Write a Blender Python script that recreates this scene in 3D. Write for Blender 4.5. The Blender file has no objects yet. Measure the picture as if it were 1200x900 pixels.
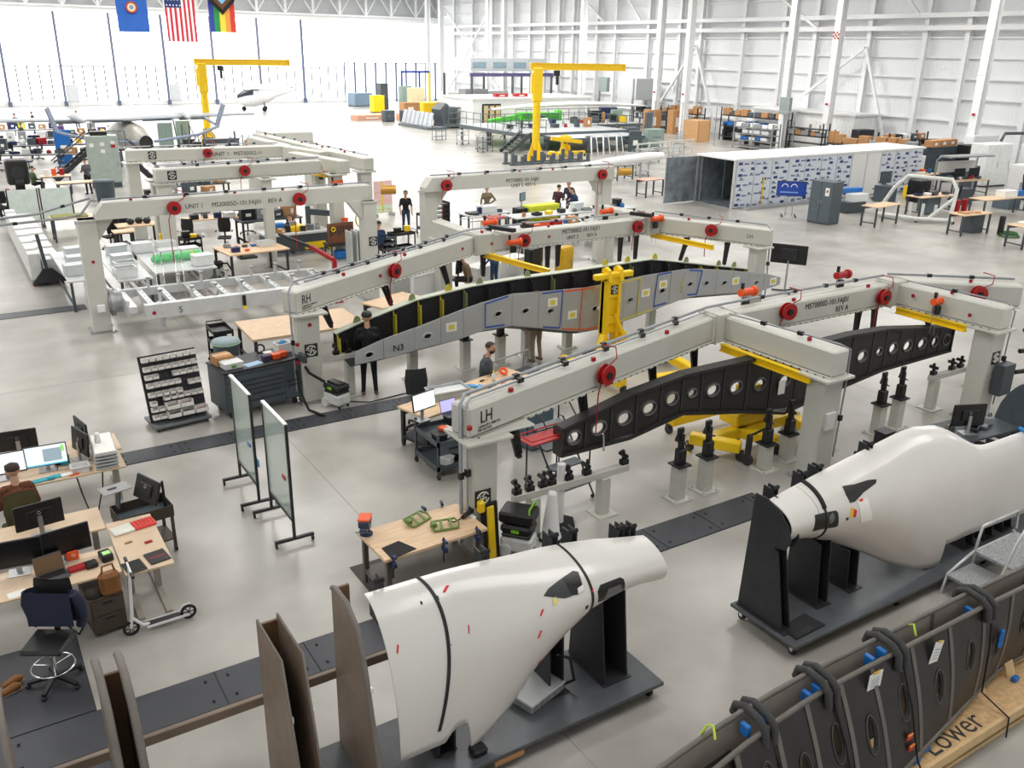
import bpy, bmesh, math, random
from mathutils import Vector, Matrix
random.seed(7)
C = bpy.context.scene.collection
SC = bpy.context.scene
PI = math.pi
# ------------------------------------------------------------------ camera
EYE = Vector((0, 0, 7.0))
PITCH, ROLL, YAW, FPX = 0.360388605, 0.0176505852, 0.568004977, 1037.55942
fw = Vector((math.sin(YAW)*math.cos(PITCH), math.cos(YAW)*math.cos(PITCH), -math.sin(PITCH)))
r0 = Vector((math.cos(YAW), -math.sin(YAW), 0)); u0 = r0.cross(fw)
rt = math.cos(ROLL)*r0 + math.sin(ROLL)*u0
up = -math.sin(ROLL)*r0 + math.cos(ROLL)*u0
cam = bpy.data.cameras.new('camera'); co = bpy.data.objects.new('camera', cam); C.objects.link(co)
co.matrix_world = Matrix(((rt.x, up.x, -fw.x, EYE.x), (rt.y, up.y, -fw.y, EYE.y), (rt.z, up.z, -fw.z, EYE.z), (0, 0, 0, 1)))
cam.sensor_width = 36; cam.lens = 36*FPX/1200; cam.clip_end = 400; cam.clip_start = 0.05
SC.camera = co
# ------------------------------------------------------------------ world, lamps, exposure
W = bpy.data.worlds.new('world'); SC.world = W; W.use_nodes = True
W.node_tree.nodes['Background'].inputs[0].default_value = (0.85, 0.92, 1.0, 1)
W.node_tree.nodes['Background'].inputs[1].default_value = 1.0
SC.view_settings.view_transform = 'Standard'; SC.view_settings.look = 'None'
SC.view_settings.exposure = 0.0; SC.view_settings.gamma = 1.0; SC.view_settings.use_curve_mapping = False
DOOR_GLOW = 3.4
LAMP_W = 640.0
def high_bay_and_fill(x, y, power=LAMP_W, size=5.0, col=(1, 0.985, 0.955)):
    l = bpy.data.lights.new('high_bay_and_fill_lamp', 'AREA'); l.shape = 'SQUARE'; l.size = size; l.energy = power; l.color = col
    o = bpy.data.objects.new('high_bay_and_fill_lamp', l); C.objects.link(o); o.location = (x, y, 13.0)
for x in (-4, 10, 24, 38, 52):
    for y in (4, 18, 34, 52, 72, 94, 111):  # last row is fill, added to brighten the trusses and door header
        high_bay_and_fill(x, y, LAMP_W*{4: .8, 18: 1.05, 34: 1.5, 52: 1.8, 72: 2.5, 94: 2.6, 111: 1.2}[y]*(1.15 if x > 40 else 1))

# ------------------------------------------------------------------ materials
def lin(h):
    if isinstance(h, tuple): return h
    v = [int(h[i:i+2], 16)/255 for i in (0, 2, 4)]
    return tuple(x/12.92 if x <= .04045 else ((x+.055)/1.055)**2.4 for x in v)
MATS = {}
def M(name, col, rough=.5, metal=0., var=.08, scale=6., bump=0., emit=0., alpha=1., coat=0., stretch=None):
    if name in MATS: return MATS[name]
    m = bpy.data.materials.new(name); m.use_nodes = True; nt = m.node_tree; N = nt.nodes; L = nt.links
    b = N['Principled BSDF']; c = lin(col)
    tc = N.new('ShaderNodeTexCoord'); nz = N.new('ShaderNodeTexNoise'); nz.inputs['Scale'].default_value = scale; nz.inputs['Detail'].default_value = 4
    src = tc.outputs['Object']
    if stretch:
        mp = N.new('ShaderNodeMapping'); mp.inputs['Scale'].default_value = stretch; L.new(src, mp.inputs[0]); src = mp.outputs[0]
    L.new(src, nz.inputs['Vector'])
    cr = N.new('ShaderNodeValToRGB'); cr.color_ramp.elements[0].position = .3; cr.color_ramp.elements[1].position = .7
    cr.color_ramp.elements[0].color = (*[max(0, x*(1-var)) for x in c], 1); cr.color_ramp.elements[1].color = (*[min(1, x*(1+var)) for x in c], 1)
    L.new(nz.outputs[0], cr.inputs[0]); L.new(cr.outputs[0], b.inputs['Base Color'])
    b.inputs['Roughness'].default_value = rough; b.inputs['Metallic'].default_value = metal
    if coat: b.inputs['Coat Weight'].default_value = coat; b.inputs['Coat Roughness'].default_value = .08
    if bump:
        bp = N.new('ShaderNodeBump'); bp.inputs['Strength'].default_value = bump; bp.inputs['Distance'].default_value = .01
        L.new(nz.outputs[0], bp.inputs['Height']); L.new(bp.outputs[0], b.inputs['Normal'])
    if emit: L.new(cr.outputs[0], b.inputs['Emission Color']); b.inputs['Emission Strength'].default_value = emit
    if alpha < 1: b.inputs['Alpha'].default_value = alpha
    MATS[name] = m; return m
GREY = M('gantry_grey', 'c9c9c1', .42, var=.03, scale=2)
WHITE = M('white_paint', 'ececec', .5, var=.02)
STEEL = M('bare_steel', 'b4b6b8', .35, .8, var=.08)
ALU = M('aluminium', 'd0d2d3', .38, .55, var=.06)
CHROME = M('chrome', 'dcdcdc', .12, 1., var=.02)
BLACK = M('black_plastic', '1b1b1d', .45, var=.15)
RUBBER = M('black_rubber', '151515', .8, var=.2)
DKSTEEL = M('dark_steel', '35363a', .5, .3, var=.15)
CHAR = M('charcoal_paint', '434b51', .45, var=.1)
SLATE = M('slate_paint', '4c565d', .45, var=.08)
RED = M('red_paint', 'a8131a', .4, var=.08)
ORANGE = M('orange_paint', 'ef5a1c', .45, var=.08)
YELLOW = M('yellow_paint', 'fcd116', .4, var=.05)
LIME = M('lime_tape', 'c9d63a', .6, var=.08)
MAPLE = M('maple_top', 'dfbf9b', .5, var=.14, scale=3, stretch=(1, 9, 1))
PALEWOOD = M('pale_desk_wood', 'dcc3a6', .5, var=.07, scale=3, stretch=(1, 12, 1))
CARD = M('cardboard', 'b98a5e', .85, var=.08)
BLUE = M('blue_plastic', '1f6fc0', .45, var=.08)
NAVY = M('navy_plastic', '1c2c5c', .5, var=.08)
CARBON = M('carbon_fibre', '2e2c2b', .55, var=.16, scale=40)
CARBON2 = M('carbon_ribs', '393735', .5, var=.12, scale=30)
FUSE = M('white_primer', 'dcdad6', .3, var=.025, scale=1.6, coat=.35)
SKINGREY = M('primer_grey', 'aeb0b1', .5, var=.03, scale=3)
SPARGREEN = M('green_primer', '8f9a6c', .55, var=.1)
RIBYEL = M('rib_yellow', 'cfc03c', .55, var=.1)
PAPER = M('paper', 'f2f1ec', .8, var=.02)
LAMIN = M('dark_laminate', '4f5358', .42, var=.14, scale=5)
BROWNTINT = M('brown_board', '837364', .5, var=.15, scale=4)  # cradle frames: brown cast of tinted light put into the colour
SCREEN = M('screen_dark', '0c0d10', .25, var=.1)
CLEARP = M('clear_bin', 'e4e6e6', .3, var=.04)
ROPE = M('hose_red', 'a31d22', .45, var=.05)
GLASS = M('frost_glass', 'c5d5cd', .12, var=.02, alpha=.55)
KHAKI = M('khaki_cloth', '8d8069', .9, var=.12)
FLESH = M('skin', 'c79a80', .55, var=.06)
HAIRB = M('hair_brown', '3a2a1f', .7, var=.2)
JEAN = M('denim', '2f4763', .9, var=.15)
DKCLOTH = M('dark_cloth', '1a1b1f', .9, var=.2)
TOTE = M('tote_grey', '9a9da0', .5, var=.06)
GREENP = M('green_plastic', '5aa838', .45, var=.08)
BIN = M('bin_grey', '5c6a73', .55, var=.08)
PINK = M('pink_board', 'f0c9c9', .8, var=.05)

# ------------------------------------------------------------------ mesh builder
BASE = {}
STUFF = {'flange_bolt', 'pipe_clamp', 'air_socket', 'wall_button', 'lifting_slot', 'sign_squares', 'tote_rib', 'hung_tools', 'chain', 'spokes'}
class MB:
    def __init__(s): s.v = []; s.f = []; s.sm = []; s.mi = []; s.m = 0
    def add(s, vs, fs, smooth=False):
        k = len(s.v); s.v += [tuple(v) for v in vs]; s.f += [tuple(i+k for i in f) for f in fs]
        s.sm += [smooth]*len(fs); s.mi += [s.m]*len(fs); return s
    def box(s, x0, x1, y0, y1, z0, z1, bev=0.):
        if x1 < x0: x0, x1 = x1, x0
        if y1 < y0: y0, y1 = y1, y0
        if z1 < z0: z0, z1 = z1, z0
        return s.obox(Matrix.Translation(((x0+x1)/2, (y0+y1)/2, (z0+z1)/2)), x1-x0, y1-y0, z1-z0, bev)
    def obox(s, mat, lx, ly, lz, bev=0.):
        hx, hy, hz = lx/2, ly/2, lz/2; b = min(bev, hx*.9, hy*.9, hz*.9)
        if b <= 0:
            vs = [mat @ Vector((sx*hx, sy*hy, sz*hz)) for sx in (-1, 1) for sy in (-1, 1) for sz in (-1, 1)]
            return s.add(vs, [(0, 1, 3, 2), (4, 6, 7, 5), (0, 4, 5, 1), (2, 3, 7, 6), (0, 2, 6, 4), (1, 5, 7, 3)])
        vs = []; idx = {}
        for sx in (-1, 1):
            for sy in (-1, 1):
                for sz in (-1, 1):
                    for ax in range(3):
                        p = [sx*(hx-b), sy*(hy-b), sz*(hz-b)]; p[ax] = (sx*hx, sy*hy, sz*hz)[ax]
                        idx[(sx, sy, sz, ax)] = len(vs); vs.append(mat @ Vector(p))
        fs = []
        for ax in range(3):
            o = [a for a in range(3) if a != ax]
            for sg in (-1, 1):
                q = []
                for a, c in ((-1, -1), (1, -1), (1, 1), (-1, 1)):
                    k = [0, 0, 0]; k[ax] = sg; k[o[0]] = a; k[o[1]] = c; q.append(idx[(*k, ax)])
                if (sg > 0) != (ax != 1): q.reverse()
                fs.append(tuple(q))
        for a in range(3):
            o = [x for x in range(3) if x != a]
            for s1 in (-1, 1):
                for s2 in (-1, 1):
                    k = [0, 0, 0]; k[o[0]] = s1; k[o[1]] = s2; k[a] = -1; k2 = list(k); k2[a] = 1
                    q = [idx[(*k, o[0])], idx[(*k2, o[0])], idx[(*k2, o[1])], idx[(*k, o[1])]]
                    if (s1*s2 > 0) == (a != 1): q.reverse()
                    fs.append(tuple(q))
        for sx in (-1, 1):
            for sy in (-1, 1):
                for sz in (-1, 1):
                    q = [idx[(sx, sy, sz, 0)], idx[(sx, sy, sz, 1)], idx[(sx, sy, sz, 2)]]
                    if sx*sy*sz < 0: q.reverse()
                    fs.append(tuple(q))
        return s.add(vs, fs)
    def bar(s, p0, p1, w, h, bev=0., upv=(0, 0, 1)):
        p0, p1 = Vector(p0), Vector(p1); d = p1-p0; L = d.length
        if L < 1e-6: return s
        x = d/L; u = Vector(upv)
        if abs(x.dot(u)) > .99: u = Vector((0, 1, 0))
        y = u.cross(x).normalized(); z = x.cross(y); c = (p0+p1)/2
        m = Matrix(((x.x, y.x, z.x, c.x), (x.y, y.y, z.y, c.y), (x.z, y.z, z.z, c.z), (0, 0, 0, 1)))
        return s.obox(m, L, w, h, bev)
    def ring(s, c, x, y, r, n): return [c + x*(r*math.cos(2*PI*i/n)) + y*(r*math.sin(2*PI*i/n)) for i in range(n)]
    def tube(s, pts, r, n=8, cap=True):
        P = [Vector(p) for p in pts]; R = r if isinstance(r, (list, tuple)) else [r]*len(P); vs = []; ref = None
        for i, p in enumerate(P):
            d = (P[min(i+1, len(P)-1)] - P[max(i-1, 0)])
            d = d.normalized() if d.length > 1e-9 else Vector((0, 0, 1))
            if ref is None: ref = Vector((0, 0, 1)) if abs(d.z) < .9 else Vector((1, 0, 0))
            x = ref - d*ref.dot(d)
            if x.length < 1e-4: x = d.orthogonal()
            x.normalize(); y = d.cross(x); ref = x; vs += s.ring(p, x, y, R[i], n)
        fs = [(i*n+j, i*n+(j+1) % n, (i+1)*n+(j+1) % n, (i+1)*n+j) for i in range(len(P)-1) for j in range(n)]
        s.add(vs, fs, True)
        if cap:
            m = len(P)
            s.add(vs[:n], [tuple(range(n-1, -1, -1))]); s.add(vs[-n:], [tuple(range(n))])
        return s
    def cyl(s, p0, p1, r0, r1=None, n=12, cap=True): return s.tube([p0, p1], [r0, r0 if r1 is None else r1], n, cap)
    def prism(s, poly, plane, a, b):
        n = len(poly); f = {'xz': lambda p, t: (p[0], t, p[1]), 'xy': lambda p, t: (p[0], p[1], t), 'yz': lambda p, t: (t, p[0], p[1])}[plane]
        ar = sum(poly[i][0]*poly[(i+1) % n][1]-poly[(i+1) % n][0]*poly[i][1] for i in range(n))
        q = list(poly) if ar > 0 else list(reversed(poly))
        if plane == 'xz': q.reverse()
        if b < a: a, b = b, a
        vs = [f(p, a) for p in q]+[f(p, b) for p in q]
        return s.add(vs, [tuple(range(n-1, -1, -1)), tuple(range(n, 2*n))]+[(i, (i+1) % n, n+(i+1) % n, n+i) for i in range(n)])
    def lathe(s, prof, c=(0, 0, 0), n=16, axis='z'):
        c = Vector(c); ax = {'z': (Vector((1, 0, 0)), Vector((0, 1, 0)), Vector((0, 0, 1))), 'x': (Vector((0, 1, 0)), Vector((0, 0, 1)), Vector((1, 0, 0))), 'y': (Vector((0, 0, 1)), Vector((1, 0, 0)), Vector((0, 1, 0)))}[axis]
        vs = []
        for r, h in prof: vs += s.ring(c+ax[2]*h, ax[0], ax[1], max(r, 1e-4), n)
        return s.add(vs, [(i*n+j, i*n+(j+1) % n, (i+1)*n+(j+1) % n, (i+1)*n+j) for i in range(len(prof)-1) for j in range(n)], True)
    def sphere(s, c, r, n=12, m=8):
        r = (r, r, r) if not isinstance(r, (tuple, list)) else r
        vs = []; c = Vector(c)
        for i in range(m+1):
            a = -PI/2+PI*i/m
            for j in range(n): vs.append(c+Vector((r[0]*math.cos(a)*math.cos(2*PI*j/n), r[1]*math.cos(a)*math.sin(2*PI*j/n), r[2]*math.sin(a))))
        return s.add(vs, [(i*n+j, i*n+(j+1) % n, (i+1)*n+(j+1) % n, (i+1)*n+j) for i in range(m) for j in range(n)], True)
    def loft(s, rings, closed=False, smooth=True, thick=0.):
        n = len(rings[0]); vs = [p for r in rings for p in r]; k = n if closed else n-1
        return s.add(vs, [(i*n+j, i*n+(j+1) % n, (i+1)*n+(j+1) % n, (i+1)*n+j) for i in range(len(rings)-1) for j in range(k)], smooth)
    def torus(s, c, R, r, axis='z', n=20, m=6):
        ax = {'z': (Vector((1, 0, 0)), Vector((0, 1, 0))), 'x': (Vector((0, 1, 0)), Vector((0, 0, 1))), 'y': (Vector((0, 0, 1)), Vector((1, 0, 0)))}[axis]
        c = Vector(c); return s.tube([c+ax[0]*(R*math.cos(2*PI*i/n))+ax[1]*(R*math.sin(2*PI*i/n)) for i in range(n+1)], r, m, False)
    def build(s, name, mat, parent=None, root=None):
        if name in STUFF: o = s._build(name, mat, parent, root); o['kind'] = 'stuff'; return o
        return s._build(name, mat, parent, root)
    def _build(s, name, mat, parent=None, root=None):
        r = root or parent
        while r is not None and r.parent is not None: r = r.parent
        b = BASE.get(r.name, (0, 0, 0)) if r is not None else (0, 0, 0)
        me = bpy.data.meshes.new(name)
        me.from_pydata([(x-b[0], y-b[1], z-b[2]) for x, y, z in s.v], [], s.f)
        me.polygons.foreach_set('use_smooth', s.sm)
        for m in (mat if isinstance(mat, (list, tuple)) else [mat]): me.materials.append(m)
        me.polygons.foreach_set('material_index', s.mi)
        me.update(); o = bpy.data.objects.new(name, me); C.objects.link(o)
        if parent: o.parent = parent
        return o
def tag(o, label=None, cat=None, group=None, kind=None):
    if label: o['label'] = label
    if cat: o['category'] = cat
    if group: o['group'] = group
    if kind: o['kind'] = kind
    return o
def thing(name, label, cat, loc=(0, 0, 0), rz=0., group=None, world=False):
    # an Empty at the thing's base; world=True lets its parts be given in world coordinates
    o = bpy.data.objects.new(name, None); C.objects.link(o); o.location = loc; o.rotation_euler = (0, 0, rz); o.empty_display_size = .2
    tag(o, label, cat, group)
    if world: BASE[o.name] = tuple(loc)
    return o
def dup(root, loc, rz=0., label=None, group=None):
    def cp(o, par):
        c = o.copy(); C.objects.link(c)
        if par: c.parent = par
        for ch in [x for x in KIDS.get(o.name, [])]: KIDS.setdefault(c.name, []).append(cp(ch, c))
        return c
    KIDS.clear()
    for o in C.objects:
        if o.parent: KIDS.setdefault(o.parent.name, []).append(o)
    r = cp(root, None); r.location = loc; r.rotation_euler = (0, 0, rz)
    if label: r['label'] = label
    if group: r['group'] = group
    return r
KIDS = {}
def struct(o): o['kind'] = 'structure'; return o
def text(s, size, origin, xdir, ydir, mat, parent, name='lettering', depth=.002, align='LEFT', font_w=1.):
    cu = bpy.data.curves.new(name, 'FONT'); cu.body = s; cu.size = size; cu.extrude = depth; cu.align_x = align; cu.resolution_u = 3
    t = bpy.data.objects.new(name, cu); C.objects.link(t)
    dg = bpy.context.evaluated_depsgraph_get(); me = bpy.data.meshes.new_from_object(t.evaluated_get(dg)); bpy.data.objects.remove(t)
    x = Vector(xdir).normalized(); y = Vector(ydir).normalized(); z = x.cross(y); o = Vector(origin)
    me.transform(Matrix(((x.x*font_w, y.x, z.x, o.x), (x.y*font_w, y.y, z.y, o.y), (x.z*font_w, y.z, z.z, o.z), (0, 0, 0, 1))))
    r = parent
    while r.parent is not None: r = r.parent
    b = BASE.get(r.name, (0, 0, 0)); me.transform(Matrix.Translation((-b[0], -b[1], -b[2])))
    me.materials.clear(); me.materials.append(mat)
    ob = bpy.data.objects.new(name, me); C.objects.link(ob); ob.parent = parent; return ob
INK = M('stencil_ink', '2a2a2c', .7, var=.1)
def emblem(origin, xdir, size, parent, ydir=(0, 0, 1)):
    # square plate with a ring split by an S-shaped slash
    x = Vector(xdir).normalized(); y = Vector(ydir); n = x.cross(y); o = Vector(origin)
    b = MB(); c = o+n*.002; b.obox(Matrix(((x.x, y.x, n.x, c.x), (x.y, y.y, n.y, c.y), (x.z, y.z, n.z, c.z), (0, 0, 0, 1))), size, size, .006)
    pl = b.build('emblem', INK, parent)
    e = MB(); c = o+n*.007
    for a0, a1, R in ((.15*PI, .95*PI, .36), (1.15*PI, 1.95*PI, .36)):
        e.tube([c+x*(size*R*math.cos(a0+(a1-a0)*i/10))+y*(size*R*math.sin(a0+(a1-a0)*i/10)) for i in range(11)], size*.045, 6)
    e.tube([c+x*(size*px)+y*(size*py) for px, py in ((.12, .26), (-.04, .12), (.06, .02), (-.04, -.1), (-.12, -.26))], size*.05, 6)
    e.tube([c+x*(size*px)+y*(size*py) for px, py in ((-.18, .2), (-.2, 0), (-.06, -.02))], size*.04, 6)
    e.tube([c+x*(size*px)+y*(size*py) for px, py in ((.18, -.2), (.2, 0), (.1, .03))], size*.04, 6)
    e.build('emblem_mark', M('emblem_white', 'dcdcd4', .6), pl)
    return pl
# ================================================================== the hall
def floor_mat():
    m = bpy.data.materials.new('polished_concrete'); m.use_nodes = True; nt = m.node_tree; N = nt.nodes; L = nt.links; b = N['Principled BSDF']
    tc = N.new('ShaderNodeTexCoord')
    def noise(sc, det, v=None):
        n = N.new('ShaderNodeTexNoise'); n.inputs['Scale'].default_value = sc; n.inputs['Detail'].default_value = det; L.new(tc.outputs['Object'], n.inputs['Vector']); return n
    n1 = noise(.45, 7); n2 = noise(1.1, 7)
    cr = N.new('ShaderNodeValToRGB'); cr.color_ramp.elements[0].position = .36; cr.color_ramp.elements[1].position = .66
    cr.color_ramp.elements[0].color = (*lin('a29f99'), 1); cr.color_ramp.elements[1].color = (*lin('c3c0ba'), 1)
    L.new(n1.outputs[0], cr.inputs[0])
    mx = N.new('ShaderNodeMix'); mx.data_type = 'RGBA'; mx.blend_type = 'MULTIPLY'; mx.inputs[0].default_value = .5
    c2 = N.new('ShaderNodeValToRGB'); c2.color_ramp.elements[0].position = .35; c2.color_ramp.elements[0].color = (.77, .765, .76, 1); c2.color_ramp.elements[1].position = .65; c2.color_ramp.elements[1].color = (1, 1, 1, 1)
    L.new(n2.outputs[0], c2.inputs[0]); L.new(cr.outputs[0], mx.inputs[6]); L.new(c2.outputs[0], mx.inputs[7]); L.new(mx.outputs[2], b.inputs['Base Color'])
    rr = N.new('ShaderNodeMapRange'); rr.inputs[3].default_value = .26; rr.inputs[4].default_value = .31; L.new(n2.outputs[0], rr.inputs[0]); L.new(rr.outputs[0], b.inputs['Roughness'])
    b.inputs['Specular IOR Level'].default_value = .5
    return m
b = MB(); b.box(-14, 64, -5, 121, -.3, 0); FL = struct(b.build('floor', floor_mat()))
JO = M('joint_filler', '938f88', .7)
for x in (-7.35, -1.3, 4.7, 16.75, 22.8, 34.9, 47, 53): MB().box(x-.006, x+.006, -5, 120, -.01, .0015).build('floor_joint', JO, FL)
for y in (5.3, 20.5, 38.0, 50, 62, 74, 86, 98, 110): MB().box(-14, 62, y-.006, y+.006, -.01, .0015).build('floor_joint', JO, FL)
# cable trench lids of dark chequer plate
def chequer():
    m = M('chequer_plate', '484a50', .42, .35, var=.12, scale=1.2); nt = m.node_tree; N = nt.nodes; L = nt.links; b = N['Principled BSDF']
    tc = N.new('ShaderNodeTexCoord'); br = N.new('ShaderNodeTexBrick'); br.inputs['Scale'].default_value = 22; br.inputs['Mortar Size'].default_value = .03
    bp = N.new('ShaderNodeBump'); bp.inputs['Strength'].default_value = .5; bp.inputs['Distance'].default_value = .004
    L.new(tc.outputs['Object'], br.inputs['Vector']); L.new(br.outputs['Fac'], bp.inputs['Height']); L.new(bp.outputs[0], b.inputs['Normal'])
    return m
CHQ = chequer()
HOLE = M('slot_black', '0a0a0b', .9)
def trench(name, x0, x1, y0, y1, step, x_off=0, holes=True):
    b = MB(); b.box(x0, x1, y0, y1, -.02, .003); t = struct(b.build(name, DKSTEEL))
    x = x0
    while x < x1-.05:
        e = min(x+step, x1); MB().box(x+.008, e-.008, y0+.012, y1-.012, .003, .012).build('cover_plate', CHQ, t)
        if holes:
            h = MB()
            for px in (x+.13, e-.13):
                for py in (y0+.15, y1-.15): h.box(px-.016, px+.016, py-.035, py+.02, .012, .0135)
            h.build('lifting_slot', HOLE, t)
        x = e
trench('trim_1', -3.8, 10.75, 8.5, 9.18, 1.1); trench('trim_2', 1.75, 9.2, 15.57, 16.15, 1.1)
trench('trim_3', -6, 2.8, 26.6, 27.2, 1.1, holes=False)
trench('trim_4', -3.5, .45, 7.0, 8.5, 1.5); trench('trim_5', -3.5, .42, 9.18, 10.8, 1.5, holes=False)

# ---- right side wall: steel liner sheets, girts, columns, braces
def liner():
    m = M('liner_sheet', 'eff1f3', .55, var=.02, scale=.5); nt = m.node_tree; N = nt.nodes; L = nt.links; b = N['Principled BSDF']
    tc = N.new('ShaderNodeTexCoord'); wv = N.new('ShaderNodeTexWave'); wv.bands_direction = 'Y'; wv.inputs['Scale'].default_value = 1.05
    bp = N.new('ShaderNodeBump'); bp.inputs['Strength'].default_value = .25; bp.inputs['Distance'].default_value = .03
    L.new(tc.outputs['Object'], wv.inputs['Vector']); L.new(wv.outputs[1], bp.inputs['Height']); L.new(bp.outputs[0], b.inputs['Normal']); return m
LIN = liner(); WST = M('white_steel', 'f0f1f2', .45, var=.02)
b = MB(); b.box(63, 63.3, -5, 121, -.3, 14); WR = struct(b.build('wall_right', LIN))
for z in (1.35, 2.7, 4.25, 5.6, 7.0, 8.35, 11.3, 12.6): MB().box(62.72, 63, -5, 120, z-.03, z+.09).build('girt', WST, WR)
for y in (22, 26, 30, 34.3, 39.3, 42.6, 47.4, 52.6, 56, 60.6, 66, 68.9, 73.5, 78.8, 82, 86.4, 89.2, 92, 95.2, 99, 104, 109, 114):
    c = MB(); c.box(62.3, 62.36, y-.17, y+.17, 0, 13.9); c.box(62.36, 62.66, y-.03, y+.03, 0, 13.9); c.box(62.66, 62.72, y-.17, y+.17, 0, 13.9); c.build('wall_column', WST, WR)
for z0 in (9.0, 9.85): MB().box(61.85, 62.25, -5, 120, z0-.17, z0+.17, .02).build('wind_girder', WST, WR)
for y0, y1, y2 in ((52.5, 47.2, 44.2), (72, 66, 62.6)):
    k = MB(); k.bar((61.9, y1, 7.7), (61.9, y0, 0.5 if y0 > 60 else 4), .2, .2); k.bar((61.9, y1, 7.7), (61.9, y2, .5), .2, .2); k.build('cross_brace', WST, WR)
k = MB(); k.bar((61.9, 60, 13.6), (61.9, 52, 9), .2, .2); k.bar((61.9, 46.5, 13.6), (61.9, 43, 9.8), .2, .2); k.bar((61.9, 86, 13.6), (61.9, 80, 9.8), .2, .2); k.bar((61.9, 78, 13.6), (61.9, 74, 9.8), .2, .2); k.build('cross_brace', WST, WR)
# big frame columns, each with a sign or a red beacon
FCOL = [(57.7, 20), (57.7, 34.9), (57.7, 46.7), (57.7, 51), (57.7, 62.6), (57.7, 66.5), (57.7, 78.4), (57.7, 93.7), (57.7, 97.4), (57.7, 109.4), (57.7, 113.1)]
for i, (x, y) in enumerate(FCOL):
    c = MB(); c.box(x-.04, x, y-.26, y+.26, 0, 13.9); c.box(x, x+.5, y-.04, y+.04, 0, 13.9); c.box(x+.5, x+.54, y-.26, y+.26, 0, 13.9)
    for z in (2.2, 6): c.box(x-.07, x-.04, y-.24, y+.24, z, z+.06)
    co_ = c.build('frame_column', WST, WR)
    if i in (1, 2, 3, 4, 5): MB().box(x-.16, x-.04, y-.1, y+.1, 3.5, 3.65, .03).build('fire_beacon', RED, co_)
    if i == 2:
        s = MB(); s.box(x-.05, x-.041, y-.28, y+.28, 8.15, 8.7); so = s.build('safety_sign', PAPER, co_)
s = MB()
for i in range(4):
    for j in range(4):
        if (i+j) % 2 == 0: s.box(57.7-.056, 57.7-.05, 46.42+i*.14, 46.56+i*.14, 8.15+j*.137, 8.287+j*.137)
s.build('sign_squares', RED, so)
for y0, y1 in ((34.9, 46.7), (51, 62.6), (66.5, 78.4), (97.4, 109.4)): MB().bar((57.9, y0, 13.2), (57.9, y1, 13.2), .25, .35).build('eaves_beam', WST, WR)
for y0, y1 in ((93.7, 109.4), (109.4, 97.4)): MB().bar((58.4, y0, 1), (58.4, y1, 12), .16, .16).build('cross_brace', WST, WR)

# ---- far wall: glowing translucent hangar door with mullions, glazed corner, trusses above
def glow(name, col, k):
    m = bpy.data.materials.new(name); m.use_nodes = True; nt = m.node_tree; b = nt.nodes['Principled BSDF']
    tc = nt.nodes.new('ShaderNodeTexCoord'); nz = nt.nodes.new('ShaderNodeTexNoise'); nz.inputs['Scale'].default_value = .4
    cr = nt.nodes.new('ShaderNodeValToRGB'); cr.color_ramp.elements[0].color = (*[c*.93 for c in col], 1); cr.color_ramp.elements[1].color = (*col, 1)
    nt.links.new(tc.outputs['Object'], nz.inputs['Vector']); nt.links.new(nz.outputs[0], cr.inputs[0]); nt.links.new(cr.outputs[0], b.inputs['Emission Color'])
    b.inputs['Base Color'].default_value = (.8, .8, .8, 1); b.inputs['Emission Strength'].default_value = k; b.inputs['Roughness'].default_value = .3; return m
DAY = glow('daylit_panel', (.97, .985, 1.0), DOOR_GLOW); DAY2 = glow('daylit_glass', (.9, .96, 1.0), DOOR_GLOW*.62)
MUL = M('mullion_grey', '6b7286', .5, var=.04); MULB = M('mullion_blue', '5d6680', .5)
b = MB(); b.box(-14, 64, 121, 121.3, -.3, 14); WB = struct(b.build('wall_back', M('header_panel', 'd5d8db', .6, var=.02)))
MULD = M('mullion_dark', '3d4354', .5); k = 0; xs = [-9.5+5.83*i for i in range(11)]
for i in range(10):
    x0, x1 = xs[i], xs[i+1]
    d = struct(thing('door_%d' % (i+1), None, None, (x0, 120.4, 0), world=True))
    for z0, z1 in ((.55, 4.4), (4.48, 10.2)): MB().box(x0+.1, x1-.1, 120.3, 120.4, z0, z1).build('translucent_panel', DAY, d)
    MB().box(x0+.02, x1-.02, 120.2, 120.45, .02, .55).build('kick_panel', M('kick_white', 'e6e8ea', .5), d)
    MB().box(x0, x1, 120.2, 120.42, 4.38, 4.48).build('mid_rail', MULD, d)
    MB().box(x0-.13, x0+.13, 119.95, 120.45, 0, 10.3).build('mullion', MUL if i % 3 else MULB, d)
    for j in range(1, 5):
        MB().box(x0+j*1.166-.06, x0+j*1.166+.06, 120.2, 120.3, .55, 4.4).build('glazing_bar', MULD, d)
    if i in (2, 4, 6): MB().box(x0+.2, x0+1.5, 120.1, 120.2, .5, 2.4).build('louvre_panel', M('louvre', 'cdd1d6', .6), d)
    MB().box(x0-.2, x0+.2, 119.9, 120.1, 0, .5).build('roller_box', MULB, d)
for i, x in enumerate([48.8+1.55*j for j in range(10)]):
    w = struct(thing('window_%d' % (i+1), None, None, (x, 120.5, 0), world=True))
    MB().box(x+.09, x+1.46, 120.45, 120.5, .2, 5).build('pane', DAY2, w); MB().box(x+.05, x+1.5, 120.45, 120.5, 5.1, 9.9).build('pane', DAY, w)
    f = MB(); f.box(x-.11, x+.11, 120.3, 120.5, 0, 5.1); f.box(x-.05, x+1.55, 120.3, 120.5, 4.98, 5.1); f.build('window_frame', MULB if i % 2 else MUL, w)
b = MB(); b.box(-14, 63, 119.8, 120.6, 10.28, 10.75, .02); b.box(-14, 63, 119.6, 119.9, 10.75, 10.95); b.build('door_header', WST, WB)
b = MB(); b.box(-14, 63, 120.5, 120.6, 10.7, 13.9); b.build('header_panel', M('header_panel2', 'd5d8db', .6), WB)
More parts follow.
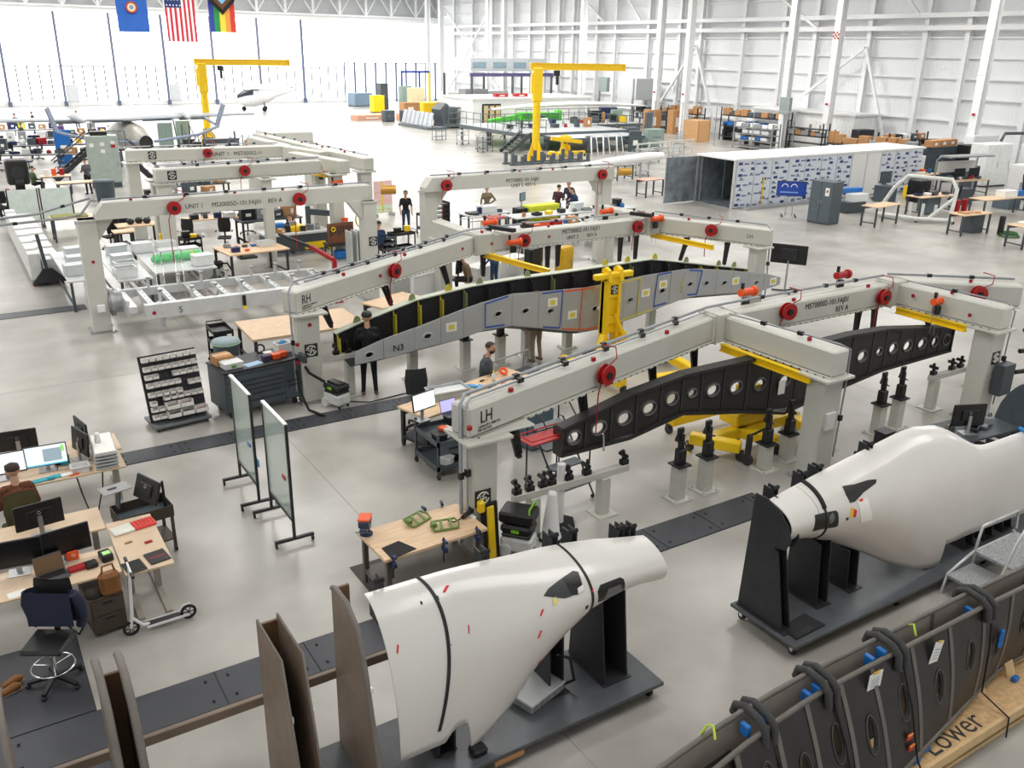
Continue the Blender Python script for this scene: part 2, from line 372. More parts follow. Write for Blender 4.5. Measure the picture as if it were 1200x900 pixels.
for i in range(20):
    x = -11+i*3.7; t = MB(); t.bar((x, 119.4, 10.9), (x, 119.4, 13.8), .3, .3); t.bar((x, 119.4, 10.95), (x+1.85, 119.4, 13.7), .14, .14); t.bar((x+3.7, 119.4, 10.95), (x+1.85, 119.4, 13.7), .14, .14); t.build('truss_web', WST, WB)
MB().box(-14, 63, 119.3, 119.5, 10.85, 11.05).build('truss_chord', WST, WB)
b = MB(); b.box(-14.3, -14, -5, 121, -.3, 14); struct(b.build('wall_left', LIN))
b = MB(); b.box(-14.3, 63.3, -5.3, -5, -.3, 14); struct(b.build('wall_front', LIN))
b = MB(); b.box(-14.3, 63.3, -5.3, 121.3, 14, 14.2); struct(b.build('ceiling', M('ceiling_white', 'dfe0e0', .7, var=.02)))
# ================================================================== wing jig gantries
def gbeam(p0, p1, w, z0, z1, parent, name='beam', side=1, mat=GREY):
    # p0 -> p1 is the plan line of the visible lower front edge; the beam lies on its left (side=1) or right
    p0 = Vector((*p0, 0)); p1 = Vector((*p1, 0)); d = (p1-p0).normalized(); n = Vector((-d.y, d.x, 0))*side
    a = p0+n*w/2; c = p1+n*w/2
    b = MB(); b.bar((a.x, a.y, (z0+z1)/2), (c.x, c.y, (z0+z1)/2), w, z1-z0, .03)
    b.bar((a.x, a.y, z0-.012), (c.x, c.y, z0-.012), w+.1, .024)
    o = b.build(name, mat, parent)
    L = (p1-p0).length; k = MB(); f = 0.12                                   # row of dark bolt heads along the lower flange
    while f < L-.1:
        q = p0+d*f-n*.052; k.bar((q.x, q.y, z0-.01), (q.x+d.x*.035, q.y+d.y*.035, z0-.01), .012, .018); f += .17
    k.build('flange_bolt', INK, o); return o
def gpost(x, y, w, l, h, parent, mat=GREY, base=True, cap=True, capw=.12):
    b = MB(); b.box(x-w/2, x+w/2, y-l/2, y+l/2, .02, h, .02)
    o = b.build('post', mat, parent)
    if cap: MB().box(x-w/2-capw, x+w/2+capw, y-l/2-capw, y+l/2+capw, h-.05, h+.0, .008).build('cap_plate', mat, o)
    if base:
        c = MB(); c.box(x-w/2-.1, x+w/2+.1, y-l/2-.1, y+l/2+.1, 0, .025)
        for sx in (-1, 1):
            for sy in (-1, 1): c.cyl((x+sx*(w/2+.06), y+sy*(l/2+.06), .025), (x+sx*(w/2+.06), y+sy*(l/2+.06), .06), .02, n=6)
        c.build('foot_plate', STEEL, o)
    return o
def reel(c, n, parent, drop=None):
    # hose reel: two flanges, core, bracket; a hanging hose below
    c = Vector(c); n = Vector(n).normalized(); b = MB()
    q = c+n*.06; b.cyl(q, q+n*.02, .17, n=20); b.cyl(q+n*.02, q+n*.1, .11, n=16); b.cyl(q+n*.1, q+n*.12, .17, n=20)
    o = b.build('hose_reel', RED, parent)
    k = MB(); k.cyl(q+n*.12, q+n*.15, .06, n=12); k.bar(c, c+n*.14, .05, .05); k.build('reel_hub', BLACK, o)
    s = n.cross(Vector((0, 0, 1))); h = MB()
    h.tube([c+s*.1+Vector((0, 0, -.12))+n*.1, c+s*.16+Vector((0, 0, -.3))+n*.1, c+s*.15+Vector((0, 0, -.5 if drop is None else -drop))+n*.08], .012, 6)
    h.tube([c+n*.1+Vector((0, 0, .1)), c+n*.12+s*-.25+Vector((0, 0, .22)), c+s*-.3+n*.05+Vector((0, 0, .38)), c+s*-.12-n*.1+Vector((0, 0, .42))], .012, 6)
    h.build('hose', ROPE, o); return o
def hoist(c, parent, rz=0, mat=ORANGE):
    x, y, z = c; b = MB(); b.cyl((x-.17, y, z), (x+.17, y, z), .075, n=14); b.cyl((x+.17, y, z), (x+.24, y, z), .1, n=14)
    o = b.build('chain_hoist', mat, parent)
    k = MB(); k.box(x-.08, x+.08, y-.06, y+.06, z-.28, z-.1, .02); k.bar((x-.12, y, z+.08), (x-.12, y, z+.2), .05, .05); k.build('hoist_motor', BLACK, o)
    h = MB(); h.cyl((x-.1, y, z-.7), (x-.1, y, z), .008, n=5); h.cyl((x+.05, y, z-.75), (x+.05, y, z-.25), .006, n=5); h.build('chain', STEEL, o); return o
def yrail(p0, p1, z, parent, mat=YELLOW):
    b = MB(); a = (p0[0], p0[1], z); c = (p1[0], p1[1], z)
    b.bar((a[0], a[1], z-.06), (c[0], c[1], z-.06), .11, .016); b.bar((a[0], a[1], z+.06), (c[0], c[1], z+.06), .11, .016); b.bar(a, c, .03, .12)
    return b.build('hoist_rail', mat, parent)
def pipes(paths, parent, r=.022, mat=None, clamps=True):
    for p in paths: o = MB().tube(p, r, 7).build('conduit', mat or M('conduit_grey', '9a9ea3', .4, .4), parent)
    if clamps:
        k = MB()
        for p in paths:
            for i in range(len(p)-1):
                a, c = Vector(p[i]), Vector(p[i+1]); L = (c-a).length
                for t in [j/(int(L/1.1)+1) for j in range(1, int(L/1.1)+1)]:
                    q = a+(c-a)*t; k.bar(q-(c-a)/L*.05, q+(c-a)/L*.05, .07, .07)
        if k.v: k.build('pipe_clamp', BLACK, o)
    return o
def sockets(pts, parent):
    b = MB()
    for p in pts: b.box(p[0]-.035, p[0]+.035, p[1]-.03, p[1]+.03, p[2], p[2]+.07, .01)
    return b.build('air_socket', RED, parent)
def buttons(pts, n, parent):
    b = MB(); n = Vector(n).normalized()
    for p in pts: b.cyl(Vector(p), Vector(p)+n*.012, .04, n=12)
    return b.build('wall_button', M('button_red', 'a01a20', .4), parent)
def hanger(x, y, z0, L, parent, lean=0.):
    # black clamp arm hanging below the beam: block, tapering slotted arm, swivel pad
    b = MB(); b.box(x-.07, x+.07, y-.06, y+.06, z0-.12, z0, .01)
    t = Vector((x+lean, y, z0-L))
    for s in (-.05, .05): b.bar((x+s, y, z0-.1), (t.x+s*.5, t.y, t.z+.08), .05, .07)
    b.bar((x, y, z0-.3*L-.05), (x+lean*.3, y, z0-.36*L-.05), .09, .05); b.bar((x+lean*.7, y, z0-.7*L), (x+lean*.8, y, z0-.78*L), .08, .05)
    b.cyl((t.x, t.y-.04, t.z+.05), (t.x, t.y+.04, t.z+.05), .045, n=10); o = b.build('hanger_arm', BLACK, parent)
    k = MB(); k.cyl((t.x, t.y-.09, t.z+.03), (t.x, t.y-.04, t.z+.03), .02, n=8); k.build('swivel_pin', CHROME, o); return o

ZB, ZT = 1.97, 2.42
# ---- front gantry, marked LH
g = thing('wing_jig_gantry', 'light grey steel gantry marked LH over the bare black carbon spar', 'gantry', (5.8, 9.95, 0), world=True)
gbeam((5.52, 9.72), (11.75, 11.36), .38, ZB, ZT, g); gbeam((12.05, 11.36), (17.05, 11.36), .38, ZB, ZT, g)
gbeam((11.9, 11.3), (11.96, 8.84), .4, ZB, ZT, g, side=1); gbeam((17.07, 11.35), (17.15, 9.0), .4, ZB, ZT, g)
gbeam((17.3, 11.45), (19.3, 9.8), .36, ZB, ZT, g)
for x, y in ((11.9, 11.5), (17.1, 11.5)):
    b = MB(); b.box(x-.28, x+.3, y-.22, y+.24, ZB-.05, ZT+.05, .02)
    for s in (-.22, .24): b.box(x+s-.012, x+s+.012, y-.25, y+.24, ZB-.06, ZT+.07)
    b.build('junction_box', GREY, g)
gpost(5.78, 9.92, .42, .4, ZB-.02, g, capw=.16); gpost(12.13, 9.08, .46, .4, ZB-.02, g); gpost(17.36, 9.28, .46, .42, ZB-.02, g); gpost(19.15, 10.2, .36, .36, ZB-.02, g)
MB().box(5.54, 6.6, 9.7, 10.13, ZB-.03, ZB, .008).build('bearing_plate', GREY, g)
text('LH', .26, (5.72, 9.765, 2.14), (6.23, 1.64, 0), (0, 0, 1), INK, g, font_w=.8)
text('CAPACITY: 3000 KG\nPER NOTICE', .05, (5.68, 9.755, 2.07), (6.23, 1.64, 0), (0, 0, 1), INK, g)
text('MST00002-101.FAJ01', .17, (14.2, 11.355, 2.22), (1, 0, 0), (0, 0, 1), INK, g, font_w=.9); text('REV A', .17, (15.15, 11.355, 2.04), (1, 0, 0), (0, 0, 1), INK, g, font_w=.9)
emblem((5.74, 9.715, 1.0), (1, 0, 0), .26, g); emblem((17.36, 9.065, 1.35), (1, 0, 0), .26, g)
reel((8.35, 10.46, 2.2), (.25, -1, 0), g, 1.0); reel((16.55, 11.36, 2.2), (0, -1, 0), g, .9); reel((13.6, 11.36, 2.3), (-.2, -1, 0), g, .5); reel((18.55, 10.4, 2.25), (-.6, -1, 0), g, .5)
yrail((11.78, 11.2), (11.83, 9.15), ZB-.1, g); yrail((17.0, 11.2), (17.03, 9.6), ZB-.1, g)
hoist((13.0, 11.85, 2.62), g, mat=ORANGE); hoist((17.02, 10.3, 2.28), g, mat=ORANGE); hoist((15.9, 11.9, 2.62), g, mat=RED)
pipes([[(5.45, 9.82, .3), (5.45, 9.85, 2.45), (5.6, 10.0, 2.52), (11.7, 11.62, 2.54), (12.3, 11.66, 2.54), (17.0, 11.66, 2.54)], [(17.2, 11.7, 2.54), (19.3, 10.05, 2.54)]], g, .028)
pipes([[(5.52, 9.76, .4), (5.52, 9.78, 2.46), (5.62, 9.88, 2.5), (11.6, 11.5, 2.5)], [(11.9, 11.2, 2.5), (12.2, 8.95, 2.5), (12.38, 8.86, 2.4), (12.4, 8.86, 1.9), (12.4, 8.9, .4)], [(17.2, 11.2, 2.5), (17.4, 9.1, 2.5), (17.62, 9.02, 2.3), (17.62, 9.05, .3)]], g, .016)
sockets([(6.35, 9.98, 2.42), (8.2, 10.47, 2.42), (10.2, 11.0, 2.42), (13.9, 11.42, 2.42), (16.2, 11.42, 2.42), (17.3, 10.2, 2.42), (12.1, 9.5, 2.42), (18.6, 10.6, 2.42), (5.5, 9.68, 2.12), (5.6, 9.68, .62), (5.6, 9.68, .44)], g)
buttons([(17.06, 9.6, 2.15), (17.05, 10.9, 2.25)], (-1, 0, 0), g); buttons([(17.4, 9.06, .85)], (0, -1, 0), g)
for x, y, L, le in ((6.5, 10.16, .72, .12), (8.1, 10.6, .7, .1), (10.0, 11.1, .62, .08), (11.3, 11.42, .55, .05), (16.2, 11.55, .72, 0), (16.75, 11.55, .72, .05), (12.1, 10.9, .5, .03), (17.25, 10.6, .5, .1)): hanger(x, y, ZB-.02, L, g, le)
b = MB(); b.box(12.02, 12.24, 8.84, 8.88, 1.0, 1.3); b.box(5.5, 5.57, 9.6, 9.7, .62, .8, .01)
b.build('switch_box', M('box_white', 'e3e3e0', .5), g)
MB().box(5.62, 5.72, 9.6, 9.7, .82, 1.0, .02).build('light_stack', YELLOW, g)
MB().box(17.3, 17.7, 8.8, 9.02, 0.6, 1.25, .01).build('control_box', CHAR, g)

# ---- middle gantry, marked RH
g = thing('wing_jig_gantry', 'light grey steel gantry marked RH over the grey skinned wing', 'gantry', (5.8, 17.05, 0), world=True)
gbeam((5.53, 16.74), (11.5, 20.0), .38, ZB, ZT, g); gbeam((11.5, 20.0), (17.6, 20.05), .38, ZB, ZT, g); gbeam((17.75, 20.1), (19.28, 16.95), .36, ZB, ZT, g)
gbeam((11.6, 22.6), (11.6, 20.3), .38, ZB, ZT, g); gbeam((17.55, 22.6), (17.55, 20.3), .38, ZB, ZT, g)
for x in (11.8, 17.7):
    b = MB(); b.box(x-.3, x+.3, 19.93, 20.45, ZB-.05, ZT+.05, .02)
    for s in (-.26, .26): b.box(x+s-.012, x+s+.012, 19.9, 20.46, ZB-.06, ZT+.07)
    b.build('junction_box', GREY, g)
gpost(5.8, 17.0, .44, .4, ZB-.02, g, capw=.14); gpost(19.15, 17.2, .38, .36, ZB-.02, g); gpost(11.8, 22.3, .4, .4, ZB-.02, g); gpost(17.72, 22.3, .4, .4, ZB-.02, g)
text('RH', .26, (5.68, 16.815, 2.14), (5.97, 3.26, 0), (0, 0, 1), INK, g, font_w=.8)
text('CAPACITY: 3000 KG\nPER NOTICE', .05, (5.68, 16.81, 2.07), (5.97, 3.26, 0), (0, 0, 1), INK, g)
text('MST00002-101.FAJ01', .17, (14.35, 20.02, 2.23), (1, .01, 0), (0, 0, 1), INK, g, font_w=.9); text('UNIT 2        REV A', .15, (14.5, 20.02, 2.06), (1, .01, 0), (0, 0, 1), INK, g, font_w=.9)
emblem((5.8, 16.795, 1.15), (1, 0, 0), .28, g); emblem((19.12, 17.015, 1.0), (1, 0, 0), .25, g); text('LH', .15, (18.95, 17.5, 2.15), (1.53, -3.15, 0), (0, 0, 1), INK, g)
reel((8.3, 18.24, 2.25), (.5, -1, 0), g, 1.1); reel((13.0, 20.0, 2.2), (0, -1, 0), g, .6); reel((17.0, 20.04, 2.22), (0, -1, 0), g, .7); reel((18.55, 18.45, 2.25), (-.9, -.45, 0), g, .8)
yrail((11.9, 20.3), (12.35, 17.7), ZB-.1, g); yrail((17.75, 20.2), (18.1, 17.9), ZB-.1, g)
hoist((12.6, 19.8, 2.2), g); hoist((17.6, 19.85, 2.42), g); hoist((12.3, 20.6, 2.62), g); hoist((16.3, 20.6, 2.62), g, mat=ORANGE)
pipes([[(5.45, 16.85, .3), (5.45, 16.9, 2.4), (5.6, 17.1, 2.55), (11.4, 20.25, 2.55), (12.2, 20.35, 2.55), (17.6, 20.38, 2.55)], [(17.9, 20.25, 2.55), (19.4, 17.2, 2.53), (19.42, 17.05, 2.4), (19.42, 17.0, .5)], [(5.9, 17.2, 2.5), (11.3, 20.12, 2.5)]], g, .024)
sockets([(6.9, 17.6, 2.42), (8.9, 18.75, 2.42), (11.8, 20.1, 2.47), (14.0, 20.2, 2.42), (18.3, 19.2, 2.42), (5.5, 16.75, 1.3), (5.5, 16.78, .9)], g)
buttons([(7.95, 18.055, 2.2), (11.0, 19.72, 2.2), (12.0, 19.93, 2.2), (13.9, 20.0, 2.2), (17.75, 19.93, 2.2)], (.2, -1, 0), g); buttons([(5.8, 16.79, 1.7)], (0, -1, 0), g)
for x, y, L, le in ((6.3, 17.3, .55, .14), (8.2, 18.4, .6, .14), (10.3, 19.5, .62, .14), (11.9, 20.2, .7, 0), (14.0, 20.2, .8, 0), (14.35, 20.2, .7, 0), (16.6, 20.2, .8, 0), (17.2, 20.2, .8, 0), (18.3, 19.2, .75, -.2), (18.85, 18.1, .7, -.05)): hanger(x, y, ZB-.02, L, g, le)
b = MB(); b.bar((12.2, 20.4, 2.56), (12.5, 19.6, 2.56), .14, .1); b.bar((17.0, 20.3, 2.56), (17.3, 19.7, 2.56), .14, .1); b.build('trolley_beam', BLACK, g)

# ---- tall portal gantry at left, marked UNIT 1, and its neighbour marked UNIT 2
def portal(x0, x1, y, z0, label, txt, posts, tx, rev, reels, chamfer=True):
    g = thing('portal_gantry', label, 'gantry', (x0+.2, y+.2, 0), world=True)
    b = MB(); w = .42
    b.prism([(x0, z0+.02), (x0, z0+.14), (x0+.22, z0+.42), (x1, z0+.42), (x1, z0)], 'xz', y, y+w); o = b.build('beam', GREY, g)
    for px, py, pw, h in posts:
        gpost(px, py, pw, .42, h, g, capw=.03)
        k = MB(); k.prism([(px+pw/2, z0), (px+pw/2, z0-.55), (px+pw/2+.42, z0)] if px < (x0+x1)/2 else [(px-pw/2, z0), (px-pw/2, z0-.55), (px-pw/2-.42, z0)], 'xz', py-.14, py+.14); k.build('knee_brace', GREY, g)
    text(txt, .165, (tx, y-.003, z0+.14), (1, 0, 0), (0, 0, 1), INK, g, font_w=.9)
    for r in reels: reel((r, y, z0+.2), (0, -1, 0), g, 1.4)
    pipes([[(x0+.2, y+.1, z0+.5), (x1, y+.1, z0+.5)], [(x0+.3, y+.3, z0+.47), (x1, y+.3, z0+.47)]], g, .022)
    sockets([(x0+.9+i*1.3, y+.2, z0+.42) for i in range(int((x1-x0-1)/1.3))], g)
    return g
g = portal(3.0, 10.3, 23.85, 2.9, 'tall grey portal gantry marked UNIT 1 above the white metal assembly frame', 'UNIT 1     MS30005D-101.FAJ01    REV A', [(2.83, 24.3, .44, 2.9), (10.2, 23.9, .4, 2.9)], 5.15, '', [4.85, 8.15])
pipes([[(-3, 22.9, 2.98), (2.3, 24.0, 3.0), (2.7, 24.05, 3.05), (3.0, 24.1, 3.4)], [(-3, 23.6, 2.95), (1.8, 24.9, 3.0), (3.0, 24.3, 3.4)]], g, .03)
buttons([(2.83, 24.085, 1.85)], (0, -1, 0), g); emblem((10.25, 23.68, 1.75), (1, 0, 0), .26, g)
MB().box(2.75, 2.95, 23.98, 24.08, .55, .75, .02).build('junction_box', WHITE, g)
b = MB(); b.cyl((10.55, 23.7, 3.2), (10.95, 23.55, 3.2), .13, n=14); b.build('air_motor', M('brass_motor', 'c9973d', .4, .3), g)
g = portal(12.35, 19.6, 24.4, 2.9, 'tall grey portal gantry marked UNIT 2 behind the middle gantry', 'MST00002-101.FAJ01\n     UNIT 2  REV A', [(12.6, 24.75, .42, 2.9), (19.4, 24.7, .42, 2.9)], 15.2, '', [13.0, 19.0])
b = MB(); b.cyl((19.7, 24.3, 3.15), (20.15, 24.2, 3.15), .13, n=14); b.build('air_motor', M('brass_motor', 'c9973d'), g)
gp = thing('steel_column', 'slim square grey column under the UNIT 1 gantry beam', 'column', (8.97, 29.3, 0), world=True); gpost(8.97, 29.3, .3, .3, 2.95, gp)
gp = thing('steel_column', 'slim square grey column behind the green wrapped tube', 'column', (5.75, 30.5, 0), world=True); gpost(5.75, 30.5, .3, .3, 2.95, gp)
MB().box(5.62, 5.9, 30.2, 30.34, 1.0, 1.25, .03).build('beacon', YELLOW, gp)

# ---- the three gantries at the far end of the row
def farg(label, beams, posts, txt, extra=None):
    g = thing('wing_jig_gantry', label, 'gantry', (*posts[0][:2], 0), world=True)
    for p0, p1 in beams: gbeam(p0, p1, .4, 2.9, 3.33, g)
    for x, y in posts: gpost(x, y, .42, .4, 2.88, g, base=True)
    if txt: text(txt, .2, (*txt_pos, 3.02), txt_dir, (0, 0, 1), INK, g)
    return g
txt_pos = (8.9, 35.55); txt_dir = (5.6, -.5, 0)
g = farg('grey gantry at the back of the row, emblem plate at its left end', [((5.85, 35.86), (11.6, 35.3)), ((11.5, 35.2), (12.1, 32.6)), ((11.4, 39.5), (11.6, 35.5))], [(6.05, 36.0), (12.1, 32.9), (11.5, 39.2)], 'UNIT 1   MST00002-101.FAJ01')
emblem((6.75, 35.76, 3.12), (5.6, -.5, 0), .28, g); reel((8.7, 35.58, 3.15), (0, -1, 0), g, .8); pipes([[(5.9, 36.1, 3.42), (11.5, 35.6, 3.42)]], g, .022); yrail((11.35, 34.9), (11.85, 32.6), 2.8, g); hoist((12.1, 32.6, 2.6), g)
txt_pos = (8.7, 29.97); txt_dir = (5.5, .2, 0)
g = farg('grey gantry second from the back, red hose reel at mid beam', [((5.66, 29.82), (11.2, 30.05)), ((11.0, 33.0), (11.7, 29.6))], [(5.9, 30.05), (11.6, 29.9)], 'UNIT 2   MST00002-101.FAJ01')
emblem((6.15, 29.835, 3.12), (1, .04, 0), .28, g); reel((8.45, 29.93, 3.15), (0, -1, 0), g, .8); pipes([[(5.7, 30.1, 3.42), (11.2, 30.3, 3.42)], [(6, 30.0, 3.38), (11, 30.2, 3.38)]], g, .022); yrail((10.9, 32.6), (11.35, 30.0), 2.8, g); hoist((11.5, 29.6, 2.6), g)
g = farg('grey gantry running away toward the hangar door, bare sloping beam', [((12.1, 41), (12.75, 30.0)), ((12.2, 40.8), (14.8, 40.6))], [(12.85, 30.25), (14.6, 40.8), (12.3, 40.7)], None)
pipes([[(12.3, 41, 3.42), (12.95, 30.1, 3.42)]], g, .022); sockets([(12.4+.055*i, 40-i, 3.33) for i in range(0, 10, 2)], g)

# ================================================================== wings
def rib_panel(corners, hole_r, y, mat, parent, name='bay_panel', th=.03, rim=True, hole_c=None):
    # quad bay (X,Z corners, counter-clockwise) pierced by a real oval hole, with raised rim and border
    n = 24; cx = sum(p[0] for p in corners)/4; cz = sum(p[1] for p in corners)/4
    if hole_c: cx, cz = hole_c
    def outer(a):
        dx, dz = math.cos(a), math.sin(a); best = 9
        for i in range(4):
            x1, z1 = corners[i]; x2, z2 = corners[(i+1) % 4]; ex, ez = x2-x1, z2-z1; den = dx*ez-dz*ex
            if abs(den) < 1e-9: continue
            t = ((x1-cx)*ez-(z1-cz)*ex)/den; u = ((x1-cx)*dz-(z1-cz)*dx)/den
            if t > 0 and -1e-6 <= u <= 1+1e-6: best = min(best, t)
        return cx+dx*best, cz+dz*best
    an = sorted([2*PI*i/n for i in range(n)]+[math.atan2(p[1]-cz, p[0]-cx) % (2*PI) for p in corners])
    b = MB(); O = [outer(a) for a in an]; m = len(an)
    I = [(cx+hole_r[0]*math.cos(a), cz+hole_r[1]*math.sin(a)) for a in an]
    Md = [(cx+(p[0]-cx)*.9, cz+(p[1]-cz)*.9) for p in O]
    rings = [[(p[0], y, p[1]) for p in O], [(p[0], y-.008, p[1]) for p in Md], [(cx+(p[0]-cx)*1.55, y-.008, cz+(p[1]-cz)*1.55) for p in I], [(cx+(p[0]-cx)*1.3, y-.03, cz+(p[1]-cz)*1.3) for p in I], [(p[0], y-.026, p[1]) for p in I], [(p[0], y+th, p[1]) for p in I], [(p[0], y+th, p[1]) for p in O]]
    if parent.name.startswith('wing_spar'): k = MB(); k.tube([(cx+hole_r[0]*1.22*math.cos(2*PI*q/20), y-.032, cz+hole_r[1]*1.22*math.sin(2*PI*q/20)) for q in range(21)], .012, 5, False); k.build('hole_rim', M('rim_painted_sheen', '6f6c6a', .4), parent)  # paler grey paints in the sheen on the hole lips
    vs = [p for r in rings for p in r]; b.add(vs, [(i*m+(j+1) % m, i*m+j, (i+1)*m+j, (i+1)*m+(j+1) % m) for i in range(len(rings)-1) for j in range(m)])
    return b.build(name, mat, parent)
def interp(tab, x):
    for (x0, *a), (x1, *c) in zip(tab, tab[1:]):
        if x0 <= x <= x1:
            t = (x-x0)/(x1-x0); return [p+(q-p)*t for p, q in zip(a, c)]
    return tab[0][1:] if x < tab[0][0] else tab[-1][1:]
YW = 10.4
LHT = [(7.58, .93, 1.42), (8.97, .93, 1.74), (10.13, 1.13, 1.88), (11.6, .86, 1.88), (12.75, .6, 1.9), (13.7, .74, 1.9), (14.5, .83, 1.92), (15.6, .96, 1.87), (17.95, 1.0, 1.56)]
w = thing('wing_spar', 'black carbon wing spar with a row of oval holes hung under the LH gantry', 'wing', (12.5, YW, 1.0), world=True)
edges = [7.58, 8.05, 8.57, 9.1, 9.63, 10.1, 10.55, 11.09, 11.69, 12.33, 13.02, 13.78, 14.57, 15.21, 15.63, 16.1, 16.6, 17.1, 17.5, 17.95]
for i, (a, c) in enumerate(zip(edges, edges[1:])):
    (b0, t0), (b1, t1) = interp(LHT, a), interp(LHT, c); g_ = .018
    h = .068 if (i in (5, 13)) else .1
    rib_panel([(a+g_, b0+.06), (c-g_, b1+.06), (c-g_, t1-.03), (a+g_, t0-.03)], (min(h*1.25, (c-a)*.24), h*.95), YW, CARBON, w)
for x in edges[1:-1]:
    b0, t0 = interp(LHT, x); MB().box(x-.02, x+.02, YW-.02, YW+.03, b0+.02, t0-.01).build('stiffener', CARBON2, w)
for k, nm in ((0, 'lower_flange'), (1, 'upper_flange')):
    b = MB()
    for (x0, *p), (x1, *q) in zip(LHT, LHT[1:]): b.bar((x0, YW+.05, p[k]+(.03 if k == 0 else -.01)), (x1, YW+.05, q[k]+(.03 if k == 0 else -.01)), .22, .05)
    b.build(nm, CARBON, w)
for x, s in ((7.58, -1), (17.95, 1)):
    b0, t0 = interp(LHT, x); MB().box(x-.02, x+.02, YW-.04, YW+.2, b0, t0).build('end_rib', CARBON2, w)
b = MB(); b.box(12.5, 12.68, YW-.05, YW-.045, 1.05, 1.32); b.build('paper_tag', PAPER, w)
# grey skinned wing
YS, YP = 16.2, 17.0
ST = [(6.5, .89, 1.17), (7.0, .91, 1.32), (7.96, .99, 1.5), (8.93, 1.06, 1.71), (9.6, 1.18, 1.83), (10.3, 1.17, 1.92), (11.1, .99, 1.87), (11.7, .85, 1.84), (12.3, .73, 1.81), (12.9, .72, 1.83), (14.1, .87, 1.89), (14.76, 1.0, 1.9), (15.67, 1.16, 1.9), (16.95, 1.07, 1.71), (18.55, .97, 1.43), (19.1, 1.08, 1.26)]
PT = [(6.38, 1.38), (7.04, 1.57), (8.26, 1.86), (9.66, 2.0), (10.8, 2.03), (12.3, 2.03), (14.9, 2.06), (15.4, 1.98), (16.9, 1.7), (18.62, 1.39)]
w = thing('aircraft_wing', 'grey primed wing with open top and taped squares, hung under the RH gantry', 'wing', (12.7, 16.6, .9), world=True)
pe = [6.5, 7.15, 7.85, 8.5, 9.05, 9.57, 10.3, 11.02, 11.69, 12.3, 13.0, 13.5, 13.95, 14.5, 15.0, 15.45, 15.9, 16.6, 17.2, 17.8, 18.4, 19.05]
hl = {0: .09, 2: .1, 5: .07, 6: .06, 7: .07, 9: .08, 11: .08, 13: .075, 15: .07, 16: .08, 17: .07, 19: .06}
for i, (a, c) in enumerate(zip(pe, pe[1:])):
    (b0, t0), (b1, t1) = interp(ST, a), interp(ST, c); g_ = .004; zc = ((b0+t0)/2+(b1+t1)/2)/2
    if i in hl:
        n = 20; cor = [(a+g_, b0), (c-g_, b1), (c-g_, t1), (a+g_, t0)]
        rib_panel(cor, (.085, .055), YS, SKINGREY, w, 'skin_panel', .015, hole_c=((a+c)/2, zc-.02))
    else:
        b = MB(); b.prism([(a+g_, b0), (c-g_, b1), (c-g_, t1), (a+g_, t0)], 'xz', YS-.008, YS+.012); b.build('skin_panel', SKINGREY, w)
b = MB(); n = 0
vs = []
for x in pe: (b0, t0) = interp(ST, x); vs += [(x, YS+.02, b0-.0), (x, YS+.25, b0-.12), (x, YP, b0-.02)]
b.add(vs, [(3*i+j, 3*i+j+1, 3*i+4+j, 3*i+3+j) for i in range(len(pe)-1) for j in (0, 1)], True); b.build('lower_skin', M('spar_dark', '28262a', .5, var=.1), w)
b = MB()
for (x0, z0), (x1, z1) in zip(PT, PT[1:]):
    s0, s1 = interp(ST, x0)[0]-.05, interp(ST, x1)[0]-.05
    b.add([(x0, YP, s0), (x1, YP, s1), (x1, YP, z1), (x0, YP, z0), (x0, YP+.03, s0), (x1, YP+.03, s1), (x1, YP+.03, z1), (x0, YP+.03, z0)], [(0, 1, 2, 3), (5, 4, 7, 6), (3, 2, 6, 7), (0, 4, 5, 1)])
b.build('rear_spar', M('spar_dark', '28262a', .5, var=.1), w)
b = MB()
for (x0, z0), (x1, z1) in zip(PT, PT[1:]): b.bar((x0, YP-.03, z0+.01), (x1, YP-.03, z1+.01), .2, .025)
b.build('spar_cap', M('cap_green', 'bcc2b2', .5, var=.05), w)
ribx = [6.45, 7.1, 7.75, 8.35, 8.9, 9.5, 10.1, 10.7, 11.3, 11.9, 12.5, 13.1, 13.7, 14.3, 14.9, 15.5, 16.1, 16.7, 17.3, 17.9, 18.45]
for i, x in enumerate(ribx):
    b0, t0 = interp(ST, max(6.5, x)); zt = interp(PT, x)[0]; y0 = YP-.17
    b = MB(); b.prism([(y0, b0+.03), (YP-.01, b0+.0), (YP-.01, zt-.03), (y0+.5*(YP-y0), (zt+t0)/2-.03), (y0, t0-.08 if y0 < 16.5 else zt-.1)], 'yz', x-.012, x+.012)
    b.build('rib', RIBYEL if i in (0, 1, 2, 3, 4, 17, 18, 19, 20) else (SPARGREEN if i % 4 == 1 else CARBON2), w)
for i, x in enumerate((6.9, 8.2, 9.1, 9.9, 11.2, 13.5, 14.2, 15.1, 16.2, 17.4, 18.0)):
    z = interp(PT, x)[0]; b = MB(); b.prism([(x-.09, z+.02), (x+.09, z+.02), (x+.06, z+.13), (x, z+.17), (x-.06, z+.13)], 'xz', YP-.05, YP-.03); b.build('lifting_lug', RIBYEL if i in (2, 5, 6, 7) else SPARGREEN, w)
def tape(pts, mat, y=YS-.018, r=.018):
    b = MB()
    for p, q in zip(pts, pts[1:]): b.bar((p[0], y, p[1]), (q[0], y, q[1]), .004, r*2)
    return b.build('masking_tape', mat, w)
TB = M('tape_blue', '2a55b8', .6); TO = M('tape_orange', 'e8632b', .6); TY = M('tape_yellow', 'dfd34a', .6)
tape([(10.2, 1.88), (9.6, 1.78), (9.6, 1.24), (10.1, 1.23)], TB); tape([(11.1, 1.82), (11.68, 1.82), (11.62, .93), (11.15, 1.02)], TB); tape([(11.72, 1.8), (12.6, 1.78)], TO); tape([(12.25, 1.79), (12.2, .78)], TO); tape([(11.7, .9), (12.3, .78), (12.75, .78)], TO)
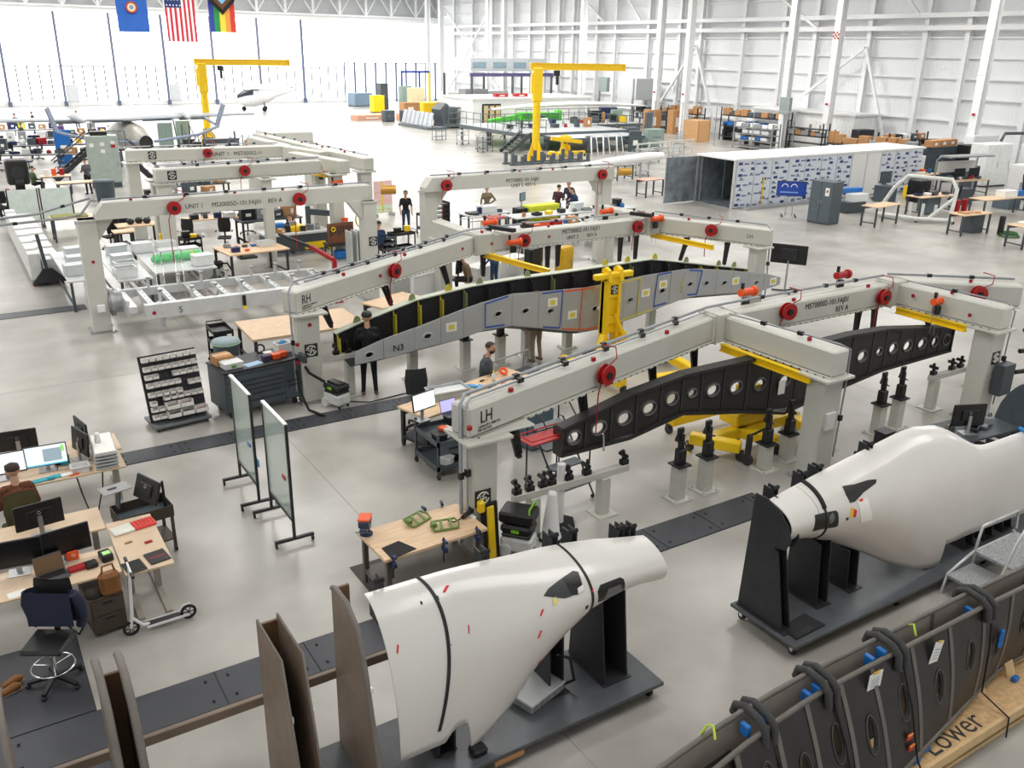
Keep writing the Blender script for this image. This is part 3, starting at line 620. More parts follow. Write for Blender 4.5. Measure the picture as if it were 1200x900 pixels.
tape([(13.3, 1.79), (14.0, 1.85), (13.95, .92), (13.2, .8)], TY); tape([(14.0, .92), (14.45, 1.0)], TY); tape([(15.0, 1.88), (14.55, 1.86), (14.48, 1.06), (14.9, 1.1)], TB); tape([(15.4, 1.7), (15.38, 1.3)], TY); tape([(15.6, 1.86), (16.05, 1.8), (15.93, 1.2), (15.6, 1.22)], TB)
for x, z in ((8.75, 1.38), (11.4, 1.58), (11.98, 1.2), (14.2, 1.45), (14.75, 1.6), (17.3, 1.38), (18.75, 1.2)):
    q = MB().box(x-.13, x+.13, YS-.02, YS-.014, z-.1, z+.1).build('paper_note', PAPER, w); MB().box(x-.07, x+.07, YS-.024, YS-.02, z-.06, z+.05).build('note_mark', TY, q)
for x, z, m in ((12.95, 1.35, RED), (13.35, 1.3, RED), (13.35, 1.62, RED)): MB().box(x-.02, x+.02, YS-.02, YS-.014, z-.09, z+.09).build('marker_tape', m, w)
MB().cyl((12.75, YS-.1, 1.25), (12.75, YS-.01, 1.25), .06, n=10).build('plug', PAPER, w)
text('N3', .2, (7.35, YS-.03, 1.05), (1, 0, 0), (0, 0, 1), INK, w)

# ---- jig stands on the floor
def stand(x, y, h, label, clamp=True, col=GREY, rz=0, kind=0):
    s = thing('jig_stand', label, 'stand', (x, y, 0), rz, 'jig stands below the wings')
    b = MB(); b.box(-.1, .1, -.1, .1, .02, h, .012); b.build('post', col, s)
    f = MB(); f.box(-.19, .19, -.19, .19, 0, .02)
    for sx in (-1, 1):
        for sy in (-1, 1): f.cyl((sx*.15, sy*.15, .02), (sx*.15, sy*.15, .045), .022, n=6)
    f.build('foot_plate', col, s); MB().box(-.14, .14, -.14, .14, h, h+.025).build('cap_plate', DKSTEEL, s)
    if clamp:
        c = MB(); c.box(-.08, .08, -.07, .07, h+.025, h+.3, .015); c.bar((0, 0, h+.2), (-.05, 0, h+.62), .05, .1, .01); c.bar((.03, 0, h+.3), (.02, 0, h+.55), .04, .05); c.bar((-.05, 0, h+.6), (-.12, 0, h+.45), .05, .08, .01); c.box(-.1, .02, -.03, .03, h+.58, h+.68, .01)
        c.build('clamp_head', BLACK, s); MB().cyl((.02, -.1, h+.42), (.02, .1, h+.42), .02, n=8).build('clamp_pin', CHROME, s)
    return s
for x, y, h, l, c in ((9.5, 9.68, .62, 'grey jig stand with black clamp, nearest the left step ladder', True), (10.12, 9.68, .62, 'grey jig stand with black clamp, second from the left step ladder', True), (11.62, 9.72, .5, 'short grey jig stand beside the yellow dolly caster', True), (12.32, 9.83, .5, 'short grey jig stand in front of the yellow dolly beam', True), (13.32, 9.78, .66, 'bare grey jig stand just right of the front gantry arm post', False), (14.8, 9.72, .62, 'grey jig stand with tall black clamp, left of the pair by the fuselage nose', True), (15.42, 9.75, .62, 'grey jig stand with tall black clamp, right of the pair by the fuselage nose', True),
                   (8.19, 17.0, .8, 'plain grey jig stand below the wing behind the mesh office chair', False), (9.6, 17.1, .7, 'grey jig stand with black clamp below the blue taped bay', True), (10.5, 17.0, .7, 'grey jig stand with clamp left of the bearded worker head', True), (11.3, 17.1, .7, 'grey jig stand at the knees of the khaki trousers', False), (14.0, 16.95, .7, 'plain grey jig stand right of the yellow lifting column', False), (15.1, 16.95, .75, 'plain grey jig stand below the second blue taped square', False), (12.6, 17.2, .6, 'grey jig stand hidden behind the yellow lifting column', False)):
    stand(x, y, h, l, c)
def barstand(x0, x1, y, z, label, legs, clamps):
    s = thing('fixture_bar', label, 'stand', (x0, y, 0), world=True)
    MB().box(x0, x1, y-.06, y+.06, z-.12, z, .01).build('cross_bar', GREY, s)
    for x in legs:
        l = MB().box(x-.09, x+.09, y-.09, y+.09, .02, z-.12, .012).build('leg', GREY, s); MB().box(x-.19, x+.19, y-.19, y+.19, 0, .02).build('foot_plate', GREY, l)
    for i, x in enumerate(clamps):
        c = MB(); c.box(x-.07, x+.07, y-.05, y+.05, z, z+.09, .01); c.bar((x, y, z+.08), (x-.04+.03*(i % 3), y, z+.26), .05, .06, .01); c.cyl((x-.02, y-.09, z+.17), (x-.02, y+.09, z+.17), .035, n=8); c.build('clamp', BLACK, s)
barstand(6.38, 8.58, 9.92, .78, 'grey fixture bar on two posts carrying seven black clamps, beside white cones', [6.75, 8.1], [6.45, 6.68, 6.92, 7.08, 7.4, 7.75, 8.5])
barstand(16.75, 18.2, 10.0, .78, 'grey fixture bar on one post beside the right gantry post', [16.95], [16.85, 17.5, 17.8])
barstand(6.25, 7.2, 16.85, .95, 'grey fixture bar on one post behind the man in black', [6.63], [6.35, 6.62])

# ---- yellow lifting dollies
def lifter(x, y, h, label, legs, top=True, col=YELLOW):
    s = thing('wing_lifter', label, 'lifting dolly', (x, y, 0), world=True)
    if top:
        b = MB()
        for sx in (-.17, .17):
            b.bar((x+sx, y, .45), (x+sx, y, h), .1, .26, .02, (0, 1, 0)); b.prism([(y-.2, h-.2), (y+.1, h-.2), (y+.1, h+.06), (y, h+.12), (y-.14, h+.06)], 'yz', x+sx-.05, x+sx+.05)
        b.box(x-.2, x+.2, y-.1, y-.06, h-.62, h-.12, .01); b.box(x-.2, x+.2, y-.1, y-.06, h-1.25, h-1.05, .01); b.box(x-.22, x+.22, y-.04, y+.1, h-1.5, h-.2, .02); b.build('mast', col, s)
        MB().bar((x-.55, y-.06, h-.08), (x+.55, y-.06, h-.08), .16, .13, .02).build('cross_arm', col, s)
        m = emblem((x+.03, y-.102, h-.42), (1, 0, 0), .22, s)
        b = MB(); b.bar((x+.06, y-.15, h-1.0), (x+.4, y-.35, .35), .05, .07); b.bar((x-.25, y-.15, .75), (x-.5, y-.25, .3), .16, .2, .02); b.bar((x+.28, y-.15, .8), (x+.3, y-.2, .3), .14, .2, .02); b.build('strut', col, s)
    for p, q in legs:
        b = MB(); b.bar((p[0], p[1], .27), (q[0], q[1], .27), .22, .2, .02); o = b.build('base_beam', col, s)
        for e in (p, q):
            c = MB(); c.cyl((e[0]-.03, e[1], .09), (e[0]+.03, e[1], .09), .09, n=14); c.box(e[0]-.05, e[0]+.05, e[1]-.05, e[1]+.05, .12, .2); c.build('caster', DKSTEEL, o)
    return s
l1 = lifter(12.77, 15.78, 2.24, 'yellow lifting dolly with tall forked mast against the grey wing skin', [((11.5, 15.9), (11.75, 13.9)), ((11.6, 15.3), (14.1, 15.1)), ((13.9, 15.2), (13.6, 13.4)), ((13.4, 13.6), (12.5, 13.75))])
emblem((13.0, 13.53, .27), (1, -.15, 0), .14, l1)
l2 = lifter(12.5, 11.0, 1.5, 'yellow wheeled lifting dolly on the floor behind the black carbon spar', [((11.0, 11.0), (11.5, 10.2)), ((11.3, 10.75), (13.6, 10.75)), ((12.0, 10.8), (12.3, 10.05)), ((13.5, 10.9), (13.3, 10.15)), ((11.2, 11.8), (13.5, 11.8))], top=False)
b = MB(); b.box(11.9, 12.9, 10.7, 11.2, .37, .62, .03); b.box(12.15, 12.6, 10.8, 11.1, .6, 1.1, .03); b.build('lift_body', YELLOW, l2)
b = MB(); b.cyl((11.52, 10.12, .05), (11.52, 10.18, .05), .05); b.cyl((11.45, 10.0, .11), (11.52, 10.0, .11), .11, n=16); b.box(11.43, 11.53, 9.95, 10.05, .15, .6, .02); b.bar((11.48, 10, .58), (11.75, 9.95, .66), .03, .03); b.build('jack_wheel', DKSTEEL, l2)
o = MB().box(10.75, 10.95, 10.9, 11.1, 0, .004).build('floor_marker', YELLOW); tag(o, 'small yellow and black floor marker square beside the yellow dolly', 'floor sign')
MB().box(10.8, 10.9, 10.95, 11.05, .004, .006).build('marker_centre', INK, o)
# ================================================================== fuselage half shells on dollies
def caster(x, y, parent, r=.06, h=.16):
    b = MB(); b.cyl((x-.022, y, r), (x+.022, y, r), r, n=14); o = b.build('caster', BLACK, parent)
    k = MB(); k.box(x-.04, x+.04, y-.03, y+.03, h-.03, h); k.bar((x-.032, y, r), (x-.032, y, h), .01, .05); k.bar((x+.032, y, r), (x+.032, y, h), .01, .05); k.build('caster_fork', CHROME, o); return o
def shell_pt(st, x, th, off=0.):
    # th in degrees: 90 = upper edge, falls toward the lower edge; bulge toward -Y
    zt, zb, yt, w, tb, e = interp(st, x); a = math.radians(th); lo = -math.radians(tb)
    s = math.sin(a); c = max(0, math.cos(a)); zc = zb+(zt-zb)*(math.sin(-lo)**1)/(1+math.sin(-lo)) if tb > 1 else zb
    h = (zt-zc); ss = (abs(s)**e)*(1 if s >= 0 else -1)
    if s < 0: z = zc-(zc-zb)*(abs(s)**1)/max(1e-6, math.sin(-lo))
    else: z = zc+h*ss
    y = yt-w*(c**e)
    ny = Vector((0, -c/max(w, .01), s/max(h, .01))).normalized()
    return Vector((x, y, z))+ny*off
def shell(st, xs, parent, name, mat, thick=.012, nth=26, off=0., top=90, zcut=None):
    outer = []; inner = []
    for x in xs:
        tb = interp(st, x)[4]
        if zcut:
            a, c = -tb, 60.
            for _ in range(24):
                m = (a+c)/2
                if shell_pt(st, x, m).z < zcut(x): a = m
                else: c = m
            tb = -a
        th = [top-(top+tb)*i/nth for i in range(nth+1)]
        outer.append([shell_pt(st, x, t, off) for t in th]); inner.append([shell_pt(st, x, t, off-thick) for t in th])
    b = MB(); b.loft([o+i[::-1]+[o[0]] for o, i in zip(outer, inner)], False, True)
    for r in ((0, outer, inner), (-1, outer, inner)):
        o, i = outer[r[0]], inner[r[0]]; n = len(o); b.add(o+i, [(j, j+1, n+j+1, n+j) for j in range(n-1)])
    return b.build(name, mat, parent)
def band(st, x0, x1, slant, parent, name, mat, w=.03, off=.006, top=90, bot=None):
    # strip lying on the shell, its station drifting from x0 (top) to x1 (bottom)
    tb = interp(st, (x0+x1)/2)[4] if bot is None else -bot; b = MB(); L = []; R = []
    for i in range(25):
        t = i/24; th = top-(top+tb)*t; x = x0+(x1-x0)*t+slant*math.sin(PI*t)
        L.append(shell_pt(st, x-w/2, th, off)); R.append(shell_pt(st, x+w/2, th, off))
    L2 = [shell_pt(st, p.x, top-(top+tb)*i/24, .001) for i, p in enumerate(L)]; R2 = [shell_pt(st, p.x, top-(top+tb)*i/24, .001) for i, p in enumerate(R)]
    b.loft([[L2[i], L[i], R[i], R2[i]] for i in range(25)]); return b.build(name, mat, parent)
def patch(st, poly, parent, name, mat, off=.006, n=6):
    # poly of (x, theta) corners laid on the shell, as a thin proud piece
    cx = sum(p[0] for p in poly)/len(poly); ct = sum(p[1] for p in poly)/len(poly); b = MB(); pts = []
    for i in range(len(poly)):
        p, q = poly[i], poly[(i+1) % len(poly)]
        for k in range(n): pts.append((p[0]+(q[0]-p[0])*k/n, p[1]+(q[1]-p[1])*k/n))
    rings = [[shell_pt(st, cx+(x-cx)*f, ct+(t-ct)*f, o) for x, t in pts] for f, o in ((1, 0), (1, off), (.66, off), (.33, off), (.02, off))]
    for r in rings: r.append(r[0])
    b.loft(rings, False, False); return b.build(name, mat, parent)
def dolly(x0, x1, y0, y1, label, group=None):
    d = thing('fuselage_dolly', label, 'dolly', ((x0+x1)/2, (y0+y1)/2, 0), world=True)
    MB().box(x0, x1, y0, y1, .17, .22, .006).build('deck', LAMIN, d)
    n = max(2, int((x1-x0)/1.6)+1)
    for i in range(n):
        for y in (y0+.12, y1-.12): caster(x0+.12+(x1-x0-.24)*i/(n-1), y, d, .055, .17)
    return d
def cradle(x, y0, y1, ztop, parent, zb=.22, w=.16, prof=None, mat=DKSTEEL):
    # two contoured plates and a web
    prof = prof or [(y0, zb), (y1, zb), (y1-.05, ztop), (y0+.12, ztop)]
    b = MB(); b.prism(prof, 'yz', x-w/2, x-w/2+.02); b.prism(prof, 'yz', x+w/2-.02, x+w/2); o = b.build('cradle_plate', mat, parent)
    k = MB(); k.box(x-w/2+.02, x+w/2-.02, y1-.07, y1-.05, zb, ztop-.06); k.box(x-w/2-.03, x+w/2+.03, y0-.02, y1, zb, zb+.012); k.build('cradle_web', mat, o); return o
# dolly and shell in front: (x, ztop, zbot, ytop, bulge, lower sweep, exponent)
S1 = [(2.7, 2.0, .5, 6.98, .74, 6, 1.), (3.27, 1.99, .5, 6.98, .74, 6, 1.), (3.6, 1.99, .24, 6.97, .72, 12, 1.), (3.8, 1.985, .36, 6.96, .71, 16, 1.), (4.08, 1.97, .56, 6.95, .7, 22, 1.), (4.4, 1.95, .84, 6.93, .68, 34, 1.), (4.76, 1.93, 1.04, 6.92, .66, 44, 1.), (5.12, 1.91, 1.25, 6.88, .62, 55, 1.), (5.5, 1.87, 1.34, 6.83, .56, 64, 1.), (5.8, 1.83, 1.33, 6.77, .48, 72, 1.), (6.12, 1.79, 1.3, 6.72, .44, 76, 1.)]
def notch1(x): return -9 if x < 3.275 or x > 3.575 else .5+.14*max(0, math.sin(max(0., min(1., (x-3.27)/.16))*PI/2)) if x < 3.5 else .64-.3*((x-3.5)/.075)**3
d1 = dolly(2.0, 6.02, 6.06, 7.12, 'dark grey wheeled dolly under the white tapered shell, front middle')
s1 = thing('fuselage_shell', 'white fuselage half shell narrowing to a tail at right, on the front dolly', 'fuselage', (4.3, 6.6, .22), world=True)
shell(S1, [2.78+.12*i for i in range(5)], s1, 'skin', FUSE); shell(S1, [3.26, 3.28, 3.31, 3.35, 3.4, 3.46, 3.5, 3.53, 3.55, 3.565, 3.574, 3.578, 3.6], s1, 'skin', FUSE, zcut=notch1)
shell(S1, [3.6+.12*i for i in range(12)]+[5.02], s1, 'skin', FUSE); shell(S1, [5.02+.1*i for i in range(11)]+[6.12], s1, 'skin', FUSE)
band(S1, 3.36, 3.2, .14, s1, 'edge_seal', BLACK, .035, bot=2, off=.01); band(S1, 5.03, 5.04, .03, s1, 'edge_seal', BLACK, .03, bot=-50)
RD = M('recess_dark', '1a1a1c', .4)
patch(S1, [(4.52, 39), (4.6, 43), (4.8, 47), (4.82, 25), (4.74, 27)], s1, 'window_recess', M('recess_grey', '3c3d40', .4), .005)
patch(S1, [(4.8, 47), (4.95, 50), (5.0, 47), (4.97, 25), (4.9, 23), (4.82, 26)], s1, 'window_frame', RD, .006)
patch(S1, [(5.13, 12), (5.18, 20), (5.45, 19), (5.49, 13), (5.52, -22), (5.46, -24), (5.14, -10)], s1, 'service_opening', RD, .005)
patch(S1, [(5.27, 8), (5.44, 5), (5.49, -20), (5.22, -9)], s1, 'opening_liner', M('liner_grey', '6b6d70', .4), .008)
for x, t, a in ((3.56, 72, .05), (4.45, 27, .03), (4.39, 11, .03), (4.43, -24, .015), (3.66, 45, .012), (2.89, 47, .02), (5.07, 18, .02)):
    patch(S1, [(x-a, t-1.6), (x-a*.4, t-2.4), (x+a, t+1.6), (x+a*.4, t+2.4)], s1, 'tape_mark', M('tape_red', 'd8303a', .6), .007)
patch(S1, [(4.6, 26), (4.65, 26.5), (4.65, 33), (4.6, 32.5)], s1, 'tape_tag', M('tape_cream', 'e6d98a', .7), .008)
patch(S1, [(4.97, -4), (5.0, -4), (5.0, 1), (4.97, 1)], s1, 'drain_port', BLACK, .007)
patch(S1, [(4.9, 24), (4.97, 25), (4.98, 31), (4.91, 30)], s1, 'latch', WHITE, .02)
# notch: dark underside block seen below the lower edge
cradle(5.55, 6.35, 7.0, 1.4, d1, w=.34, prof=[(6.36, .22), (7.06, .22), (6.98, 1.68), (6.75, 1.72), (6.6, 1.45), (6.5, 1.32)]); cradle(4.85, 6.5, 7.02, 1.4, d1, w=.2, prof=[(6.55, .22), (7.02, .22), (6.96, 1.7), (6.75, 1.6), (6.6, 1.2)])
cradle(3.35, 6.4, 7.02, 1.4, d1, w=.2, prof=[(6.36, .22), (7.06, .22), (7.0, 1.9), (6.7, 1.9), (6.42, 1.5), (6.34, .9)])
for x, z, y in ((2.95, 2.0, 7.02), (4.15, 1.97, 6.99), (5.0, 1.94, 6.94), (5.25, 1.93, 6.92), (5.85, 1.85, 6.82), (6.0, 1.83, 6.8)):
    for e in (-.04, .04): MB().box(x+e-.008, x+e+.008, y-.03, y+.14, z-.4, z+.07).build('support_fin', DKSTEEL, d1)
    MB().tube([(x-.05, y-.02, z+.08), (x+.05, y-.02, z+.08)], .026, 8).build('fin_padding', RUBBER, d1)
b = MB(); b.box(3.55, 3.72, 6.15, 6.3, .22, .3, .02); b.build('rest_block', BLACK, d1)
b = MB(); b.tube([(4.95, 6.6, .25), (5.05, 6.5, .35), (5.02, 6.55, .62), (4.9, 6.65, .66)], .02, 6); b.build('handle_loop', BLACK, d1)
MB().box(3.75, 4.1, 6.06, 6.1, .1, .165).build('timber_edge', CARD, d1)
# bare cradle frames to the left, standing on the same long frame
fr = thing('cradle_frame', 'brown tinted contoured cradle frames on a long rail, bare, lower left corner', 'cradle', (1.8, 6.6, 0), world=True)
PC = [(6.02, .2), (7.1, .2), (7.06, 2.12), (6.98, 2.16), (6.7, 2.16), (6.46, 2.02), (6.32, 1.66), (6.2, 1.15), (6.09, .76)]
PF = [(5.98, .2), (7.06, .2), (7.02, 2.05), (6.33, 2.05), (6.08, 1.08)]
PADG = M('pad_grey', '77716b', .7)
def contour(xs, prof, pad, web, wz=2.0):
    for X in xs:
        o = MB().prism(prof, 'yz', X-.012, X+.012).build('contour_plate', BROWNTINT, fr); k = MB(); k.tube([(X, p[0], p[1]) for p in prof[2:]+prof[:1]], pad, 8); k.build('edge_padding', PADG, o)
        MB().box(X+.012, X+.03, 6.22, 6.25, 1.45, 1.51).build('white_label', PAPER, o)
    if web: MB().box(*web, 7.0, 7.03, .2, wz).build('back_web', M('web_brown_tint', '6a4c33', .5, var=.1), fr)  # web colour carries the same brown light cast
contour((2.49,), PC, .028, (2.5, 2.64), 2.14); contour((1.74, 1.93), PF, .012, (1.74, 1.93)); contour((.37, .55), PC, .034, (.38, .55), 1.98); contour((-.35,), PC, .03, None)
MB().box(-1.5, 3.2, 7.1, 7.16, 1.02, 1.12, .006).build('tie_rail', BROWNTINT, fr)
MB().box(1.2, 2.0, 6.1, 7.12, .17, .2).build('base_board', BROWNTINT, fr)
for x in (1.3, 1.85):
    for y in (6.2, 7.0): caster(x, y, fr, .055, .17)
for x in (.46, -.35): MB().box(x-.25, x+.25, 6.0, 7.12, 0, .2).build('foot_block', BROWNTINT, fr)
# second dolly and shell at right
S2 = [(7.93, 1.86, 1.36, 6.5, .42, 80, 1.), (8.45, 1.93, 1.24, 6.52, .47, 74, 1.), (9.0, 1.99, 1.04, 6.55, .52, 66, 1.), (9.5, 2.03, .8, 6.58, .58, 52, 1.), (10.0, 2.08, .53, 6.6, .66, 38, 1.), (10.5, 2.14, .32, 6.61, .71, 24, 1.), (10.85, 2.16, .25, 6.61, .73, 20, .95), (11.3, 2.12, .27, 6.58, .71, 16, .9)]
S2c = S2[:-1]+[(11.3, 2.12, .24, 6.56, .69, 16, .92), (11.5, 2.04, .22, 6.48, .6, 14, .88), (11.68, 1.92, .2, 6.34, .46, 12, .84), (11.82, 1.83, .2, 6.22, .34, 12, .8), (12.0, 1.8, .2, 6.17, .29, 12, .8), (12.6, 1.8, .2, 6.16, .28, 12, .8), (14.4, 1.8, .2, 6.16, .28, 12, .8)]
d2 = dolly(7.82, 14.2, 5.71, 6.8, 'dark grey wheeled dolly under the white cockpit shell at right')
s2 = thing('fuselage_shell', 'white fuselage half shell with cockpit cutaway, nose tail toward the left, on the right dolly', 'fuselage', (10.5, 6.3, .25), world=True)
shell(S2, [7.93+.12*i for i in range(5)], s2, 'skin', FUSE); shell(S2, [8.42+.13*i for i in range(20)]+[11.02], s2, 'skin', FUSE); shell(S2c, [11.02, 11.04, 11.08]+[11.16+.08*i for i in range(13)]+[12.5, 13, 13.6, 14.4], s2, 'skin', FUSE, zcut=lambda x: .6-.12*max(0, (x-11.4)/3))
band(S2, 8.56, 8.52, 0, s2, 'edge_seal', RUBBER, .06, .018, top=90, bot=30); band(S2, 8.52, 8.54, 0, s2, 'edge_seal', BLACK, .03, .012, top=30)
patch(S2, [(8.98, 53), (9.19, 50), (9.45, 50), (9.6, 48), (9.56, 44), (9.28, 37), (9.06, 27), (8.98, 27), (8.96, 40)], s2, 'window_recess', RD, .005)
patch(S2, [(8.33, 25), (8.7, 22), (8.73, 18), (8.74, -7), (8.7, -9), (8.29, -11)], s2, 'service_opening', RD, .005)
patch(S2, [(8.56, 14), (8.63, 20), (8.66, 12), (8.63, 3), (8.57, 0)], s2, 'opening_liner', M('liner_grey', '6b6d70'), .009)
patch(S2, [(9.11, 27), (9.31, 29), (9.38, 3), (9.17, -3)], s2, 'paper_sheet', PAPER, .008); patch(S2, [(9.16, 26), (9.22, 27), (9.22, 30), (9.16, 29)], s2, 'tape_mark', M('tape_red', 'd8303a'), .01)
patch(S2, [(8.95, 6), (9.0, 6), (9.02, 19), (8.97, 20)], s2, 'tape_tag', M('tape_amber', 'f1c232', .6), .008); patch(S2, [(9.0, 6), (9.05, 5), (9.08, 15), (9.02, 18)], s2, 'tape_tag', M('tape_red', 'd8303a'), .008)
patch(S2, [(8.88, 2), (8.92, 2), (8.92, 6), (8.88, 6)], s2, 'drain_port', BLACK, .007)
o = MB().tube([(13.1, 5.88, 1.5), (13.02, 5.9, 1.72), (12.94, 6.02, 1.83), (12.96, 6.2, 1.84)], .03, 8).build('blue_strap', M('cloth_blue', '2f86d6', .8)); tag(o, 'bright blue cloth strap over the edge of the white cockpit shell', 'strap')
cradle(7.98, 5.95, 6.75, 1.6, d2, w=.16, prof=[(6.0, .22), (6.75, .22), (6.68, 1.88), (6.5, 1.89), (6.28, 1.82), (6.12, 1.66), (6.06, 1.5), (6.12, 1.34), (6.3, 1.3), (6.22, 1.26)])
cradle(8.82, 6.12, 6.7, 1.3, d2, w=.22, prof=[(6.14, .22), (6.7, .22), (6.66, 1.8), (6.56, 1.8), (6.4, 1.15), (6.22, 1.12)]); cradle(9.5, 6.15, 6.7, 1.0, d2, w=.22, prof=[(6.2, .22), (6.7, .22), (6.66, 1.8), (6.56, 1.7), (6.4, .8), (6.25, .8)])
cradle(10.9, 5.98, 6.6, .6, d2, w=.2, prof=[(6.0, .22), (6.62, .22), (6.6, .9), (6.4, .5), (6.2, .27)])
for x in (11.9, 12.4, 12.9): cradle(x, 6.0, 6.7, .9, d2, w=.24, prof=[(6.0, .22), (6.7, .22), (6.66, 1.5), (6.3, 1.5), (6.1, .8)])
for x, z in ((8.1, 1.88), (8.62, 1.95), (8.9, 1.98), (9.9, 2.07)):
    for e in (-.04, .04): MB().box(x+e-.008, x+e+.008, 6.54, 6.7, z-.4, z+.07).build('support_fin', DKSTEEL, d2)
    MB().tube([(x-.05, 6.55, z+.08), (x+.05, 6.55, z+.08)], .026, 8).build('fin_padding', RUBBER, d2)
b = MB(); b.prism([(7.94, 5.8), (8.5, 5.82), (8.46, 6.12), (7.98, 6.08)], 'xy', .222, .24); o = b.build('kneeling_pad', M('foam_black', '17181a', .8, var=.2)); tag(o, 'black foam kneeling pad lying on the right dolly deck', 'pad')
MB().box(8.12, 8.3, 5.84, 5.9, .24, .2402).build('hand_slot', DKSTEEL, o)
t = thing('storage_tote', 'flat grey plastic tote lying on the front dolly under the shell', 'tote', (4.62, 6.66, .22), .28)
MB().box(-.28, .28, -.2, .2, 0, .1, .015).build('tote_body', TOTE, t); MB().box(-.295, .295, -.215, .215, .1, .125, .01).build('tote_lid', M('tote_lid', 'b5b8ba', .45), t)
k = MB()
for i in range(5): k.box(-.24+i*.11, -.17+i*.11, -.206, -.2, .02, .085)
k.build('tote_rib', M('tote_dark', '85888b', .5), t)

# ================================================================== padded skins and pallet at lower right
pal = thing('wood_pallet', 'long plywood pallet lettered Lower under the dark skins, lower right corner', 'pallet', (8.5, 4.1, 0), world=True)
OSB = M('osb_board', 'cda97a', .75, var=.2, scale=14)
MB().box(4.6, 11.6, 3.66, 4.75, .26, .29).build('deck_board', OSB, pal)
for x in (4.7, 6.3, 7.9, 9.5, 11.2): MB().box(x, x+.1, 3.68, 4.73, .05, .26).build('bearer', M('pine', 'd9b98a', .7, var=.12), pal)
for y in (3.66, 4.2, 4.68): MB().box(4.6, 11.6, y, y+.07, .0, .05).build('runner', M('pine', 'd9b98a'), pal)
MB().box(4.6, 11.6, 3.62, 3.66, .17, .29).build('edge_board', M('pine', 'd9b98a'), pal)
text('Lower', .36, (7.56, 3.68, .2905), (1, .0, 0), (0, 1, 0), INK, pal, depth=.0012)
for x in (8.9, 9.5, 10.3):
    k = MB(); k.prism([(3.98, .29), (4.5, .29), (4.42, .85), (4.28, .95)], 'yz', x-.08, x+.08); k.build('saddle_block', M('pine', 'd9b98a'), pal)
def pskin(x0, x1, y, ztop, zbot, label, mat, bays, holes, th=.03, lean=.0, curve=.1, hw=(.045, .15)):
    s = thing('wing_skin', label, 'wing skin', ((x0+x1)/2, y, .3), world=True)
    def yy(z, x=None):
        f = max(0, min(1, (z-zbot)/(ztop-zbot))); o = .17*(9.3-x) if x is not None else .2
        return y-max(0., min(.44, o))*(1-f)*lean-curve*math.sin(PI*f)
    def zt(x): t = (x-x0)/(x1-x0); return ztop-.22*(1-min(1, t*3.4))**2-.16*max(0, t-.6)
    for i, (a, c) in enumerate(zip(bays, bays[1:])):
        nz = 8; n = 20; hx, hz = (a+c)/2+.1*(c-a), zbot+(ztop-zbot)*(.58 if i % 2 else .5)
        if i in holes:
            cor = [(a+.004, zbot), (c-.004, zbot), (c-.004, zt(c)), (a+.004, zt(a))]; an = sorted([2*PI*k/28 for k in range(28)]+[math.atan2(p[1]-hz, p[0]-hx) % (2*PI) for p in cor]); R = [[] for _ in range(8)]
            for an_ in an:
                dx, dz = math.cos(an_), math.sin(an_); tx = ((c-.004-hx) if dx > 0 else (a+.004-hx))/dx if abs(dx) > 1e-9 else 9
                zl = (zt(hx)-hz if dz > 0 else zbot-hz)/dz if abs(dz) > 1e-9 else 9; o = min(abs(tx), abs(zl)); px, pz = hx+dx*o, hz+dz*o
                if abs(zl) <= abs(tx) and dz > 0: pz = zt(px)
                e = max(abs(dx)/1, 1e-6); ir = 1/math.sqrt((dx/hw[0])**2+(dz/hw[1])**2); ix, iz = hx+dx*ir, hz+dz*ir
                for k in range(7):
                    f = k/6; qx, qz = px+(ix-px)*f, pz+(iz-pz)*f; R[k].append((qx, yy(qz, qx), qz))
                R[7].append((ix, yy(iz, ix)+th, iz))
            for r in R: r.append(r[0])
            b = MB(); b.loft(R, False, True)
            o = b.build('skin_bay', mat, s)
            k = MB(); k.tube([(hx+(hw[0]+.03)*math.cos(q*PI/12), yy(hz+(hw[1]+.03)*math.sin(q*PI/12), hx)-.006, hz+(hw[1]+.03)*math.sin(q*PI/12)) for q in range(25)], .006, 5, False); k.build('hole_rim', M('rim_grey', '57534f', .5), o)
        else:
            R = [[(a+.004, yy(z, a), zbot+(zt(a)-zbot)*k/nz), (c-.004, yy(z, c), zbot+(zt(c)-zbot)*k/nz)] for k, z in [(k, zbot+(ztop-zbot)*k/nz) for k in range(nz+1)]]
            b = MB(); b.loft([[r[0] for r in R], [r[1] for r in R]], False, True); b.build('skin_bay', mat, s)
        k = MB(); q = [(c, yy(zbot+(zt(c)-zbot)*j/8, c)-.008, zbot+(zt(c)-zbot)*j/8) for j in range(9)]
        k.loft([[(p[0]-.028, p[1], p[2]) for p in q], [(p[0]+.028, p[1], p[2]) for p in q]]); k.build('stiffener_strip', M('strip_grey', '6a655f', .55, var=.1), s)
    for z_, nm in ((0, 'lower_lip'), (1, 'upper_lip')):
        b = MB(); q = [x0+(x1-x0)*j/20 for j in range(21)]
        b.tube([(x, yy(zt(x) if z_ else zbot, x)+.005, zt(x) if z_ else zbot) for x in q], .026, 6); b.build(nm, M('strip_grey', '6a655f'), s)
    return s, yy, zt
PLY = M('skin_black', '211e1d', .42, var=.12, scale=5); PLYG = M('skin_taupe', 'aaa197', .45, var=.06, scale=3)
sk1, yy1, zt1 = pskin(4.3, 11.5, 4.06, 1.5, .4, 'near black carbon wing skin with oval hand holes, strapped upright on the pallet', PLY, [4.3, 4.9, 5.4, 5.82, 6.3, 6.75, 7.38, 8.02, 8.64, 9.2, 9.8, 10.5, 11.5], {1, 2, 3, 4, 5, 6, 7, 8, 9}, lean=1., curve=.04)
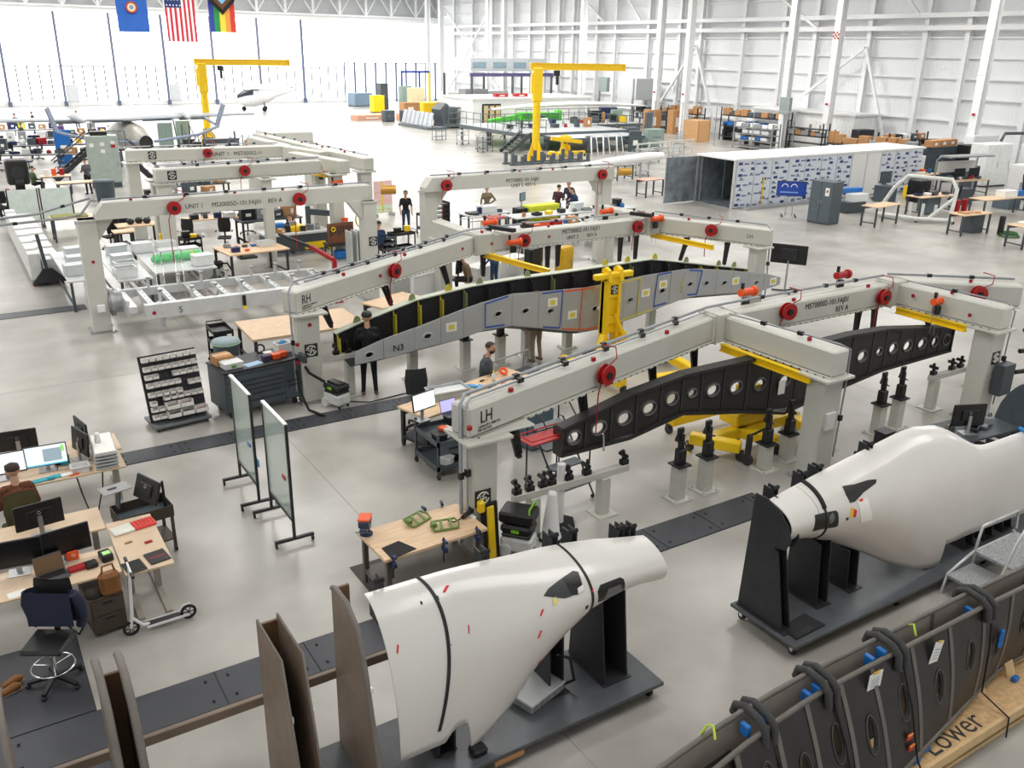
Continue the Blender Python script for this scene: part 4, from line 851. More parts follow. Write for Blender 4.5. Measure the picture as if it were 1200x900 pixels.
sk2, yy2, zt2 = pskin(4.1, 11.4, 4.25, 1.56, .4, 'taupe wing skin standing behind the near black one on the pallet', PLYG, [4.1, 6.2, 8.0, 9.8, 11.4], set(), lean=.3, curve=.02)
for i, x in enumerate((5.3, 6.12, 7.15, 8.68)):
    s = thing('foam_strap', 'black foam padded strap over the two skins, %s along the pallet' % ('nearest to us', 'second nearest to us', 'third nearest to us', 'farthest')[i], 'strap', (x, 4.2, 1.5), world=True, group='straps over the skins')
    zt = zt1(x); k = MB()
    for o in (-.05, .06): k.tube([(x+o, 3.98, zt-.14), (x+o, 4.0, zt+.02), (x+o, 4.08, zt+.08), (x+o, 4.26, zt+.1), (x+o, 4.36, zt+.05), (x+o, 4.38, zt-.05)], .038, 8)
    k.build('foam_pad', M('foam_grey', '3f3f40', .85, var=.1), s)
    MB().tube([(x+.03, 3.99, zt-.1), (x+.05, yy1(1.0, x)-.03, 1.0), (x+.08, yy1(.42, x)-.03, .42), (x+.1, 3.6, .3), (x+.1, 3.58, .05)], .01, 6).build('strap_webbing', RUBBER, s)
ORD = ('first', 'second', 'third', 'fourth', 'fifth', 'sixth', 'seventh')
for i, (x, z) in enumerate(((5.14, 1.47), (5.36, 1.5), (5.93, 1.48), (6.06, 1.5), (6.82, 1.53), (7.0, 1.54), (8.5, 1.48))):
    o = MB().box(x-.025, x+.025, 4.08, 4.18, z-.1, z+.02, .01).build('spacer_block', BLUE); tag(o, 'small blue spacer block wedged between the two skins, %s from the near end' % ORD[i], 'spacer', 'blue spacers between the skins')
for i, (x, y) in enumerate(((7.33, 3.74), (7.57, 3.79), (9.45, 3.92))):
    o = MB().box(x-.05, x+.05, y-.03, y+.03, .29, .35, .01).build('foot_block', BLUE); tag(o, 'small blue block on the pallet board, %s' % ('left of the word Lower', 'above the letter L', 'far right by the wood saddle')[i], 'block', 'blue blocks on the pallet')
o = MB().box(8.9, 8.96, 3.92, 3.97, .94, 1.18, .02).build('blue_grip', BLUE); tag(o, 'blue pill shaped grip fixed in a hand hole of the dark skin', 'grip')
def note(x, z, w, h, label, rot=0.):
    y = yy1(z, x)-.03; n = thing('paper_note', label, 'note', (x, y, z)); b = MB(); b.obox(Matrix.Rotation(rot, 4, 'Y'), w, .004, h); b.build('sheet', PAPER, n)
    for e in (.5, -.5): k = MB(); k.obox(Matrix.Rotation(rot, 4, 'Y') @ Matrix.Translation((0, -.003, h*e)), w*.5, .003, .03); k.build('tape', M('tape_amber', 'f1c232'), n)
    for i in range(4): k2 = MB(); k2.obox(Matrix.Rotation(rot, 4, 'Y') @ Matrix.Translation((0, -.003, h*.2-i*h*.12)), w*.6, .002, .008); k2.build('writing_line', M('ink_blue', '8fa3b8', .8), n)
note(6.72, 1.38, .2, .24, 'white paper note taped flat on the dark skin between two straps'); note(7.7, 1.32, .15, .3, 'white tag hanging by yellow tape near the step ladder', .2)
for i, (x, z) in enumerate(((7.12, .72), (7.14, .6))):
    o = MB().box(x-.04, x+.04, yy1(z, x)-.035, yy1(z, x)-.024, z-.035, z+.035).build('red_sticker', M('sticker_red', 'd9342b', .6)); tag(o, 'small red and yellow sticker on the dark skin, %s of two' % ('upper', 'lower')[i], 'sticker')
    MB().box(x-.04, x+.04, yy1(z, x)-.037, yy1(z, x)-.035, z+.015, z+.035).build('sticker_edge', M('tape_amber', 'f1c232'), o)
for i, x in enumerate((4.75, 6.18, 7.55)):
    o = MB().tube([(x, 4.28, 1.44), (x+.02, 4.24, 1.56), (x+.05, 4.2, 1.58), (x+.03, 4.14, 1.48)], .012, 6).build('tape_loop', M('tape_lime', 'c4e14a', .6)); tag(o, 'lime yellow tape loop over the taupe skin edge, %s' % ('nearest', 'middle', 'farthest')[i], 'tape')
# ---- aluminium two step platform at right edge
t = thing('step_platform', 'aluminium two step work platform with tube handrails beside the dark skins', 'step ladder', (11.3, 5.2, 0), world=True)
BASE[t.name] = (11.05, 5.05, 0)
TREAD = M('tread_mesh', 'b9bcbe', .4, .6, var=.35, scale=45)
MB().box(10.55, 11.15, 4.95, 5.5, .27, .31).build('lower_step', TREAD, t); MB().box(11.15, 12.2, 4.95, 5.5, .46, .5).build('upper_deck', TREAD, t)
for y in (4.93, 5.52):
    MB().tube([(10.52, y, 0), (10.6, y, .3), (11.15, y, .48), (12.2, y, .48)], .022, 8).build('stringer', ALU, t)
    for x in (11.2, 12.15): MB().cyl((x, y, 0), (x, y, .54), .022, n=8).build('leg', ALU, t)
    MB().tube([(10.75, y, .32), (11.0, y, .9), (11.25, y, 1.2), (11.9, y, 1.28), (12.15, y, .58)] if y < 5 else [(11.2, y, .56), (11.25, y, .86), (12.15, y, .86), (12.2, y, .56)], .022, 8).build('handrail', ALU, t)
# ================================================================== furniture makers
def bench(label, x, y, L, Wd, H, rz=0, top=MAPLE, leg=CHAR, shelf=False, name='workbench', cat='workbench', group=None, wheels=False, tth=.045):
    t = thing(name, label, cat, (x, y, 0), rz, group)
    MB().box(-L/2, L/2, -Wd/2, Wd/2, H-tth, H, .006).build('tabletop', top, t)
    for sx in (-1, 1):
        for sy in (-1, 1):
            px, py = sx*(L/2-.08), sy*(Wd/2-.07)
            l = MB().box(px-.035, px+.035, py-.035, py+.035, .06 if wheels else 0, H-tth, .004).build('leg', leg, t)
            if wheels: MB().cyl((px-.02, py, .04), (px+.02, py, .04), .04, n=10).build('caster', BLACK, l)
    for sx in (-1, 1): MB().box(sx*(L/2-.08)-.025, sx*(L/2-.08)+.025, -Wd/2+.07, Wd/2-.07, .16, .2).build('end_rail', leg, t)
    MB().box(-L/2+.08, L/2-.08, Wd/2-.1, Wd/2-.06, H-tth-.12, H-tth).build('back_rail', leg, t)
    if shelf: MB().box(-L/2+.05, L/2-.05, -Wd/2+.05, Wd/2-.05, .2, .23).build('shelf', leg, t)
    return t
def cbox(label, x, y, z, lx, ly, lz, mat, name='cardboard_box', cat='box', rz=0, lid=True, group=None):
    t = thing(name, label, cat, (x, y, z), rz, group); hx, hy = lx/2, ly/2
    if lz > .85 and mat is not CARD and ly > .25:     # cabinets, lockers, machines: plinth, carcass, doors with handles
        MB().box(-hx+.03, hx-.03, -hy+.03, hy-.03, 0, .08).build('plinth', DKSTEEL, t); MB().box(-hx, hx, -hy, hy, .08, lz, .015).build('carcass', mat, t); n = 2 if lx > .8 else 1
        for f in range(n):
            x0, x1 = -hx+.02+f*(lx-.04)/n, -hx+.02+(f+1)*(lx-.04)/n; o = MB().box(x0+.01, x1-.01, -hy-.02, -hy, .12, lz-.06, .006).build('door', mat, t); MB().box(x1-.1, x1-.07, -hy-.04, -hy-.02, lz*.45, lz*.6).build('handle', STEEL, o)
        o = MB().box(-hx-.015, -hx, -hy+.04, hy-.04, .14, lz-.08, .005).build('side_panel', mat, t); return t
    MB().box(-hx, hx, -hy, hy, 0, lz, min(.012, lz*.2)).build('body', mat, t)
    if mat is CARD:
        MB().box(-hx, hx, -.03, .03, lz, lz+.002).build('packing_tape', M('packing_tape', 'cdae86', .4), t); MB().box(-hx*.5, hx*.2, -hy-.003, -hy, lz*.3, lz*.7).build('carton_label', PAPER, t)
    elif lid: MB().box(-hx-.008, hx+.008, -hy-.008, hy+.008, lz-.025, lz+.008, .004).build('lid', mat, t)
    else: MB().box(-hx-.004, hx+.004, -hy-.004, hy+.004, lz*.72, lz*.78).build('rim', mat, t); MB().box(-hx*.4, hx*.4, -hy-.01, -hy, lz*.3, lz*.55, .004).build('front_label', PAPER if mat is not WHITE else TOTE, t)
    return t
def bin_tote(label, x, y, z, lx, ly, lz, mat, rz=0, fill=None, group=None, name='parts_bin', cat='bin'):
    t = thing(name, label, cat, (x, y, z), rz, group); b = MB(); w = .012
    b.box(-lx/2, lx/2, -ly/2, ly/2, 0, w); b.box(-lx/2, -lx/2+w, -ly/2, ly/2, w, lz); b.box(lx/2-w, lx/2, -ly/2, ly/2, w, lz); b.box(-lx/2+w, lx/2-w, -ly/2, -ly/2+w, w, lz); b.box(-lx/2+w, lx/2-w, ly/2-w, ly/2, w, lz)
    k = b.build('tub', mat, t)
    b = MB(); e = .018
    for a in ((-lx/2-e, lx/2+e, -ly/2-e, -ly/2+.004), (-lx/2-e, lx/2+e, ly/2-.004, ly/2+e), (-lx/2-e, -lx/2+.004, -ly/2, ly/2), (lx/2-.004, lx/2+e, -ly/2, ly/2)): b.box(*a, lz-.02, lz)
    b.build('rim', mat, t)
    if fill: MB().box(-lx/2+w, lx/2-w, -ly/2+w, ly/2-w, w, lz*.7).build('contents', fill, t)
    return t
def monitor(label, x, y, z, rz, w=.56, h=.33, screen=SCREEN, stand=True, tilt=0., arm=.12, logo=True, name='monitor', cat='monitor', group=None):
    # faces local -Y
    t = thing(name, label, cat, (x, y, z), rz, group); zc = arm+h/2; R = Matrix.Translation((0, 0, zc)) @ Matrix.Rotation(tilt, 4, 'X')
    b = MB(); b.obox(R, w, .035, h, .008); b.obox(R @ Matrix.Translation((0, .025, 0)), w*.5, .03, h*.5, .01); k = b.build('housing', BLACK, t)
    b = MB(); b.obox(R @ Matrix.Translation((0, -.0185, .005)), w-.03, .002, h-.04); b.build('screen', screen, k)
    if logo:
        b = MB(); b.torus((0, 0, 0), .022, .003, 'y', 14, 5); m = R @ Matrix.Translation((0, .042, h*.12)); b.v = [tuple(m @ Vector(v)) for v in b.v]; b.build('badge', CHROME, k)
    if stand:
        MB().bar((0, .05, .01), (0, .045, zc), .06, .03).build('stand_post', STEEL, t); MB().box(-.13, .13, -.06, .14, 0, .015, .005).build('stand_foot', STEEL, t)
    return t
def laptop(label, x, y, z, rz, scr, body=M('laptop_grey', '5d6065', .4, .3), ang=105):
    t = thing('laptop', label, 'laptop', (x, y, z), rz)
    o = MB().box(-.17, .17, -.24, 0, 0, .018, .004).build('base', body, t); MB().box(-.145, .145, -.15, -.02, .018, .02).build('keyboard', BLACK, o)
    a = math.radians(ang-90); d = Vector((0, math.sin(a), math.cos(a))); R = Matrix.Translation(d*.115+Vector((0, .0, .018))) @ Matrix.Rotation(-a, 4, 'X')
    b = MB(); b.obox(R, .34, .008, .23, .003); k = b.build('lid', body, t); b = MB(); b.obox(R @ Matrix.Translation((0, -.005, 0)), .32, .002, .205); b.build('screen', scr, k); return t
def glowmat(name, col, k=1.): return M(name, col, .4, emit=k, var=.01)
def office_chair(label, x, y, rz, mat=BLACK, seat=.48, stool=False, back=True, arms=False):
    # faces local +Y (back at -Y)
    t = thing('office_chair', label, 'chair', (x, y, 0), rz)
    MB().box(-.24, .24, -.22, .24, seat-.07, seat, .03).build('seat', mat, t)
    if back:
        b = MB(); R = []
        for i in range(7):
            z = seat+.12+i*.085; w = .23-.03*abs(i-3)/3; R.append([(-w+2*w*j/6, -.25-.03*i/6+.05*((j-3)/3)**2*-1+.05, z) for j in range(7)])
        b.loft(R); b.loft([[(p[0], p[1]-.025, p[2]) for p in r] for r in R]); b.build('backrest', mat, t)
        MB().bar((0, -.22, seat-.05), (0, -.27, seat+.3), .06, .03).build('back_bar', BLACK, t)
    MB().cyl((0, 0, .1), (0, 0, seat-.06), .03, n=10).build('gas_lift', CHROME if stool else BLACK, t)
    for i in range(5):
        a = 2*PI*i/5+.3; l = MB().bar((0, 0, .12), (.3*math.cos(a), .3*math.sin(a), .075), .045, .035).build('leg', BLACK, t)
        MB().cyl((.3*math.cos(a)-.02, .3*math.sin(a), .03), (.3*math.cos(a)+.02, .3*math.sin(a), .03), .03, n=8).build('caster', BLACK, l)
    if stool:
        MB().torus((0, 0, .26), .23, .012, 'z', 28, 6).build('foot_ring', CHROME, t)
        for i in range(3): MB().cyl((0, 0, .26), (.23*math.cos(i*2.1), .23*math.sin(i*2.1), .26), .008, n=6).build('ring_spoke', CHROME, t)
    if arms:
        for s in (-1, 1): MB().bar((s*.28, -.12, seat+.2), (s*.28, .14, seat+.2), .06, .03, .01).build('armrest', BLACK, t)
    return t
def cart(label, x, y, rz, L=.75, Wd=.5, H=.9, mat=CHAR, shelves=(.2, .85), handle=True, name='tool_cart', tray=True):
    t = thing(name, label, 'cart', (x, y, 0), rz)
    for z in shelves:
        b = MB(); b.box(-L/2, L/2, -Wd/2, Wd/2, z, z+.02)
        if tray:
            for a in ((-L/2, L/2, -Wd/2, -Wd/2+.015), (-L/2, L/2, Wd/2-.015, Wd/2), (-L/2, -L/2+.015, -Wd/2, Wd/2), (L/2-.015, L/2, -Wd/2, Wd/2)): b.box(*a, z+.02, z+.09)
        b.build('shelf', mat, t)
    for sx in (-1, 1):
        for sy in (-1, 1):
            px, py = sx*(L/2-.02), sy*(Wd/2-.02); l = MB().box(px-.02, px+.02, py-.02, py+.02, .1, H).build('post', mat, t)
            MB().cyl((px-.02, py, .05), (px+.02, py, .05), .05, n=10).build('caster', BLACK, l)
    if handle: MB().tube([(L/2, -Wd/2+.04, H-.02), (L/2+.12, -Wd/2+.04, H+.02), (L/2+.12, Wd/2-.04, H+.02), (L/2, Wd/2-.04, H-.02)], .015, 7).build('handle', BLACK, t)
    return t
def extractor(label, x, y, rz, green=True):
    t = thing('dust_extractor', label, 'vacuum', (x, y, 0), rz)
    MB().box(-.18, .18, -.24, .24, .06, .3, .04).build('tank', M('vac_white', 'd8dad8', .5), t); MB().box(-.17, .17, -.22, .22, .3, .36, .02).build('panel', BLACK, t)
    h = MB().box(-.18, .18, -.24, .24, .36, .5, .04).build('motor_head', BLACK, t)
    for s in (-1, 1): MB().box(s*.181, s*.19, -.06, .06, .4, .45).build('clip', M('clip_green', '8fd32f', .5), h)
    MB().box(-.1, .1, -.2, .2, .5, .54, .02).build('lid_handle', BLACK, h)
    for sx in (-1, 1):
        MB().cyl((sx*.18, .15, .1), (sx*.22, .15, .1), .1, n=14).build('wheel', M('vac_white', 'd8dad8'), t); MB().cyl((sx*.1, -.2, .03), (sx*.13, -.2, .03), .03, n=8).build('caster', BLACK, t)
    return t
def clampq(label, x, y, z, rz=0, h=.3):
    t = thing('bar_clamp', label, 'clamp', (x, y, z), rz)
    MB().box(-.008, .008, -.012, .012, -h, .08).build('bar', DKSTEEL, t); MB().box(-.02, .02, -.1, .02, .02, .06, .008).build('jaw', NAVY, t); MB().box(-.025, .025, -.09, .03, -.12, -.04, .01).build('trigger_grip', NAVY, t); return t
# ================================================================== around the front gantry
bench('maple topped workbench with vise and clamps, beside the LH gantry post', 4.76, 9.68, 1.58, .86, .78, .03, leg=M('bench_taupe', '5b544c', .5), shelf=True)
t = thing('bench_vise', 'grey blue vise with orange jaw cap on the maple workbench corner', 'vise', (4.05, 9.98, .78), -.6)
MB().lathe([(.09, 0), (.09, .02), (.055, .05), (.055, .09)], n=12).build('swivel_base', NAVY, t); b = MB(); b.box(-.06, .06, -.1, .1, .09, .2, .015); b.box(-.075, .075, -.02, .06, .19, .27, .01); b.build('body', M('vise_blue', '4b5468', .45, .4), t)
b = MB(); b.box(-.05, .05, -.2, -.1, .12, .18, .01); b.box(-.075, .075, -.16, -.1, .17, .27, .01); b.build('sliding_jaw', M('vise_blue', '4b5468'), t); MB().box(-.085, .085, -.16, .06, .27, .3, .01).build('jaw_cap', ORANGE, t); MB().bar((-.1, -.22, .15), (.1, -.22, .15), .014, .014).build('handle', CHROME, t)
OLIVE = M('olive_green', '6f8a3f', .5, var=.1)
for i, (x, y, r, l) in enumerate(((4.8, 9.94, .35, 'olive green frame bracket on the maple workbench, nearer the vise'), (5.06, 9.6, -.2, 'olive green frame bracket on the maple workbench, nearer the gantry post'))):
    t = thing('frame_bracket', l, 'bracket', (x, y, .78), r)
    MB().tube([(-.17, -.1, .02), (.17, -.1, .02), (.2, 0, .05), (.17, .1, .06), (-.17, .1, .06), (-.2, 0, .05), (-.17, -.1, .02)], .016, 7).build('outer_frame', OLIVE, t)
    for xx in (-.07, .07): MB().bar((xx, -.1, .03), (xx+.03, .1, .07), .035, .02).build('cross_web', OLIVE, t)
    MB().box(-.2, -.12, -.04, .04, .03, .1, .01).build('gusset', OLIVE, t)
t = thing('angle_grinder', 'black hand tool lying on the maple workbench right end', 'power tool', (5.5, 9.72, .78), .5); MB().tube([(-.15, 0, .04), (-.02, 0, .045), (.1, 0, .05)], [.03, .035, .04], 9).build('body', BLACK, t); MB().cyl((.1, 0, .02), (.1, 0, .09), .05, n=12).build('head', BLACK, t); MB().tube([(-.15, 0, .04), (-.28, .05, .02), (-.3, .15, .02)], .01, 5).build('cable', BLACK, t)
clampq('blue bar clamp on the back edge of the maple workbench, left one', 5.02, 10.12, .78, PI); clampq('blue bar clamp on the back edge of the maple workbench, right one', 5.3, 10.13, .78, PI-.3); clampq('blue bar clamp on the front left corner of the maple workbench', 4.1, 9.24, .78); clampq('blue bar clamp on the front edge of the maple workbench, middle', 4.85, 9.24, .78); clampq('blue bar clamp on the front edge of the maple workbench near the post', 5.38, 9.27, .78)
o = MB().prism([(-.2, -.16), (.2, -.16), (.14, .16), (-.14, .16)], 'xy', 0, .006).build('rubber_sheet', RUBBER); o.location = (4.24, 9.4, .781); o.rotation_euler = (0, 0, .2); tag(o, 'dark grey rubber sheet lying over the corner of the maple workbench', 'sheet')
for x, y, w, h, r, l in ((4.62, 10.0, 1.3, .95, 0, 'dark floor mat under the maple workbench'), ):
    o = MB().box(-w/2, w/2, -h/2, h/2, 0, .008).build('floor_mat', M('mat_dark', '4e4a47', .8, var=.15)); o.location = (x, y, .002); tag(o, l, 'mat')
t = thing('cable_ramp', 'black and yellow cable ramp leaning upright on the LH gantry post', 'cable ramp', (5.83, 9.6, 0), .1); R = Matrix.Rotation(-.1, 4, 'X')
b = MB(); b.obox(R @ Matrix.Translation((0, 0, .47)), .3, .05, .9, .02); b.build('ramp_body', RUBBER, t); b = MB(); b.obox(R @ Matrix.Translation((0, -.03, .46)), .13, .03, .82, .01); b.build('ramp_lid', YELLOW, t)
t = extractor('white and black dust extractor by the LH post, next to the white cones', 6.3, 9.62, .7); MB().box(-.2, .2, -.26, .26, .54, .72, .03).build('tool_case', BLACK, t); MB().tube([(-.15, -.2, .7), (-.15, -.2, .8), (.15, -.2, .8), (.15, -.2, .7)], .014, 6).build('carry_bow', M('clip_green', '8fd32f'), t)
t = thing('white_cone', 'tall white cone with black foot left of the white tube', 'cone', (6.93, 9.68, 0)); MB().lathe([(.17, .03), (.14, .1), (.07, .75), (.055, .8), (.001, .8)], n=20).build('cone_body', WHITE, t); MB().lathe([(.001, 0), (.2, 0), (.2, .035), (.17, .04)], n=8).build('foot', RUBBER, t)
t = thing('white_bollard', 'white tube bollard on a black hexagon foot below the carbon spar', 'bollard', (7.3, 9.98, 0)); MB().cyl((0, 0, .04), (0, 0, 1.05), .065, n=16).build('tube', WHITE, t); MB().cyl((0, 0, 0), (0, 0, .045), .27, n=6).build('foot', RUBBER, t)
# rolling ladder behind the left end of the spar
t = thing('rolling_ladder', 'grey rolling step ladder with red top tray behind the left spar end', 'step ladder', (7.9, 10.9, 0), .1)
for i in range(4): MB().box(-.32, .32, -.5+i*.22, -.28+i*.22, .28+i*.28, .31+i*.28).build('step', M('step_mesh', '6e7478', .5, .4, var=.3, scale=40), t)
for s in (-1, 1):
    MB().tube([(s*.34, -.55, .05), (s*.34, .3, 1.2), (s*.34, .42, 1.2), (s*.34, .42, .05)], .016, 7).build('side_frame', DKSTEEL, t); MB().tube([(s*.34, -.4, .28), (s*.34, -.4, .95), (s*.34, .4, 1.75), (s*.34, .42, 1.2)], .014, 7).build('handrail', DKSTEEL, t)
    for y in (-.52, .42): MB().cyl((s*.34-.015, y, .035), (s*.34+.015, y, .035), .035, n=8).build('caster', BLACK, t)
b = MB(); b.box(-.4, .4, -.25, .1, 1.0, 1.02); o = b.build('tool_tray', M('tray_red', 'c52a2a', .5), t); o.location = (-.55, -.2, .25); o2 = MB().tube([(-.4, -.25, 1.08), (.4, -.25, 1.08), (.4, .1, 1.08), (-.4, .1, 1.08), (-.4, -.25, 1.08)], .014, 6).build('tray_rail', M('tray_red', 'c52a2a'), o)
bin_tote('blue grey wheeled waste bin seen below the LH beam', 8.6, 12.7, .05, .55, .5, .85, M('bin_blue', '4d6575', .5), .2, cat='bin', name='waste_bin')
# worker's bench behind the LH beam
bench('maple topped workbench with dark legs behind the LH beam', 7.93, 13.95, 3.0, .8, .8, .27, leg=DKSTEEL, shelf=True, wheels=True)
t = cart('dark grey two shelf tool cart with drawer and screens, left of the LH post', 6.66, 12.72, .0, .62, .9, .86, CHAR, (.16, .62), False)
MB().box(-.3, .3, -.45, -.43, .45, .62, .005).build('drawer', SLATE, t); MB().bar((-.1, -.46, .56), (.1, -.46, .56), .02, .02).build('drawer_pull', BLACK, t)
monitor('white glowing monitor on the dark tool cart beside the purple laptop', 6.5, 13.08, .8, .25, .52, .32, glowmat('screen_pale', 'e4f1ea', .9), tilt=-.15, arm=.22)
laptop('laptop showing a purple window on the dark tool cart', 6.95, 12.98, .9, .12, glowmat('screen_purple', 'b9b6e8', .8)); MB().bar((6.95, 12.9, .72), (6.95, 12.9, .9), .1, .3).build('x', BLACK).name = 'laptop_riser'
tag(bpy.data.objects['laptop_riser'], 'black riser block holding up the purple screened laptop', 'riser')
bin_tote('grey tote of parts on the workbench behind the LH beam', 7.45, 13.95, .8, .75, .42, .16, M('tote_pale', 'b4b8ba', .5), -.04, CLEARP)
for i, (x, y, z, m, n, l) in enumerate(((6.5, 12.5, .64, BLACK, 'drill_case', 'black case in the dark tool cart tray'), (6.72, 12.62, .64, M('pouch_white', 'e8e4dc', .7), 'parts_bag', 'white bag in the dark tool cart tray'), (6.62, 12.48, .18, WHITE, 'white_bucket', 'white box on the lower shelf of the dark tool cart'), (6.85, 12.6, .18, BLACK, 'tool_pile', 'black tool case on the lower shelf of the dark tool cart'))): cbox(l, x, y, z, .2, .22, .13, m, n, 'case', .3*i)
o = cbox('small orange pack in the dark tool cart tray', 6.62, 12.6, .77, .12, .1, .06, ORANGE, 'orange_pack', 'pack', .3)
for i, (x, y) in enumerate(((8.05, 13.9), (8.2, 14.0), (8.1, 14.12))):
    b = MB(); b.sphere((0, 0, .02), (.11, .07, .025), 9, 5); b.sphere((.1, .03, .02), (.06, .03, .018), 7, 5); o = b.build('work_glove', M('glove_blue', '5aa7e0', .8)); o.location = (x, y, .8); o.rotation_euler = (0, 0, i); tag(o, 'light blue work glove on the workbench behind the LH beam, %s of three' % ('left', 'right', 'rearmost')[i], 'glove', 'blue gloves on the workbench')
t = thing('glue_bottle', 'white bottle with yellow cap on the workbench by the bearded worker', 'bottle', (8.62, 14.2, .8)); MB().lathe([(.001, 0), (.04, 0), (.04, .14), (.015, .17), (.001, .17)], n=12).build('bottle_body', WHITE, t); MB().lathe([(.018, .17), (.012, .23), (.001, .23)], n=10).build('cap', YELLOW, t)
for i, (x, y, a) in enumerate(((8.45, 14.3, .3), (8.75, 14.0, .5), (8.4, 13.9, .1), (8.95, 14.1, 2.4))):
    t = thing('hand_tool', 'dark hand tool among the blue gloves, number %s from the tote' % ('one', 'two', 'three', 'four')[i], 'tool', (x, y, .8), a); MB().tube([(-.1, 0, .02), (0, 0, .02)], .018, 7).build('grip', (BLACK, ORANGE, BLACK, RED)[i], t); MB().cyl((0, 0, .02), (.12, 0, .02), .008, n=6).build('blade', STEEL, t)
office_chair('black mesh office chair behind the workbench with the purple laptop', 7.12, 14.5, 2.9, M('mesh_black', '2a2b2e', .8, var=.2, scale=60), .5)
t = thing('plastic_crate_trolley', 'grey rounded trolley of dark trays behind the bearded worker', 'cart', (9.75, 14.9, 0), .3)
MB().box(-.55, .55, -.32, .32, .35, .5, .05).build('tub', SLATE, t); MB().box(-.5, .5, -.28, .28, .5, .52).build('liner', CHAR, t); MB().tube([(-.55, .3, .45), (-.6, .33, .85), (.6, .33, .85), (.55, .3, .45)], .02, 7).build('rail', TOTE, t); MB().bar((-.1, -.1, .52), (.3, .2, .85), .02, .2).build('tilted_lid', BLACK, t)
for sx in (-.45, .45): MB().box(sx-.03, sx+.03, -.25, .25, .1, .35).build('leg', CHAR, t); MB().cyl((sx, -.25, .05), (sx+.04, -.25, .05), .05, n=8).build('caster', BLACK, t)
extractor('dust extractor with green clips beside the yellow mast', 12.05, 15.35, .4)
MB().box(11.65, 11.95, 15.3, 15.7, .35, .75, .02).build('x', ALU).name = 'aluminium_case'; tag(bpy.data.objects['aluminium_case'], 'bright aluminium equipment case near the khaki trousers', 'case'); bpy.data.objects['aluminium_case'].location.z = -.33
# ================================================================== around the RH post
t = thing('tool_chest', 'dark slate roller tool chest with many drawers left of the RH post', 'tool chest', (4.72, 17.18, 0), .14)
MB().box(-.82, .82, -.42, .42, .16, .98, .01).build('body', CHAR, t); MB().box(-.84, .84, -.44, .44, .98, 1.02, .008).build('top_mat', DKSTEEL, t)
zz = [.2, .36, .5, .6, .7, .8, .96]
for i in range(6):
    for x0, x1 in (((-.8, .42),) if i not in (0, 1, 2) else ((-.8, .42), (.44, .8))):
        if x0 > 0 and i == 1: continue
        z1 = zz[i+1]-.012 if not (x0 > 0 and i == 0) else zz[2]-.012
        o = MB().box(x0, x1, -.44, -.42, zz[i], z1, .004).build('drawer', SLATE, t); MB().box(x0+.03, x1-.03, -.455, -.44, z1-.03, z1-.012).build('drawer_lip', DKSTEEL, o); MB().box(x0+.05, x0+.14, -.448, -.44, z1-.07, z1-.05).build('label_holder', CHROME, o)
for sx in (-.68, .68):
    for sy in (-.3, .3): MB().cyl((sx-.03, sy, .08), (sx+.03, sy, .08), .08, n=14).build('caster', BLACK, t)
cbox('brown cardboard box on the left end of the tool chest', 4.1, 17.25, 1.02, .36, .34, .19, CARD, rz=.14); t = cbox('white systainer case with green patch on the tool chest', 4.2, 16.93, 1.02, .38, .27, .12, M('case_white', 'dfe1df', .5), 'systainer_case', 'case', .14); MB().box(-.06, .04, -.14, -.136, .03, .08).build('green_patch', GREENP, t)
o = MB().box(-.18, .18, -.1, .1, 0, .006).build('blue_sheet', M('paper_blue', 'a9c6e6', .7)); o.location = (4.62, 16.92, 1.021); o.rotation_euler = (0, 0, .3); tag(o, 'pale blue paper sheet on the tool chest', 'paper')
for i, (x, y, m, l) in enumerate(((4.92, 17.02, M('pack_dark', '3b3550', .6), 'dark purple pack on the tool chest'), (5.02, 17.2, M('pack_white', 'e6e2dc', .6), 'white pack on the tool chest behind the dark purple one'), (5.12, 17.03, ORANGE, 'orange pack on the tool chest, left of two'), (5.28, 17.1, ORANGE, 'orange pack on the tool chest, right of two'))): cbox(l, x, y, 1.02, .15, .14, .1, m, 'supply_pack', 'pack', .14)
t = bin_tote('white open tote with blue gloves on the tool chest', 5.4, 17.4, 1.02, .3, .24, .2, WHITE, .14); MB().sphere((0, 0, .2), (.08, .05, .05), 8, 6).build('blue_glove', M('glove_blue', '5aa7e0'), t)
o = MB().torus((0, 0, 0), .09, .02, 'y', 16, 6).build('wire_coil', BLACK); o.location = (4.95, 17.5, 1.12); tag(o, 'black coil standing on the back of the tool chest', 'coil')
# sloping bin rack
t = thing('bin_rack', 'sloped rack of small white parts bins left of the tool chest', 'rack', (3.12, 17.15, 0), .1); R = Matrix.Translation((0, .1, .75)) @ Matrix.Rotation(-.28, 4, 'X')
b = MB(); b.obox(R, 1.1, .03, 1.3); b.build('louvre_panel', DKSTEEL, t); MB().box(-.55, .55, -.35, .35, .06, .12, .01).build('base', M('rack_grey', '6b6e72', .5), t)
for sx in (-.48, .48):
    for sy in (-.28, .28): MB().cyl((sx-.015, sy, .03), (sx+.015, sy, .03), .03, n=8).build('caster', BLACK, t)
rows = [(.58, 8, .13, 0, (0, 8)), (.4, 8, .13, 0, (0, 8)), (.24, 8, .13, 1, (0, 2)), (.24, 8, .13, 0, (4, 8)), (.08, 8, .13, 2, (0, 5)), (.02, 8, .13, 0, (6, 8)), (-.1, 8, .13, 3, (0, 5)), (-.2, 8, .13, 0, (2, 8)), (-.27, 8, .13, 0, (0, 1)), (-.39, 8, .13, 0, (0, 2)), (-.38, 4, .26, 0, (1, 3)), (-.55, 4, .26, 0, (1, 4)), (-.54, 8, .13, 0, (0, 2))]
cols = [M('parts_red', '8c4038', .7), M('parts_grey', '8d8d8d', .6), M('parts_brown', '7a5a3a', .7), M('parts_dark', '33312f', .7)]
mesh_bin = {}
